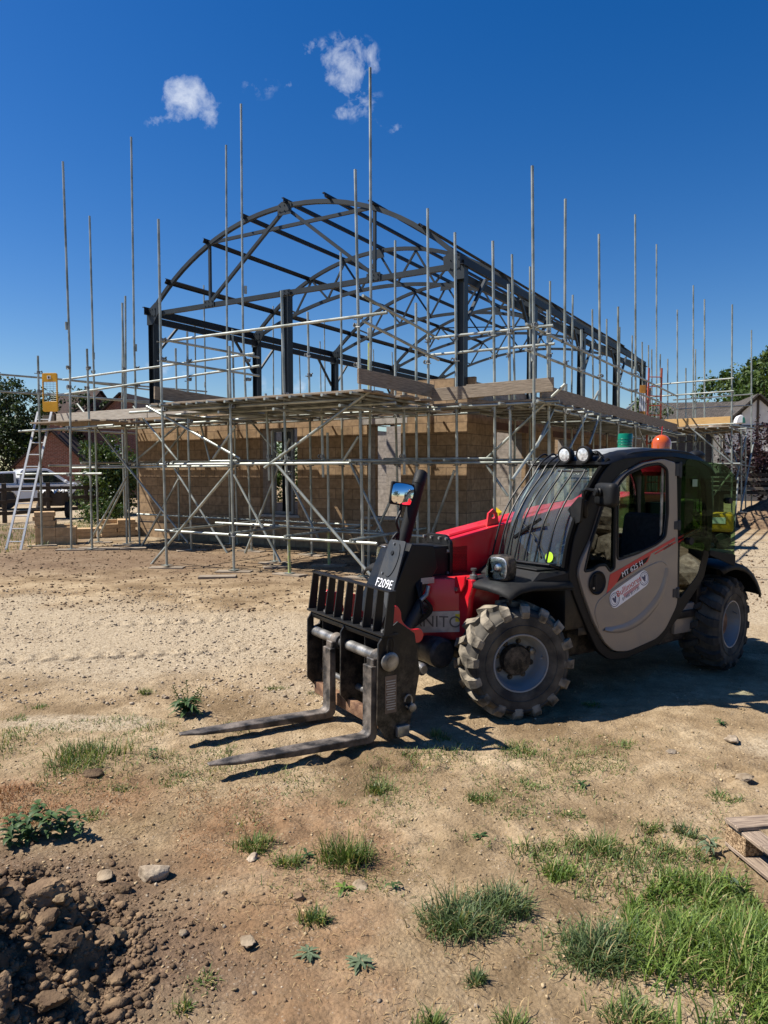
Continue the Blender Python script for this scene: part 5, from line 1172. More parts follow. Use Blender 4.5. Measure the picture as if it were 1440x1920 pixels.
# ---- ladders and gates
ALU = mat('aluminium', (0.50, 0.50, 0.48), .4, .5, vs=5, var=.1)
def ladder(name, label, foot, top, wdir, width, n, m, r=.028, rung=.3):
    o = thing(name, label, 'ladder', foot, 0); d = Vector(top) - Vector(foot); wd = Vector(wdir).normalized() * width / 2
    for s in (-1, 1): MB().span(wd * s, d + wd * s, .026, .055, up=wd, bev=.006).build('stile', m, o, smooth=0)
    L = d.length
    for k in range(int((L - .2) / rung) + 1):
        c = d * ((.2 + k * rung) / L); MB().tube(c - wd, c + wd, .015, 8).build('rung', m, o)
    return o
fl = at_z(25, 1032); tl_ = at_d(84, 772, 17.4)
ladder('ladder', 'aluminium ladder leaning against the left scaffold below the yellow gate', (fl.x, fl.y, 0), (tl_.x, tl_.y, tl_.z), Vector((1, .0, 0)), .32, 15, ALU)
ORANGE = mat('orange_paint', (0.52, 0.10, 0.045), .5, .1, vs=6, var=.25)
f2 = at_d(1222, 905, 22.6); t2_ = at_d(1229, 690, 23.2)
ladder('ladder', 'faded orange ladder rising above the far scaffold deck', (f2.x, f2.y, .0), (t2_.x, t2_.y, t2_.z), Vector((1, .1, 0)), .42, 20, ORANGE)
YEL = mat('yellow_paint', (0.72, 0.36, 0.012), .4, .0, vs=4, var=.08)
gp_ = at_d(95, 772, 17.0); gt = thing('ladder_gate', 'yellow safety gate with a meshed middle above the aluminium ladder', 'safety gate', (gp_.x, gp_.y, gp_.z), R(-8))
GH, GW = .88, .37
MB().plate([round2([(-GW / 2, 0), (GW / 2, 0), (GW / 2, GH), (-GW / 2, GH)], .05), round2([(-GW / 2 + .025, .23), (GW / 2 - .025, .23), (GW / 2 - .025, GH - .2), (-GW / 2 + .025, GH - .2)], .01)], (0, 0, 0), (1, 0, 0), (0, 0, 1), .04, .006).build('panel', YEL, gt, smooth=20)
ms = MB()
for k in range(12): ms.tube((-GW / 2 + .03, 0, .235 + k * .042), (GW / 2 - .03, 0, .235 + k * .042), .003, 5)
for k in range(5): ms.tube((-GW / 2 + .03 + k * .078, 0, .23), (-GW / 2 + .03 + k * .078, 0, GH - .2), .003, 5)
ms.build('mesh_infill', GALV, gt)
st = MB().box((-.01, -.023, GH - .1), (.09, .004, .08)).build('notice', UPVC, gt, smooth=0); MB().box((-.01, -.027, GH - .1), (.035, .003, .05)).build('pictogram', BLACKP, st, smooth=0)
g2 = at_d(1204, 786, 22.4); g2o = thing('ladder_gate', 'upright gate panel striped white between two rusty yellow plates, beside the orange ladder', 'safety gate', (g2.x, g2.y, g2.z), R(-15))
OCH = mat('ochre_plate', (0.40, 0.17, 0.02), .6, 0, vs=6, var=.3)
for z0, z1 in ((0, .24), (.78, 1.02)): MB().box((0, 0, (z0 + z1) / 2), (.17, .03, z1 - z0), None, .004).build('plate', OCH, g2o, smooth=0)
for x in (-.065, -.005, .06): MB().box((x, 0, .51), (.042, .025, .54)).build('slat', UPVC, g2o, smooth=0)
# buckets on the far deck
bk = at_d(1338, 771, 23.0); tag(MB().lathe([(0, 0), (.13, 0), (.16, .24), (.17, .25), (.155, .25), (.13, .02)], (0, 0, 0), (0, 0, 1), 18).build('bucket', UPVC), 'white bucket standing behind the yellow toe board', 'bucket'); bpy.data.objects['bucket'].location = (bk.x, bk.y, 3.08 + .0)
bk.z = 3.08
TEAL = mat('green_sheet', (0.02, 0.16, 0.12), .4)
cv = at_d(1386, 794, 24.0); co = thing('hooped_cover', 'white and green hooped cover at the right end of the far deck', 'cover', (cv.x, cv.y, cv.z), R(-15))
MB().plate([[(.24 * math.cos(a) * .55, .26 * math.sin(a)) for a in np.linspace(0, math.pi, 14)]], (0, 0, 0), (1, 0, 0), (0, 0, 1), .5, .02).build('hood', UPVC, co, smooth=40)
MB().plate([[(.24 * math.cos(a) * .56, .265 * math.sin(a)) for a in np.linspace(.0, .9, 10)] + [(.05, .16), (.05, 0)]], (0, -.256, 0), (1, 0, 0), (0, 0, 1), .012).build('stripe', TEAL, co, smooth=0)
# ---- stacks of blocks left of the hall
BLK = mat('concrete_block', (0.50, 0.34, 0.19), .92, 0, vs=9, var=.14, bump=.4, bs=50, spec=.15)
bt = MB().box((0, 0, .1075), (.44, .1, .215), None, .004).build('concrete_block', BLK, smooth=0); bme = bt.data; bpy.data.objects.remove(bt)
def block(p, rz, flat=False, lab='tan concrete block in the stack', grp=''):
    o = bpy.data.objects.new('concrete_block', bme); COL.objects.link(o); o.location = p; o.rotation_euler = (math.pi / 2 if flat else 0, 0, rz); return tag(o, lab, 'block', grp)
s1 = at_z(112, 1021); ax = Vector((math.cos(R(20)), math.sin(R(20)), 0)); ay = Vector((-ax.y, ax.x, 0)); rz1 = R(20)
for z in range(2):
    for i in range(2):
        for j in range(5):
            block(s1 + ax * (i * .445 - .3) + ay * (j * .105) + Vector((0, 0, z * .217 - .02)), rz1, lab='tan concrete block in the low banded pack left of the hall', grp='blocks in the low pack')
for z in range(4):
    for j in range(2):
        block(s1 + ax * (-.36 + random.uniform(-.03, .03)) + ay * (.1 + .22 * j) + Vector((0, .10, .416 + z * .103)), rz1 + random.uniform(-.08, .08), True, 'tan concrete block laid flat in the small column on the low pack', 'blocks in the small column')
block(s1 + ax * .02 + ay * .2 + Vector((0, .1, .416)), rz1 + .1, True, 'single tan block lying right of the small block column')
s2 = at_z(208, 1008)
for z in range(5):
    for i in range(2):
        for j in range(3):
            if z == 4 and i == 0 and j != 1: continue
            block(s2 + ax * (i * .45 - .1 + .06 * (z % 2)) + ay * (j * .225) + Vector((0, .1, z * .103)), rz1 + random.uniform(-.04, .04), True, 'tan concrete block in the loose pile against the hall corner', 'blocks in the loose pile')
for z in range(3):
    for j in range(2): block(s2 + ax * (-.62) + ay * (j * .225) + Vector((0, .1, z * .103)), rz1 + random.uniform(-.06, .06), True, 'tan concrete block in the low left end of the loose pile', 'blocks at the left end of the loose pile')
# yellow sack in the side doorway
yb = rock_mesh(MB(), (0, 0, 0), .24, .9, .35, 3, 33).build('yellow_sack', mat('yellow_sheet', (0.75, 0.55, 0.02), .45), smooth=50, uv=False); q = w_of(.22, 1.85, .85); yb.location = q
tag(yb, 'crumpled yellow sack in the doorway of the side wall', 'sack')
ys = thing('sack_support', 'low stack of grey blocks under the yellow sack', 'block stack', w_of(.22, 1.9, -.1), YAW_B)
for z in range(3): MB().box((0, 0, .12 + z * .222), (.44, .21, .218), None, .004).build('block', GBLOCK, ys, smooth=0)
yb.location.z = .76
# ================================================================ TELEHANDLER
TF = Vector((-.85, -.527, 0)).normalized(); TL_ = Vector((-TF.y, TF.x, 0)); TO = Vector((.435, 5.84, 0))
tele = thing('telehandler', 'red and black compact telehandler with beige door and forks lowered to the ground', 'telehandler', TO, math.atan2(TF.y, TF.x))
def to_t(p): d = p - TO; return Vector((d.dot(TF), d.dot(TL_), d.z))
def sd(px, py, y):                                  # picture point on the machine's plane y = const -> (x, z)
    p = to_t(hit(px, py, TO + TL_ * y, TL_)); return (p.x, p.z)
def paint(name, col, rough=.3, coat=.3, dust=.25, var=.05, spec=.5, bump=0.0):
    """machine paint with a film of dust in patches"""
    m = bpy.data.materials.new(name); m.use_nodes = True; n, l = nt(m); p = n['Principled BSDF']
    p.inputs['Coat Weight'].default_value = coat; p.inputs['Coat Roughness'].default_value = .12; p.inputs['Specular IOR Level'].default_value = spec
    tc = n.new('ShaderNodeTexCoord'); t = n.new('ShaderNodeTexNoise'); t.inputs['Scale'].default_value = 5; t.inputs['Detail'].default_value = 9; t.inputs['Roughness'].default_value = .7; l.new(tc.outputs['Object'], t.inputs['Vector'])
    r = n.new('ShaderNodeMapRange'); r.inputs['From Min'].default_value = .45; r.inputs['From Max'].default_value = .75; r.inputs['To Max'].default_value = dust; l.new(t.outputs['Fac'], r.inputs['Value'])
    sx_ = n.new('ShaderNodeSeparateXYZ'); l.new(tc.outputs['Object'], sx_.inputs[0]); lowr = n.new('ShaderNodeMapRange'); lowr.inputs['From Min'].default_value = .75; lowr.inputs['From Max'].default_value = .1; lowr.inputs['To Max'].default_value = .55; l.new(sx_.outputs['Z'], lowr.inputs['Value'])
    t3 = n.new('ShaderNodeTexNoise'); t3.inputs['Scale'].default_value = 14; t3.inputs['Detail'].default_value = 9; t3.inputs['Roughness'].default_value = .75; l.new(tc.outputs['Object'], t3.inputs['Vector']); t3r = n.new('ShaderNodeMapRange'); t3r.inputs['From Min'].default_value = .42; t3r.inputs['From Max'].default_value = .68; l.new(t3.outputs['Fac'], t3r.inputs['Value'])
    md_ = n.new('ShaderNodeMath'); md_.operation = 'MULTIPLY'; l.new(lowr.outputs[0], md_.inputs[0]); l.new(t3r.outputs[0], md_.inputs[1]); ms_ = n.new('ShaderNodeMath'); ms_.operation = 'MAXIMUM'; l.new(md_.outputs[0], ms_.inputs[0]); l.new(r.outputs[0], ms_.inputs[1])
    mx = n.new('ShaderNodeMixRGB'); mx.inputs[1].default_value = (*col, 1); mx.inputs[2].default_value = (.26, .20, .14, 1); l.new(ms_.outputs[0], mx.inputs[0]); l.new(mx.outputs[0], p.inputs['Base Color'])
    rr = n.new('ShaderNodeMapRange'); rr.inputs['To Min'].default_value = rough; rr.inputs['To Max'].default_value = min(1, rough + .45); l.new(r.outputs[0], rr.inputs['Value']); rr.inputs['From Max'].default_value = max(dust, .05); l.new(rr.outputs[0], p.inputs['Roughness'])
    if bump:
        b = n.new('ShaderNodeBump'); b.inputs['Strength'].default_value = bump; b.inputs['Distance'].default_value = .004; t2 = n.new('ShaderNodeTexNoise'); t2.inputs['Scale'].default_value = 160; l.new(tc.outputs['Object'], t2.inputs['Vector']); l.new(t2.outputs['Fac'], b.inputs['Height']); l.new(b.outputs[0], p.inputs['Normal'])
    return m
TRED = paint('red_paint', (.62, .011, .022), .30, .3, .12); TBLK = paint('black_paint', (.006, .0065, .0075), .40, .02, .03, spec=.3); TGRY = paint('charcoal_paint', (.026, .030, .035), .5, .03, .08, spec=.35)
TBEI = paint('beige_paint', (.225, .195, .168), .28, .4, .22); TPLA = paint('black_moulded_plastic', (.008, .0085, .009), .55, 0, .04, bump=.3, spec=.25); RIM = paint('grey_rim_paint', (.20, .225, .25), .4, .1, .3)
FORK = mat('worn_fork_steel', (.24, .20, .165), .55, .35, vs=9, col2=(.028, .026, .025), bump=.5, bs=50, lo=.38, hi=.66, det=10); WORN = mat('bare_worn_steel', (.42, .41, .39), .42, .75, vs=9, col2=(.16, .155, .15), bump=.15, bs=90)
RUST = mat('rusty_steel', (.28, .16, .09), .8, .3, vs=12, col2=(.12, .06, .035), bump=.4, bs=70)
RUBR = mat('tyre_rubber', (.032, .030, .028), .85, 0, vs=7, col2=(.10, .088, .07), bump=.2, bs=90, spec=.25); DUSTY = mat('dusty_tyre_lugs', (.31, .265, .20), .95, 0, vs=11, col2=(.07, .062, .05), bump=.4, bs=60, spec=.12, lo=.34, hi=.62); RUBL = mat('dark_tyre_lugs', (.055, .050, .043), .85, 0, vs=9, col2=(.028, .027, .026), bump=.3, bs=60, spec=.2)
WHT = mat('white_vinyl', (.78, .78, .80), .4, 0, var=.03); NAVY = mat('navy_vinyl', (.03, .045, .12), .4, 0, var=.05); REDV = mat('red_vinyl', (.50, .025, .03), .35, 0, var=.05); SILV = mat('silver_vinyl', (.36, .36, .36), .35, .3, vs=20, var=.15)
WSG = glass('windscreen_glass', (.78, .92, .89), 1.42, .03, .075); SIDEG = glass('side_glass', (.50, .62, .50), 1.5, .05); GREENG = glass('green_tinted_glass', (.46, .60, .43), 1.06, .01); QUARTG = glass('quarter_glass', (.30, .38, .26), 1.5, .12)
LENS = glass('clear_lens', (.92, .95, .96), 1.5, .06); REFL = mat('lamp_reflector', (.80, .81, .83), .28, .6, vs=45, var=.25, bump=.6, bs=40); MIRR = mat('mirror_silver', (.9, .9, .9), .01, 1.0, var=0)
AMB = mat('amber_lens', (.50, .085, .004), .12, 0, var=.12, spec=.8, coat=.6); GRNB = mat('green_beacon', (.004, .15, .08), .12, 0, var=.1, spec=.8)
SEATM = mat('seat_fabric', (.018, .019, .021), .9, 0, vs=30, var=.3)
def XZ(o_y, outs, t, name, m, parent=tele, bev=.004, smooth=35, rad=0.0):
    """plate lying in the machine's side plane, outlines in (x, z)"""
    if rad: outs = [round2(o, rad) for o in outs]
    return MB().plate(outs, (0, o_y, 0), (1, 0, 0), (0, 0, 1), t, bev).build(name, m, parent, smooth=smooth)
def bx(name, m, x0, x1, y0, y1, z0, z1, bev=.008, parent=tele, seg=2): return MB().box(((x0 + x1) / 2, (y0 + y1) / 2, (z0 + z1) / 2), (x1 - x0, y1 - y0, z1 - z0), None, bev, seg).build(name, m, parent)
# ---- wheels
RW, WW = .41, .31
def make_wheel(lug_m):
    t = MB(); t.lathe([(.20, .135), (.215, .150), (.25, .158), (.31, .165), (.350, .160), (.370, .140), (.380, .08), (.382, 0), (.380, -.08), (.370, -.140), (.350, -.160), (.31, -.165), (.25, -.158), (.215, -.15), (.20, -.135), (.185, -.10), (.185, .10)], (0, 0, 0), (0, 1, 0), 64, closed=True)
    t.lathe([(.268, .1600), (.272, .1665), (.276, .1600)], (0, 0, 0), (0, 1, 0), 64, cap=False); t.lathe([(.335, .163), (.340, .169), (.345, .162)], (0, 0, 0), (0, 1, 0), 64, cap=False)
    tyre = t.build('wheel', RUBR, tele, smooth=45)
    g = MB(); n = 16
    def P(th, r, y): return Vector((r * math.sin(th), y, r * math.cos(th)))
    for s in (-1, 1):
        for k in range(n):
            th0 = 2 * math.pi * (k + (.5 if s > 0 else 0)) / n; secs = []
            for (y, dth, w, ro, ri) in ((-.02, -.03, .062, .416, .376), (.05, .055, .064, .419, .376), (.105, .115, .074, .418, .374), (.148, .130, .084, .408, .366), (.176, .138, .078, .368, .328), (.170, .140, .058, .332, .312)):
                a = w / .41 / 2; secs.append([P(th0 + dth - a, ri, s * (y - (.012 if y > .15 else 0))), P(th0 + dth - a * .8, ro, s * y), P(th0 + dth + a * .8, ro, s * y), P(th0 + dth + a, ri, s * (y - (.012 if y > .15 else 0)))])
            vs = [p for q in secs for p in q]; fs = []
            for i in range(len(secs) - 1):
                for j in range(4):
                    f = (i * 4 + j, i * 4 + (j + 1) % 4, i * 4 + 4 + (j + 1) % 4, i * 4 + 4 + j); fs.append(f if s > 0 else f[::-1])
            e0 = (3, 2, 1, 0); e1 = tuple((len(secs) - 1) * 4 + j for j in range(4)); fs += [e0 if s > 0 else e0[::-1], e1 if s > 0 else e1[::-1]]
            g.add(vs, fs)
    g.build('tread_lugs', lug_m, tyre, smooth=0)
    r = MB(); r.lathe([(.207, .135), (.212, .142), (.208, .152), (.198, .150), (.194, .128), (.186, .118), (.176, .05), (.160, .022), (.150, .014), (.09, .012)], (0, 0, 0), (0, 1, 0), 56, cap=False); r.lathe([(.207, -.135), (.212, -.142), (.2, -.15), (.19, -.1), (.186, .02)], (0, 0, 0), (0, 1, 0), 40, cap=False)
    r.tube((-.18, .10, .03), (-.15, .15, .028), .006, 6); rim = r.build('rim', RIM, tyre, smooth=40)
    h = MB(); h.lathe([(.112, .012), (.114, .050), (.106, .058), (.102, .075), (.060, .082), (.02, .084), (0, .084)], (0, 0, 0), (0, 1, 0), 36); h.build('hub', TPLA, tyre)
    b = MB()
    for k in range(8):
        a = 2 * math.pi * (k + .3) / 8; c = Vector((.133 * math.cos(a), .013, .133 * math.sin(a))); b.lathe([(.021, -.012), (.021, .004), (.013, .005), (.012, .022), (0, .023)], c, (0, 1, 0), 10)
    b.lathe([(.10, .006), (.155, .006)], (0, 0, 0), (0, 1, 0), 40, cap=False)
    b.build('wheel_nuts', TBLK, tyre)
    v = MB().lathe([(.024, 0), (.024, .02), (.018, .024), (0, .024)], (-.135, .02, .055), (0, 1, 0), 14).build('valve_guard', WORN, tyre)
    return tyre
def put(w, x, y, steer, z=RW - .012, roll=0):
    w.location = (x, y, z); w.rotation_euler = (0, roll, steer); return w
w1 = make_wheel(DUSTY); put(w1, -.125, .75, R(-19), RW - .02)
def dupw(w):
    c = w.copy(); COL.objects.link(c)
    for ch in w.children: d = ch.copy(); COL.objects.link(d); d.parent = c
    return c
w2 = dupw(w1); put(w2, -.125, -.75, R(180 - 19), RW - .02)
w3 = make_wheel(RUBL); put(w3, -2.50, .75, R(13), RW - .012, .3); w3.children
hubr = [c for c in w3.children if c.name.startswith('hub')][0]; hubr.data = hubr.data.copy(); hubr.data.materials[0] = RUST
w4 = dupw(w3); put(w4, -2.50, -.75, R(193))
# ---- chassis and axles
bx('chassis', TBLK, -2.85, .05, -.34, .34, .36, .66)
MB().lathe([(.06, -.62), (.10, -.45), (.10, -.2), (.15, -.12), (.15, .12), (.10, .2), (.10, .45), (.06, .62)], (0, 0, .40), (0, 1, 0), 24).build('axle', TBLK, tele)
MB().lathe([(.06, -.62), (.10, -.45), (.10, -.2), (.15, -.12), (.15, .12), (.10, .2), (.10, .45), (.06, .62)], (-2.5, 0, .40), (0, 1, 0), 24).build('axle', TBLK, tele)
MB().lathe([(.085, -.30), (.105, -.28), (.105, .20), (.112, .22), (.112, .30), (.09, .32)], (.24, .08, .395), (0, 1, 0), 24).build('axle_cylinder', TGRY, tele)
nose = MB().plate([round2([(-.30, -.30), (.36, -.30), (.40, -.05), (.385, .10), (.02, .40), (-.30, .40)], .02)], (0, 0, .70), (1, 0, 0), (0, 1, 0), .47, .015).build('front_nose', TRED, tele, smooth=35)
nA, nB = Vector((.385, .10, 0)), Vector((.02, .40, 0)); nd = (nA - nB).normalized(); nn_ = Vector((-nd.y, nd.x, 0)); nn_ = nn_ if nn_.y > 0 else -nn_; nc = (nA + nB) / 2
MB().plate([round2([(-.20, -.085), (.205, -.065), (.205, .095), (-.20, .075)], .008)], nc + nn_ * .004 + Vector((0, 0, .60)), -nd, Vector((0, 0, 1)), .006, .001).build('badge_panel', SILV, nose)
text('MANITOU', .122, mat('badge_grey', (.085, .085, .09), .4, .2, var=.05), nose, nc + nn_ * .0085 + Vector((0, 0, .605)), -nd, (0, 0, 1), .002, 'badge_lettering')
MB().box(nc + nn_ * .006 - nd * .17 + Vector((0, 0, .64)), (.05, .003, .06), Matrix.Rotation(math.atan2(nd.y, nd.x), 3, 'Z')).build('warning_label', mat('yellow_label', (.75, .55, .02), .5, 0, var=.05), nose, smooth=0)
br = MB().plate([round2([(.345, .93), (.50, .945), (.52, .90), (.475, .80), (.462, .68), (.44, .585), (.41, .50), (.36, .46), (.345, .50)], .012)], (.045, 0, 0), (0, 1, 0), (0, 0, 1), .05, .006).build('front_bracket', TRED, tele)
MB().plate([round2([(.335, .82), (.335, .95), (.46, .97), (.45, .90), (.41, .84)], .015)], (.085, 0, 0), (0, 1, 0), (0, 0, 1), .02, .004).build('bracket_plate', TRED, br); MB().tube((.09, .36, .86), (.105, .36, .86), .016, 8).build('bolt', WORN, br)
MB().lathe([(.03, 0), (.03, .03), (.012, .035), (.012, .06), (.022, .065), (.022, .08)], (.02, .47, .945), (0, 0, 1), 14).build('filler_cap', WORN, tele)
# ---- boom
YB = -.035; WB = .33
boom = XZ(YB, [[(-2.75, 1.02), (-2.9, 1.20), (-2.88, 1.42), (-2.7, 1.53), (-2.3, 1.54), (-1.2, 1.43), (-.62, 1.325), (-.02, 1.215), (-.02, .895), (-.5, .885), (-1.6, .93)]], WB, 'boom', TRED, bev=.016)
MB().box((-.62, YB, 1.325), (1.15, .20, .03), Matrix.Rotation(.17, 3, 'Y'), .012).build('boom_cover', TRED, boom)
XZ(YB + .10, [[(-.56, 1.30), (-.545, 1.40), (-.50, 1.435), (-.45, 1.40), (-.43, 1.28)], [(-.50 + .022 * math.cos(a), 1.375 + .022 * math.sin(a)) for a in np.linspace(0, 6.28, 13)[:-1]]], .02, 'lifting_lug', TRED, boom, .002)
MB().plate([round2([(-.19, .88), (.19, .88), (.19, 1.19), (.12, 1.245), (-.12, 1.245), (-.19, 1.19)], .02), round2([(-.125, .93), (.125, .93), (.125, 1.165), (-.125, 1.165)], .02)], (-.012, YB, 0), (0, 1, 0), (0, 0, 1), .03, .004).build('boom_collar', TBLK, boom)
cb = MB()
for y in (-.15, -.05, .06, .15): cb.tube((.0, YB + y, 1.215), (.02, YB + y, 1.215), .012, 6)
cb.tube((.0, YB + .168, 1.12), (.02, YB + .168, 1.12), .014, 6); cb.tube((.0, YB + .168, .95), (.02, YB + .168, .95), .014, 6); cb.build('collar_bolts', WORN, boom, smooth=0)
XZ(YB + .03, [[(-.2, .93), (-.2, 1.165), (.34, 1.165), (.46, 1.15), (.60, .86), (.70, .66), (.74, .42), (.66, .30), (.52, .34), (.44, .60), (.24, .86), (.0, .93)]], .27, 'inner_boom', TBLK, bev=.014)
head = XZ(.19, [[(.20, 1.02), (.24, 1.19), (.44, 1.21), (.62, .82), (.72, .60), (.74, .42), (.64, .34), (.54, .40), (.42, .72)]], .16, 'boom_head', TBLK, bev=.01)
eyv = Vector((.40, 0, -1)).normalized(); pn = MB().plate([round2([(-.115, 0), (.10, 0), (.125, .2), (.165, .52), (.12, .50), (.03, .43), (-.115, .36)], .025)], (.515, .215, 1.235), (0, 1, 0), eyv, .012, .002).build('front_cover', TGRY, head)
nrm = Vector((0, 1, 0)).cross(-eyv) ; fo_ = Vector((.515, .215, 1.235)) + Vector((1, 0, .4)).normalized() * .009
text('F209E', .092, WHT, pn, fo_ + eyv * .335 + Vector((0, .004, 0)), (0, 1, 0), -eyv, .0012, 'fleet_number')
ov = MB(); pts_ = [fo_ + eyv * (.15 + .13 * math.sin(a)) + Vector((0, .01 + .068 * math.cos(a), 0)) for a in np.linspace(-1.2, 1.9, 22)]; ov.path(pts_, .0025, 5); ov.tube(fo_ + eyv * .10 + Vector((0, -.02, 0)), fo_ + eyv * .10 + Vector((.004, -.02, .002)), .017, 12); ov.build('cover_seam', BLACKP, pn)
bl_ = MB()
for a, b in ((.03, -.03), (.26, -.06)): bl_.tube(fo_ + eyv * a + Vector((0, b, 0)), fo_ + eyv * a + Vector((.008, b, .003)), .009, 6)
bl_.build('cover_bolt', WORN, pn, smooth=0)
MB().box((.30, .275, .93), (.12, .004, .045)).build('data_plate', SILV, head, smooth=0)
hs_ = MB()
for k in range(5):
    a = k * .035; hs_.path(smooth_path([(.36 - a * .3, .20 + .03 * (k % 2), 1.0), (.40, .30 + a * .4, .86 - a), (.30 + a * .5, .33, .72), (.44, .29, .60 + a * .5), (.60, .22, .50)], 6), .011, 7)
hs_.build('hydraulic_hoses', BLACKP, tele); MB().path([(.33, .33, .90), (.35, .335, .84), (.40, .33, .80)], .016, 8).build('hose_coupling', WORN, tele)
MB().tube((.36, .30, .78), (.52, .26, .52), .045, 14).build('hydraulic_ram', TGRY, tele); MB().tube((.52, .26, .52), (.66, .22, .44), .022, 12).build('hydraulic_ram_rod', WORN, tele)
MB().lathe([(.03, 0), (.045, .02), (.045, .08), (.03, .1)], (.50, .42, .34), (0, 1, 0), 12).build('pin', WORN, tele)
# ---- fork carriage
car = MB(); 
pl = [(.80, .70), (.93, .79), (1.02, .735), (1.075, .66), (1.085, .15), (1.0, .03), (.86, .035), (.80, .25), (.76, .45)]
slot = round2([(.96, .60), (1.0, .69), (1.035, .66), (1.03, .60)], .015)
sp1 = XZ(.835, [pl], .016, 'carriage', TBLK, bev=.002); car_o = sp1
pl2 = [(.84, .70), (.95, .745), (1.02, .70), (1.06, .64), (1.065, .20), (.93, .05), (.84, .08), (.82, .4)]
XZ(.315, [pl2], .016, 'side_plate', TBLK, car_o, .002)
XZ(-.205, [pl2, round2([(.955, .60), (.955, .68), (1.01, .66), (1.01, .58)], .015)], .016, 'side_plate', TBLK, car_o, .002)
MB().tube((1.0, -.215, .545), (1.0, .86, .545), .036, 24).build('fork_shaft', WORN, car_o)
MB().lathe([(.05, 0), (.062, .006), (.062, .022), (.05, .03), (.034, .03), (.034, .034), (0, .034)], (1.0, .845, .545), (0, 1, 0), 24).build('shaft_collar', WORN, car_o)
MB().tube((.93, -.2, .24), (.93, .83, .24), .022, 16).build('lower_bar', WORN, car_o)
bx('cross_beam', RUST, .965, 1.01, -.195, .825, .075, .165, .004, car_o); bx('back_plate', TBLK, .80, .83, -.19, .82, .18, .62, .003, car_o); bx('cross_beam', TBLK, .86, 1.03, -.2, .83, .655, .685, .004, car_o)
bx('mount_block', TBLK, .72, .84, .05, .42, .30, .62, .01, car_o); bx('foot_block', WORN, .86, .95, .845, .875, .05, .12, .004, car_o)
for y in (-.12, .5): bx('stiffener', TBLK, .83, .98, y, y + .014, .18, .655, .002, car_o)
gd = bx('load_guard', TBLK, .94, 1.06, -.215, .865, .705, .72, .002, car_o)
lg = bpy.data.objects.new
for k in range(9):
    y = -.205 + 1.065 * k / 8; MB().plate([[(.985, .72), (1.05, .72), (1.01, .985), (.96, .985)]], (0, y, 0), (1, 0, 0), (0, 0, 1), .012, .001).build('guard_bar', TBLK, car_o, smooth=0)
MB().span((.985, -.212, .988), (.985, .868, .988), .055, .008).build('guard_rail', TBLK, car_o, smooth=0)
gb = MB()
for k in range(8): gb.box((1.0 + .01 * (k % 2), -.14 + 1.065 * k / 8, .728), (.02, .02, .016))
gb.build('guard_bolts', WORN, car_o, smooth=0)
for y, nm in ((.64, ''), (.075, '')):
    hk = MB().plate([smooth2([(.60, .80), (.64, .83), (.675, .79), (.69, .72), (.76, .66), (.84, .65), (.86, .60), (.82, .56), (.72, .59), (.64, .64), (.605, .72)], 4)], (0, 0, 0), (1, 0, 0), (0, 0, 1), .025, .003)
    A_ = np.array(hk.v); A_[:, 0] = (1.46 - A_[:, 0]); hk.v = [tuple(q) for q in A_]; hk.f = [f[::-1] for f in hk.f]
    o = hk.build('hook', TRED, car_o); o.location = (.0, y, .02); MB().tube((.74, .01, .70), (.74, .03, .70), .02, 10).build('hook_pin', WORN, o).parent = car_o
    bpy.data.objects[-1] if False else None
for ob in [o for o in bpy.data.objects if o.name.startswith('hook_pin')]: pass
for y in (-.24, -.12): XZ(y, [smooth2([(.80, .70), (.83, .82), (.87, .84), (.90, .80), (.885, .70), (.84, .67)], 4)], .02, 'latch', TRED, car_o, .003)
dl = MB().box((.985, .845, .33), (.085, .002, .24)).build('load_label', mat('brown_label', (.16, .11, .08), .5, 0, var=.1), car_o, smooth=0)
for k in range(13): pass
ll = MB()
for k in range(12): ll.box((.985, .8475, .235 + k * .0165), (.070 if k % 3 else .055, .002, .006))
ll.build('label_lines', SILV, car_o, smooth=0)
MB().path([Vector((.86 + .028 * math.cos(a), .86, .27 + .04 * math.sin(a))) for a in np.linspace(0, 5.6, 18)], .006, 6).build('shackle', WORN, car_o); MB().lathe([(.02, 0), (.028, .01), (.028, .03), (.012, .035), (0, .035)], (.835, .845, .225), (0, 1, 0), 12).build('grease_cap', WORN, car_o)
MB().path([(1.0 + .022, .86, .60), (1.0 + .022, .868, .665), (1.0 + .012, .868, .695), (1.0 - .012, .868, .695), (1.0 - .022, .868, .665), (1.0 - .022, .86, .60)], .006, 6).build('shaft_keeper', TBLK, car_o)
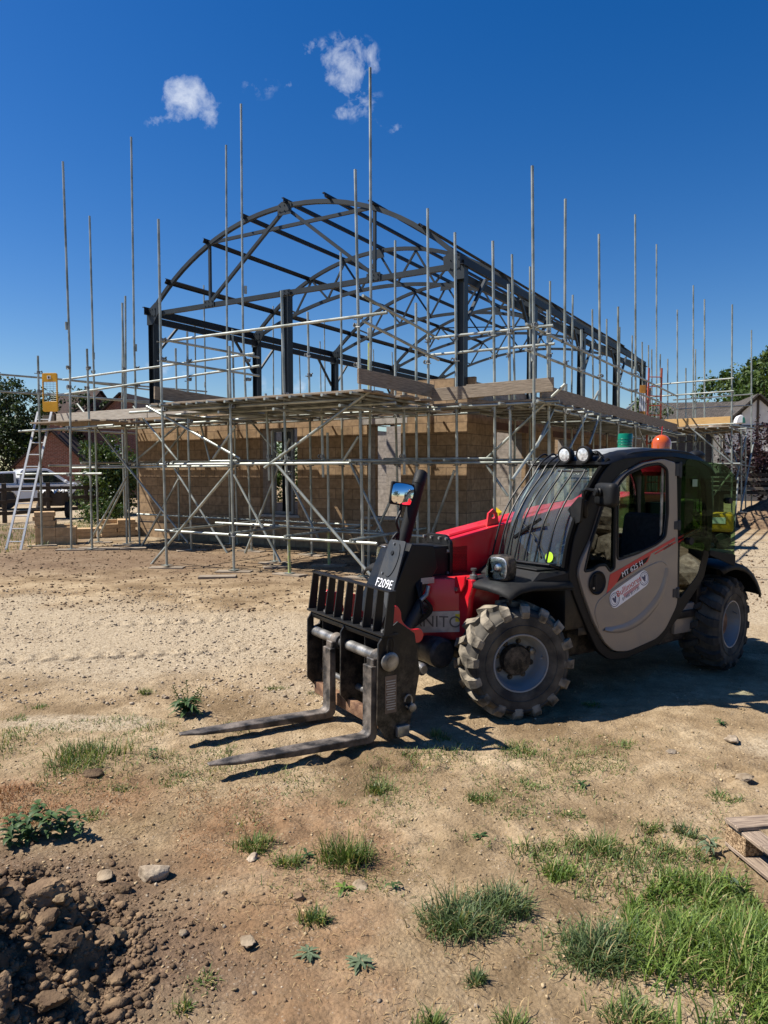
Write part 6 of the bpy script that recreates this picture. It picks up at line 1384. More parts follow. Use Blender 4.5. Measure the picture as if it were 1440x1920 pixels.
def fork(y, name='fork'):
    o = MB(); b = bmesh.new()
    # L-shaped bar: shank, rounded heel, tapering blade
    prof = [(1.075, .52, .045), (1.075, .30, .045), (1.075, .13, .047)]
    up = [(1.10, .51), (1.10, .11), (1.108, .082), (1.13, .066), (1.5, .077), (2.0, .090), (2.145, .096)]; dn = [(1.055, .51), (1.055, .075), (1.063, .045), (1.085, .024), (1.12, .018), (1.6, .040), (2.0, .070), (2.145, .084)]
    ol = up + dn[::-1]; wd = lambda x: .052 if x < 1.95 else max(.014, .052 * math.sqrt(max(0, 1 - ((x - 1.95) / .21) ** 2)))
    n = len(ol); vs = [(x, y - wd(x), z) for x, z in ol] + [(x, y + wd(x), z) for x, z in ol]; o.add(vs, [])
    # quads between matched points
    for i in range(n): o.f.append((i, (i + 1) % n, n + (i + 1) % n, n + i))
    m_ = len(up); mm = len(dn)
    import itertools
    bmm = bmesh.new()
    V_ = [bmm.verts.new(v) for v in vs]
    for i in range(n): bmm.faces.new((V_[i], V_[n + i], V_[n + (i + 1) % n], V_[(i + 1) % n]))
    for s in (0, n):
        f = bmm.faces.new([V_[s + i] for i in range(n)] if s else [V_[s + i] for i in range(n)][::-1])
    bmesh.ops.triangulate(bmm, faces=[f for f in bmm.faces if len(f.verts) > 4]); bmesh.ops.recalc_face_normals(bmm, faces=bmm.faces[:])
    bmesh.ops.bevel(bmm, geom=[e for e in bmm.edges if len(e.link_faces) == 2 and e.calc_face_angle(0) > .6], offset=.004, segments=1, affect='EDGES')
    fo = MB().bm(bmm).build(name, FORK, tele, smooth=30)
    MB().lathe([(.04, -.048), (.053, -.044), (.053, .044), (.04, .048)], (1.0, y, .545), (0, 1, 0), 20).box((1.045, y, .53), (.075, .085, .05), None, .006).build('fork_eye', FORK, fo)
    return fo
fork(.745); fork(.185)
# ---- mudguards, lamps, hood
def guard(x0, side, name):
    s = side; prof = [(.075, .872), (.065, .897), (.02, .918), (-.06, .935), (-.18, .943), (-.40, .935), (-.56, .93)]; m = MB(); W = []
    for x, z in prof:
        for yy, dz in ((.36, .0), (.42, .012), (.66, .012), (.78, .004), (.86, -.018), (.885, -.05)): W.append((x + x0 - (.03 if yy > .84 and x > 0 else 0), s * yy, z + dz))
    k = 6; f = []
    for i in range(len(prof) - 1):
        for j in range(k - 1): q = (i * k + j, i * k + j + 1, (i + 1) * k + j + 1, (i + 1) * k + j); f.append(q if s < 0 else q[::-1])
    m.add(W, f); o = m.build(name, TPLA, tele, smooth=60); so = o.modifiers.new('thickness', 'SOLIDIFY'); so.thickness = .016; so.offset = -1
    return o
guard(-.02, 1, 'front_mudguard'); guard(.12, -1, 'front_mudguard')
def rear_guard(s):
    m = MB(); W = []; n = 12; k = 5; f = []
    for i in range(n):
        a = R(112) - R(88) * i / (n - 1); x = -2.52 + .53 * -math.cos(a) * -1; x = -2.50 - .50 * -math.cos(a); z = .42 + .54 * math.sin(a) if math.sin(a) > -.2 else .3
        x = -2.50 + .50 * math.cos(a)
        for yy, dr in ((.50, -.02), (.58, 0), (.80, 0), (.92, -.02), (.94, -.07)): W.append((-2.50 + (.50 + dr) * math.cos(math.pi - a) * -1 * -1, s * yy, .42 + (.54 + dr) * math.sin(a)))
    for i in range(n - 1):
        for j in range(k - 1): q = (i * k + j, i * k + j + 1, (i + 1) * k + j + 1, (i + 1) * k + j); f.append(q)
    m.add(W, f); o = m.build('rear_mudguard', TPLA, tele, smooth=60); so = o.modifiers.new('thickness', 'SOLIDIFY'); so.thickness = .015; return o
rear_guard(1); rear_guard(-1)
hd = MB(); hd.add([(-.24, .18, .95), (-.24, .82, .95), (-.33, .80, 1.005), (-.33, .20, 1.01), (-.62, .86, 1.0), (-.60, .16, 1.03), (-.62, .86, .86), (-.24, .84, .88), (-.24, .18, .85), (-.6, .16, .85)],
        [(0, 1, 2, 3), (3, 2, 4, 5), (1, 7, 6, 4), (1, 4, 2), (0, 8, 7, 1), (0, 3, 5), (0, 5, 9, 8), (5, 4, 6, 9)]); hd.build('front_hood', TPLA, tele, smooth=0)
MB().box((-.455, .55, 1.012), (.24, .42, .012), Matrix.Rotation(-.045, 3, 'Y'), .004).build('hood_lid', TPLA, tele)
def headlamp(x, y, z, yaw=0.0):
    o = bpy.data.objects.new('headlamp', None); M = Matrix.Rotation(yaw, 3, 'Z')
    prof = [(a * 1.25, b * 1.22) for a, b in [(-.085, -.055), (-.07, .05), (-.03, .075), (.06, .07), (.085, .03), (.08, -.05), (.05, -.075), (-.06, -.075)]]
    h = MB().plate([smooth2(prof, 4)], (0, 0, 0), (0, 1, 0), (0, 0, 1), .10, .02).build('headlamp', TPLA, tele); h.location = (x, y, z); h.rotation_euler = (0, 0, yaw)
    q = [(a * .84, b * .84) for a, b in smooth2(prof, 4)]
    MB().plate([q], (.046, 0, 0), (0, 1, 0), (0, 0, 1), .02, .006).build('reflector', REFL, h)
    l2 = MB().lathe([(.03, .0), (.036, .012), (.02, .02), (0, .022)], (.052, .015, .005), (1, 0, 0), 18); l2.lathe([(.018, 0), (.02, .01), (0, .014)], (.052, -.045, -.03), (1, 0, 0), 14); l2.lathe([(.016, 0), (.018, .01), (0, .012)], (.052, .05, -.04), (1, 0, 0), 14); l2.build('bulb_bowl', CHROME, h)
    MB().plate([q], (.068, 0, 0), (0, 1, 0), (0, 0, 1), .006, .002).build('lens', LENS, h); return h
headlamp(-.09, .655, 1.045, .15); MB().tube((-.12, .66, .90), (-.12, .66, .97), .03, 10).build('lamp_bracket', TPLA, tele); headlamp(.12, -.56, 1.03); MB().tube((.10, -.56, .90), (.10, -.56, .98), .03, 10).build('lamp_bracket', TPLA, tele)
# ---- cab
YD = .86
DOOR = [(-.915, 1.55), (-.79, 1.25), (-.675, 1.08), (-.645, .985), (-.70, .84), (-.82, .60), (-.94, .43), (-1.05, .345), (-1.21, .325), (-1.55, .385), (-1.66, .45), (-1.805, .64), (-1.795, 1.2), (-1.755, 1.815), (-1.58, 1.845), (-1.33, 1.81), (-1.11, 1.72), (-1.0, 1.64)]
def shrink(pts, k):
    out = []; n = len(pts)
    A_ = sum(pts[i][0] * pts[(i + 1) % n][1] - pts[(i + 1) % n][0] * pts[i][1] for i in range(n)); s = 1 if A_ > 0 else -1
    for i in range(n):
        a, p, b = Vector(pts[i - 1]), Vector(pts[i]), Vector(pts[(i + 1) % n]); d = ((p - a).normalized() + (b - p).normalized()).normalized(); nn = Vector((-d.y, d.x)) * s; out.append(tuple(p + nn * k))
    return out
OUT = [(-.56, .96), (-.565, 1.03), (-.61, 1.25), (-.73, 1.50), (-.90, 1.73), (-1.02, 1.83), (-1.25, 1.895), (-1.55, 1.92), (-1.9, 1.91), (-2.12, 1.855), (-2.24, 1.72), (-2.285, 1.4), (-2.27, 1.12), (-2.18, .83), (-1.88, .55), (-1.62, .33), (-1.22, .262), (-1.02, .275), (-.88, .37), (-.75, .58), (-.61, .84)]
DO = round2(DOOR, .05); UQ = round2([(-1.85, 1.80), (-2.08, 1.765), (-2.17, 1.62), (-2.205, 1.19), (-1.85, 1.20)], .04); LQ = round2([(-1.85, .68), (-2.09, .87), (-2.185, 1.13), (-1.85, 1.155)], .04)
XZ(.835, [round2(OUT, .05), shrink(DO, -.006), UQ, LQ], .05, 'cab_frame', BLACKP, bev=.008)
MB().path(smooth_path([(-.535, .838, 1.03), (-.585, .838, 1.25), (-.705, .838, 1.50), (-.872, .838, 1.73), (-.99, .838, 1.83)], 5), .021, 8).build('windscreen_seal', mat('matt_rubber', (.006, .006, .006), .9, 0, var=.1, spec=.05), tele)
WIN1 = round2([(-.905, 1.50), (-.965, 1.60), (-1.035, 1.645), (-1.035, .995), (-.985, .975), (-.935, 1.03), (-.86, 1.03), (-.80, 1.0), (-.705, .995), (-.755, 1.16)], .02)
WIN2 = round2([(-1.065, 1.06), (-1.06, 1.64), (-1.17, 1.725), (-1.39, 1.79), (-1.55, 1.805), (-1.64, 1.76), (-1.66, 1.41), (-1.635, 1.21), (-1.52, 1.155), (-1.30, 1.10)], .04)
door = XZ(YD, [DO, shrink(WIN1, -.01), shrink(WIN2, -.01)], .036, 'door', TBEI, bev=.006)
rub = MB()
for wv in (WIN1, WIN2): rub.path([(x, YD + .012, z) for x, z in wv], .013, 6, closed=True)
rub.build('window_seal', BLACKP, door); XZ(YD, [WIN1], .006, 'front_window', SIDEG, door, .001)
XZ(YD - .012, [[(-1.085, 1.08), (-1.09, 1.60), (-1.055, 1.60), (-1.05, 1.06)]], .02, 'window_divider', BLACKP, door, .002); XZ(YD - .006, [[(-1.615, 1.25), (-1.622, 1.76), (-1.60, 1.77), (-1.593, 1.22)]], .012, 'window_slide', WORN, door, .002)
MB().lathe([(.088, 0), (.092, .008), (.084, .014), (.074, .004), (.05, -.012), (0, -.014)], (-.84, YD + .019, .90), (0, 1, 0), 32).box((-.82, YD + .018, .90), (.03, .03, .12), None, .008).build('door_handle', TPLA, door); MB().tube((-.79, YD + .03, .865), (-.79, YD + .038, .865), .009, 10).build('lock_barrel', WORN, door)
for z, h in ((1.755, .13), (1.30, .085), (.74, .09)): MB().box((-1.80, YD + .012, z), (.035, .035, h), None, .006).box((-1.765, YD + .020, z), (.05, .008, h * .8), None, .003).build('hinge', TGRY, door)
# pressed bead of the door: a shallow scoop below a sharp upper edge
bead = [sd(*q, YD + .02) for q in [(1133, 1180), (1150, 1181), (1175, 1176), (1200, 1162), (1222, 1140), (1238, 1115), (1247, 1090), (1250, 1066)]]
bi = smooth_path([(x, 0, z) for x, z in bead], 5); bm_ = MB(); cen = Vector((-1.28, 0, 1.02)); nb = len(bi)
for i, p in enumerate(bi):
    d = (cen - p).normalized(); t = i / (nb - 1); w = .045 * math.sin(math.pi * (.12 + .76 * t)); 
    for a, h in ((-.9, 0), (-.35, .014), (.35, .008), (1.0, 0)): q = p + d * (w * a); bm_.v.append((q.x, YD + .0185 + h, q.z))
for i in range(nb - 1):
    for j in range(3): bm_.f.append((i * 4 + j, i * 4 + j + 1, i * 4 + j + 5, i * 4 + j + 4))
bm_.build('door_bead', TBEI, door, smooth=60)
rp = [sd(*q, YD + .02) for q in [(1124, 1178), (1116, 1150), (1122, 1128), (1140, 1112), (1180, 1084), (1215, 1062), (1240, 1053), (1251, 1060)]]
MB().path([(p.x, YD + .0185, p.z) for p in smooth_path([(x, 0, z) for x, z in rp], 5)], .004, 6).build('door_crease', TBEI, door)
def decal(pts, off, m, name='decal', t=.0015): 
    P_ = [sd(*q, YD + .02) for q in pts]; return MB().plate([P_], (0, YD + .0195 + off, 0), (1, 0, 0), (0, 0, 1), t).build(name, m, door, smooth=0)
decal([(1137.5, 1112.7), (1144, 1077), (1167, 1064.5), (1240, 1022), (1266, 1007.5), (1266, 1013), (1240, 1028), (1221, 1038), (1214.5, 1053), (1156, 1093), (1149, 1101)], 0, REDV, 'stripe'); decal([(1266.5, 1015), (1267, 1018), (1228, 1040), (1228, 1037.5)], 0, REDV, 'stripe')
decal([(1166, 1073.5), (1217, 1043), (1210.5, 1054.5), (1157, 1091.5)], .002, BLACKP, 'model_panel')
def ontext(s, size, m, a, b, off, name, up=1.0):
    """lettering along the door between two picture points"""
    A_, B_ = Vector(sd(*a, YD + .02)), Vector(sd(*b, YD + .02)); c = (A_ + B_) / 2; d = (B_ - A_).normalized(); ex = Vector((d.x, 0, d.y)); ey = Vector((0, 0, 1)) - ex * ex.z
    return text(s, size, m, door, (c.x, YD + .020 + off, c.y), ex, ey, .0006, name)
ontext('MT 625 H', .062, WHT, (1165, 1079), (1205, 1054), .004, 'model_lettering'); ontext('comfort', .036, BLACKP, (1243, 1030), (1262, 1019), .0005, 'trim_lettering')
# hire sticker
sa, sb_ = Vector(sd(1153, 1124, YD + .02)), Vector(sd(1207, 1085, YD + .02)); sx = (sb_ - sa).normalized(); sy = Vector((-sx.y, sx.x)) * -1
if sy.y < 0: sy = -sy
hl_ = (sb_ - sa).length / 2; cc = (sa + sb_) / 2; hw = .068
cap = [(hl_ + hw * .9 * math.cos(a), hw * math.sin(a)) for a in np.linspace(-math.pi / 2, math.pi / 2, 12)] + [(-hl_ - hw * .9 * math.cos(a), -hw * math.sin(a)) for a in np.linspace(-math.pi / 2, math.pi / 2, 12)]
ex3, ey3 = Vector((sx.x, 0, sx.y)), Vector((sy.x, 0, sy.y)); ez3 = ex3.cross(ey3)
so_ = Vector((cc.x, YD + .0205, cc.y)); stk = MB().plate([cap], so_, ex3, ey3, .0012).build('sticker', WHT, door, smooth=0); oy = Vector((0, .0014, 0))
text('Bullimores', .070, REDV, stk, so_ + oy + ey3 * .024, ex3, ey3, .0005, 'sticker_lettering'); text('01480 811120', .036, NAVY, stk, so_ + oy - ey3 * .040, ex3, ey3, .0005, 'sticker_lettering')
ul = MB()
for k, (x0, x1) in enumerate(((-.085, .12), (-.08, .115), (-.075, .10))): ul.add([so_ + oy + ex3 * x0 + ey3 * (-.006 - .010 * k), so_ + oy + ex3 * x1 + ey3 * (-.006 - .010 * k), so_ + oy + ex3 * x1 + ey3 * (-.012 - .010 * k), so_ + oy + ex3 * x0 + ey3 * (-.012 - .010 * k)], [(0, 1, 2, 3)])
ul.build('sticker_bars', REDV, stk, smooth=0)
for s in (-1, 1):
    c = so_ + oy + ex3 * (s * (hl_ + .004)); rg_ = MB()
    for r0, r1 in ((.056, .050), (.040, .037)):
        n = 28
        for k in range(n): rg_.add([c + ex3 * (r * math.cos(a)) + ey3 * (r * math.sin(a)) for r, a in ((r0, 2 * math.pi * k / n), (r0, 2 * math.pi * (k + 1) / n), (r1, 2 * math.pi * (k + 1) / n), (r1, 2 * math.pi * k / n))], [(0, 1, 2, 3)])
    rg_.add([c + ex3 * x + ey3 * y for x, y in ((-.024, .02), (-.010, .026), (0, .012), (.012, .028), (.024, .016), (.016, -.004), (.006, -.028), (-.006, -.026), (-.016, -.006))], [tuple(range(9))]); rg_.build('emblem', NAVY, stk, smooth=0)
XZ(YD - .012, [shrink(UQ, -.004)], .006, 'quarter_window', GREENG, bev=.001); XZ(YD - .006, [shrink(LQ, -.004)], .006, 'lower_quarter_window', QUARTG, bev=.001)
XZ(YD + .004, [[(-1.815, 1.185), (-1.815, 1.20), (-2.02, 1.26), (-2.02, 1.245)], ], .01, 'quarter_stripe', REDV, bev=.001); XZ(YD + .002, [[(-1.815, 1.155), (-1.815, 1.168), (-2.10, 1.25), (-2.10, 1.24)]], .01, 'quarter_stripe', REDV, bev=.001)
# opened upper window, swung back on the rear hinges
e1 = Vector((-.985, .17, -.03)).normalized(); ow = MB().plate([round2([(0, .0), (.50, -.13), (.56, -.14), (.56, .55), (.44, .66), (0, .70)], .05)], (-1.83, .905, 1.15), e1, Vector((0, 0, 1)), .007, .001).build('open_window', GREENG, tele)
MB().plate([round2([(.28, -.10), (.565, -.20), (.565, -.10), (.28, -.06)], .01)], (-1.83, .905, 1.15), e1, Vector((0, 0, 1)), .02, .002).build('window_lower_trim', TPLA, ow)
MB().lathe([(.026, -.02), (.026, .03), (0, .03)], Vector((-1.83, .905, 1.15)) + e1 * .47 + Vector((0, 0, .36)), (0, 1, 0), 14).build('window_catch', TPLA, ow); MB().lathe([(.03, -.02), (.03, .03), (0, .03)], Vector((-1.83, .905, 1.15)) + e1 * .05 + Vector((0, 0, .02)), (0, 1, 0), 14).build('window_catch', TPLA, ow)
MB().box(Vector((-1.83, .912, 1.15)) + e1 * .1 + Vector((0, 0, .50)), (.07, .002, .06)).build('window_label', mat('faded_label', (.20, .30, .2), .6, 0), ow, smooth=0)
XZ(.14, [round2(OUT, .05), round2([(-.68, 1.06), (-.74, 1.36), (-.92, 1.62), (-1.1, 1.76), (-2.05, 1.78), (-2.15, 1.6), (-2.18, 1.16), (-1.4, 1.03)], .05)], .04, 'right_cab_frame', TBLK, bev=.006)
XZ(.14, [round2([(-.68, 1.06), (-.74, 1.36), (-.92, 1.62), (-1.1, 1.76), (-2.05, 1.78), (-2.15, 1.6), (-2.18, 1.16), (-1.4, 1.03)], .05)], .006, 'right_window', glass('clear_side_glass', (.85, .93, .90), 1.3, .0), bev=.001)
bx('cab_floor', TBLK, -2.15, -.7, .16, .83, .50, .56, .004); bx('rear_bulkhead', TBLK, -2.2, -2.14, .16, .82, .5, 1.15, .004)
MB().plate([round2([(.18, 1.2), (.80, 1.2), (.80, 1.74), (.18, 1.74)], .04)], (-2.19, 0, 0), (0, 1, 0), (0, 0, 1), .006, .001).build('rear_window', GREENG, tele)
# roof: shell lofted along the machine
rf = MB(); sec = [(-.90, 1.795, 1.815), (-.96, 1.80, 1.845), (-1.12, 1.84, 1.89), (-1.4, 1.86, 1.922), (-1.75, 1.86, 1.925), (-2.05, 1.83, 1.895), (-2.22, 1.77, 1.83), (-2.30, 1.70, 1.74)]
for x, zb, zt_ in sec:
    for y, z in ((.10, zb), (.10, zt_ - .03), (.16, zt_), (.48, zt_ + .012), (.80, zt_ + .004), (.865, zt_ - .03), (.875, zb)): rf.v.append((x, y, z))
for i in range(len(sec) - 1):
    for j in range(7): q = (i * 7 + j, i * 7 + (j + 1) % 7, (i + 1) * 7 + (j + 1) % 7, (i + 1) * 7 + j); rf.f.append(q)
rf.f += [(6, 5, 4, 3, 2, 1, 0), tuple((len(sec) - 1) * 7 + j for j in range(7))]; roof = rf.build('roof', TBLK, tele, smooth=40)
pnl = MB()
for x, zt_ in ((-1.02, 1.866), (-1.2, 1.902), (-1.5, 1.926), (-1.85, 1.918)):
    for y, dz in ((.20, .004), (.48, .016), (.74, .009)): pnl.v.append((x, y, zt_ + dz))
for i in range(3):
    for j in range(2): pnl.f.append((i * 3 + j, i * 3 + j + 1, i * 3 + j + 4, i * 3 + j + 3))
o = pnl.build('roof_panel', mat('pale_roof_panel', (.36, .37, .36), .35, 0, vs=4, var=.15), roof, smooth=60); sm = o.modifiers.new('thickness', 'SOLIDIFY'); sm.thickness = .01
# windscreen and its guard
WP = [(-.50, 1.035), (-.535, 1.20), (-.60, 1.38), (-.71, 1.55), (-.85, 1.70), (-.955, 1.79)]
ws = MB(); ny = 7
for (x, z) in [(p.x, p.z) for p in smooth_path([(a, 0, b) for a, b in WP], 3)]:
    for j in range(ny): y = .14 + .68 * j / (ny - 1); ws.v.append((x + .05 - .20 * (j / (ny - 1) - .45) ** 2 - .02, y, z))
n_ = len(ws.v) // ny
for i in range(n_ - 1):
    for j in range(ny - 1): ws.f.append((i * ny + j, i * ny + j + 1, (i + 1) * ny + j + 1, (i + 1) * ny + j))
wsc = ws.build('windscreen', WSG, tele, smooth=60)
MB().lathe([(.04, 0), (.04, .002), (0, .002)], (-.50, .72, 1.10), (1, 0, .15), 18).build('window_sticker', mat('lime_sticker', (.45, .75, .03), .5, 0), wsc)
def wsx(y): return -.20 * ((y - .14) / .68 - .45) ** 2
gdm = None; cage = MB()
ys_ = [.16 + .60 * k / 6 for k in range(7)]
for k, y in enumerate(ys_):
    P_ = [(x + .115 + wsx(y), y, z - .01) for x, z in WP[:-1]]
    P_ = [(P_[0][0] + .005, y, P_[0][2] + .02)] + P_[1:]
    if k < 4: P_ += [(-.86 + wsx(y) + .04, y, 1.80), (-.93, y, 1.865), (-.99, y, 1.885), (-1.03, y, 1.86)]
    else: P_ += [(-.80 + wsx(y) + .02, y, 1.755)]
    cage.path(smooth_path(P_, 4), .0075, 7)
cage.path([(-.375 + wsx(y), y, 1.055) for y in np.linspace(.14, .80, 9)], .011, 8); cage.path([(-.79 + wsx(y) + .01, y, 1.745) for y in np.linspace(.52, .78, 5)], .008, 7)
for y in (.14, .80): cage.tube((-.375 + wsx(y), y, 1.055), (-.52, y, 1.03), .011, 8)
cage.build('windscreen_guard', TBLK, tele)
wi = MB(); wi.path([(-.46, .68, 1.09), (-.50, .55, 1.25), (-.53, .40, 1.33)], .007, 6); wi.box((-.515, .46, 1.30), (.015, .34, .02), Matrix.Rotation(.5, 3, 'X')); wi.build('windscreen_wiper', BLACKP, tele)
# roof lamps, wiring, beacons
for y, x in ((.505, -.865), (.70, -.865)):
    M_ = MB().lathe([(.0, -.08), (.04, -.075), (.063, -.03), (.068, .0), (.063, .01), (.057, .008)], (x, y, 1.872), Vector((1, .10, -.08)), 24).build('work_lamp', TPLA, roof); M_.scale = (1, 1, 1)
    MB().lathe([(.058, -.002), (.05, .008), (.03, .013), (0, .014)], (x, y, 1.872), Vector((1, .10, -.08)), 24).build('work_lamp_lens', mat('frosted_lens', (.62, .64, .64), .25, .3, vs=40, var=.3, bump=.8, bs=30), M_); MB().tube((x - .03, y, 1.80), (x - .03, y, 1.86), .012, 8).build('lamp_stem', TPLA, M_)
wr = MB()
for k in range(5): wr.path(smooth_path([(-.92 - .02 * k, .70, 1.87), (-.93, .77 + .012 * k, 1.90 - .01 * k), (-.97 + .015 * k, .80, 1.86 - .012 * k), (-1.0, .79, 1.83), (-1.05, .74, 1.87)], 5), .005, 5)
wr.build('lamp_wiring', BLACKP, roof)
bpos = to_t(at_d(1172, 838, 6.75)); bc = MB().lathe([(.068, 0), (.072, .01), (.072, .03), (.066, .035), (.066, .14), (.060, .155), (0, .157)], (bpos.x, bpos.y, 1.93), (0, 0, 1), 28).build('green_beacon', GRNB, roof); MB().lathe([(.045, -.03), (.064, -.01), (.072, .006), (.03, .01)], (bpos.x, bpos.y, 1.93), (0, 0, 1), 20).build('beacon_base', TPLA, bc)
rb_ = MB()
for z in (.055, .08, .105): rb_.lathe([(.0665, z - .004), (.0685, z), (.0665, z + .004)], (bpos.x, bpos.y, 1.93), (0, 0, 1), 28, cap=False)
rb_.build('beacon_ribs', GRNB, bc)
bp2 = to_t(at_d(1240, 836, 7.05)); ba = MB().lathe([(.09, .03), (.09, .09), (.079, .126), (.052, .156), (.018, .170), (0, .171)], (bp2.x, bp2.y, 1.92), (0, 0, 1), 28).build('amber_beacon', AMB, roof); MB().lathe([(.098, -.03), (.102, .005), (.092, .03), (.03, .032)], (bp2.x, bp2.y, 1.92), (0, 0, 1), 24).build('beacon_base', TPLA, ba); MB().tube((bp2.x, bp2.y, 2.09), (bp2.x - .01, bp2.y, 2.17), .004, 6).build('beacon_tip', REDV, ba)
ra = to_t(at_d(1305, 853, 7.5)); MB().ball((ra.x, ra.y, ra.z - .01), (.10, .08, .055)).path([(ra.x - .02, ra.y, ra.z + .03), (ra.x, ra.y, ra.z + .10), (ra.x + .03, ra.y, ra.z + .03)], .004, 5).build('rear_work_lamp', TPLA, roof)
# left mirror on its arm
mc = Vector((-.77, 1.02, 1.572)); Mz = Matrix.Rotation(R(-112), 3, 'Z')
mm = MB().box(mc, (.27, .085, .175), Mz, .038, 4).build('left_mirror', TPLA, tele); fx = Mz @ Vector((0, 1, 0)); 
if fx.x > 0: fx = -fx
MB().box(mc + fx * .043, (.235, .004, .14), Mz, .001).build('mirror_glass', MIRR, mm)
MB().lathe([(.0, .0), (.028, .002), (.034, .015), (.028, .03), (.034, .038), (.026, .055), (0, .06)], mc - fx * .10 + Vector((0, 0, .02)), fx, 14).build('mirror_joint', BLACKP, mm)
MB().path([(-.72, .87, 1.40), (-.66, .90, 1.50), (-.655, .905, 1.60), (-.66, .93, 1.612), mc - fx * .07 + Vector((0, 0, .025))], .014, 8).lathe([(.02, -.06), (.026, -.05), (.026, .05), (.02, .06)], (-.68, .893, 1.47), (.2, .1, 1), 10).build('mirror_arm', BLACKP, mm)
MB().plate([round2([(-.10, -.02), (.06, .09), (.10, .08), (.08, -.10), (.0, -.12)], .02)], (-.64, .84, 1.47), Vector((.25, 1, 0)).normalized(), (0, 0, 1), .02, .003).build('blind_spot_mirror', TPLA, mm)
# right mirror on the black intake stack
st0, st1 = Vector((-.02, -.60, 1.0)), Vector((-.215, -.60, 1.63)); stk_ = MB(); stk_.tube(st0, st1, .056, 22); stk_.path([st1, st1 + Vector((-.02, 0, .05)), st1 + Vector((-.05, -.03, .085))], .058, 18); stk_.build('intake_stack', TPLA, tele)
mr0 = Vector((-.045, -.60, 1.545)); nw = Vector((.42, -.90, .06)).normalized(); nl_ = Vector((nw.dot(TF), nw.dot(TL_), nw.z)); rx_ = Vector((0, 0, 1)).cross(nl_).normalized(); uz_ = nl_.cross(rx_); Mr = Matrix((rx_, uz_, nl_)).transposed() @ Matrix.Rotation(R(-9), 3, 'Z')
m2 = MB().box(mr0, (.235, .20, .03), Mr, .014, 3).build('right_mirror', TPLA, tele); mg = MB(); Ax, Ay = Mr @ Vector((1, 0, 0)), Mr @ Vector((0, 1, 0)); NG = 13
for i_ in range(NG):
    for j_ in range(NG):
        a_, b_ = (i_ / (NG - 1) * 2 - 1), (j_ / (NG - 1) * 2 - 1); a_, b_ = a_ * math.sqrt(1 - .22 * b_ * b_), b_ * math.sqrt(1 - .22 * a_ * a_); mg.v.append(mr0 + nl_ * (.030 - .0135 * (a_ * a_ + b_ * b_) * .8) + Ax * (a_ * .108) + Ay * (b_ * .090))
mg.f = [(i_ * NG + j_, (i_ + 1) * NG + j_, (i_ + 1) * NG + j_ + 1, i_ * NG + j_ + 1) for i_ in range(NG - 1) for j_ in range(NG - 1)]; mg.build('mirror_glass', MIRR, m2, smooth=0).data.polygons.foreach_set('use_smooth', [True] * (NG - 1) ** 2)
MB().path(smooth_path([(.06, -.52, 1.10), (.03, -.54, 1.22), (.06, -.53, 1.32), (-.0, -.56, 1.40), mr0 - nl_ * .02], 5), .012, 7).build('mirror_arm', BLACKP, m2)
MB().path(smooth_path([(.10, -.50, 1.02), (.05, -.52, 1.12), (.12, -.50, 1.16), (.06, -.50, 1.22), (.10, -.52, 1.10)], 5), .013, 7).build('mirror_clamp', BLACKP, m2)
# cab inside
seat = MB().box((-1.62, .48, .86), (.46, .44, .13), None, .05, 3).build('seat', SEATM, tele); MB().box((-1.86, .48, 1.13), (.13, .43, .50), Matrix.Rotation(-.16, 3, 'Y'), .05, 3).build('seat_back', SEATM, seat); bx('seat_base', TBLK, -1.84, -1.42, .3, .66, .56, .80, .01, seat)
dsh = XZ(.48, [[(-.66, .56), (-.64, 1.0), (-.80, 1.08), (-.96, 1.05), (-.92, .56)]], .60, 'dashboard', TPLA, bev=.015)
scx, scd = Vector((-1.04, .48, 1.16)), Vector((.55, 0, .83)).normalized(); e_ = scd.orthogonal().normalized(); g_ = scd.cross(e_); swh = MB(); swh.path([scx + (e_ * math.cos(a) + g_ * math.sin(a)) * .17 for a in np.linspace(0, 2 * math.pi, 32, endpoint=False)], .014, 8, closed=True)
for a in (0.3, 2.4, 4.5): swh.tube(scx, scx + (e_ * math.cos(a) + g_ * math.sin(a)) * .165, .012, 6)
swh.tube(scx, scx - scd * .16 + Vector((.08, 0, 0)), .03, 10); swh.build('steering_wheel', BLACKP, dsh)
bx('side_console', TPLA, -1.9, -1.2, .18, .30, .56, 1.02, .02); MB().tube((-1.28, .24, 1.02), (-1.24, .26, 1.20), .012, 8).ball((-1.24, .26, 1.22), (.028, .028, .04)).build('control_lever', BLACKP, tele)
MB().lathe([(0, 0), (.022, .01), (.026, .04), (.02, .07), (0, .075)], (-1.10, .80, 1.60), (.3, -.4, 1), 12).build('grab_handle', BLACKP, tele)
hdp = MB().box((-2.05, -.26, 1.40), (.62, .72, .05), Matrix.Rotation(R(24), 3, 'Y'), .02).build('rear_cover', TRED, tele); MB().box((-2.42, -.26, 1.50), (.34, .72, .07), None, .02).build('cover_top', TRED, hdp)
# engine cover and tail
eng = XZ(-.60, [[(-2.72, .52), (-2.80, .80), (-2.74, 1.12), (-2.3, 1.18), (-.62, 1.05), (-.5, .95), (-.5, .50)]], .48, 'engine_cover', TGRY, bev=.03)
bx('tail_weight', TBLK, -3.0, -2.72, -.62, .62, .42, 1.0, .04); bx('boom_pivot', TBLK, -2.95, -2.3, -.30, -.21, .6, 1.45, .02); bx('boom_pivot', TBLK, -2.95, -2.3, .14, .20, .6, 1.45, .02)
bx('rear_side_panel', TBEI, -2.20, -1.88, .60, .80, .36, .62, .02); MB().box((-1.93, .803, .61), (.14, .006, .018)).build('step_trim', SILV, tele, smooth=0); bx('hydraulic_tank', TBLK, -1.75, -.72, .34, .70, .30, .62, .03); XZ(.62, [[(-1.88, .60), (-2.20, .60), (-2.05, .30), (-1.72, .28)]], .3, 'step_box', TBLK, bev=.02)
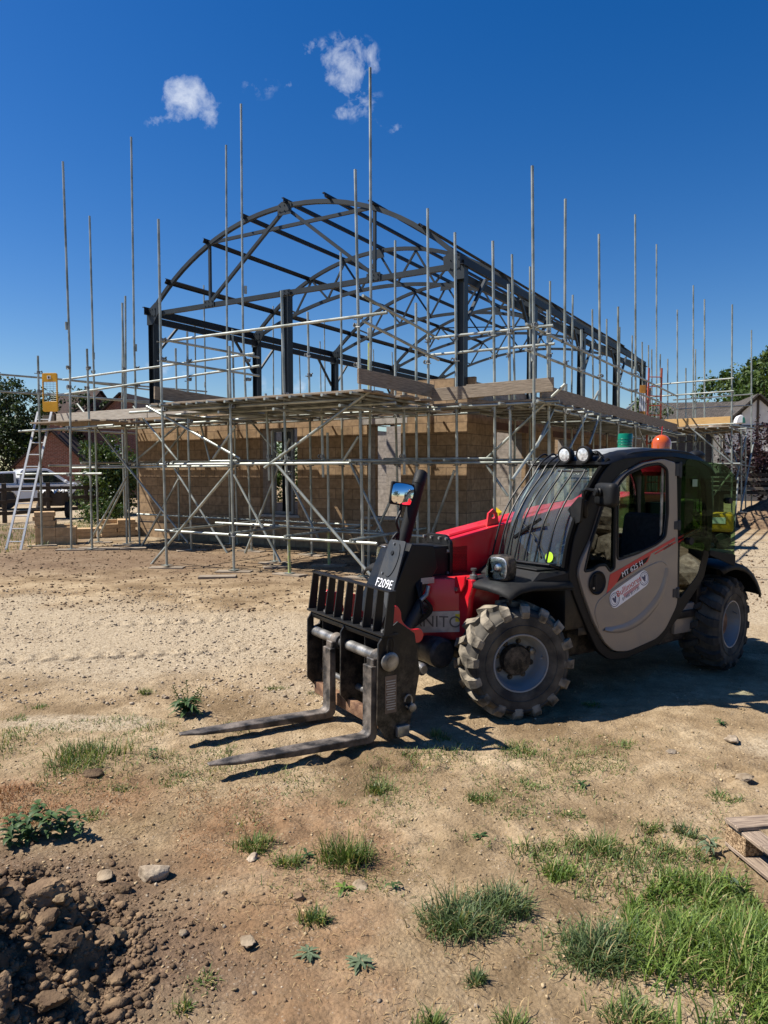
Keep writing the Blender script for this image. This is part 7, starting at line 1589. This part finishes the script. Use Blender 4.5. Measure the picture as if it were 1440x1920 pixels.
bx('side_sill', TBLK, -.85, -.55, .36, .84, .55, .95, .03)
# ================================================================ SMALLER THINGS
# yellow site machine behind the telehandler, seen through its rear glass
gp0 = at_z(1352, 1030); gen = thing('site_generator', 'yellow cased site machine with a white label, seen behind the rear glass of the telehandler', 'site machine', (gp0.x - .15, gp0.y + .6, 0), R(-24))
MB().box((0, 0, .58), (1.25, .7, .42), None, .07, 3).build('casing', YEL, gen); MB().box((0, 0, .25), (1.15, .6, .26), None, .03).build('base', BLACKP, gen); MB().box((.28, -.354, .63), (.36, .012, .14), None, .004).build('label', UPVC, gen, smooth=0)
for x in (-.4, .4): MB().lathe([(.1, -.05), (.17, -.05), (.18, 0), (.17, .05), (.1, .05)], (x, -.33, .17), (0, 1, 0), 18).build('wheel', RUB, gen)
# pallet at the right edge
pc = at_z(1357, 1530, .14); dS = (at_z(1440, 1598, .13) - pc); dS.z = 0; dS.normalize(); dB = Vector((-dS.y, dS.x, 0))
CHIP = mat('chipboard_block', (.46, .32, .19), .95, 0, vs=90, col2=(.16, .10, .055), bump=.9, bs=120, spec=.1, lo=.42, hi=.58)
pal = thing('pallet', 'weathered wooden pallet with chipboard blocks at the right picture edge', 'pallet', (pc.x, pc.y, gz(pc.x + .3, pc.y) - .0), math.atan2(dS.y, dS.x))
# local x runs along the bearers, y along the deck boards
PB = mat('pallet_board', (.36, .275, .20), .85, 0, vs=14, col2=(.15, .11, .085), bump=.4, bs=40, spec=.2, stretch=(.6, 9, 9), coord='UV', lo=.34, hi=.64)
for x, w in ((.05, .10), (.30, .10), (.55, .10), (.80, .12), (1.05, .10)): long_uv(MB().box((x + .02, .59, .137), (w, 1.2, .02), None, .003).build('deck_board', PB, pal, smooth=0))
for y in (.055, .59, 1.13):
    long_uv(MB().box((.58, y, .117), (1.16, .095, .017), None, .003).build('bearer_board', PB, pal, smooth=0)); long_uv(MB().box((.58, y, .012), (1.16, .095, .019), None, .003).build('bottom_board', PB, pal, smooth=0))
    for x in (.075, .58, 1.085): MB().box((x, y, .065), (.145, .095, .086), None, .004, 1).build('block', CHIP, pal, smooth=0)
# rubble and trees to the right of the picture that the glass and mirrors look out on
rb = thing('rubble_pile', 'pile of broken rubble outside the picture on the right, reflected in the telehandler glass', 'rubble pile', (7.2, 4.0, 0))
rm = MB()
for k in range(110):
    a = random.uniform(0, 6.28); q = random.random() ** .6; rock_mesh(rm, (math.cos(a) * q * 1.5, math.sin(a) * q * 2.4, (1 - q) * 1.25 + .05), random.uniform(.16, .42), .7, .5, 1, 500 + k)
rm.build('rubble', STONE, rb, smooth=0, uv=False)
tree('broadleaf_tree', 'round tree outside the picture on the right, reflected in the mirror', 'tree', (26, -8, 0), 6.5, 3.5, 3.2, 1.0, 40, 2500, .4, LEAFG, 31, cl=.3)
tree('broadleaf_tree', 'low spreading tree outside the picture on the right, reflected in the mirror', 'tree', (31, 1, 0), 5.5, 4.5, 3.5, .6, 40, 2500, .4, LEAFG, 32, cl=.3)
tree('broadleaf_tree', 'tall tree outside the picture behind the camera, reflected in the mirror', 'tree', (18, -17, 0), 7.5, 3.6, 3.5, 1.0, 40, 2500, .4, LEAFD, 33, cl=.3)
bpy.context.view_layer.update()
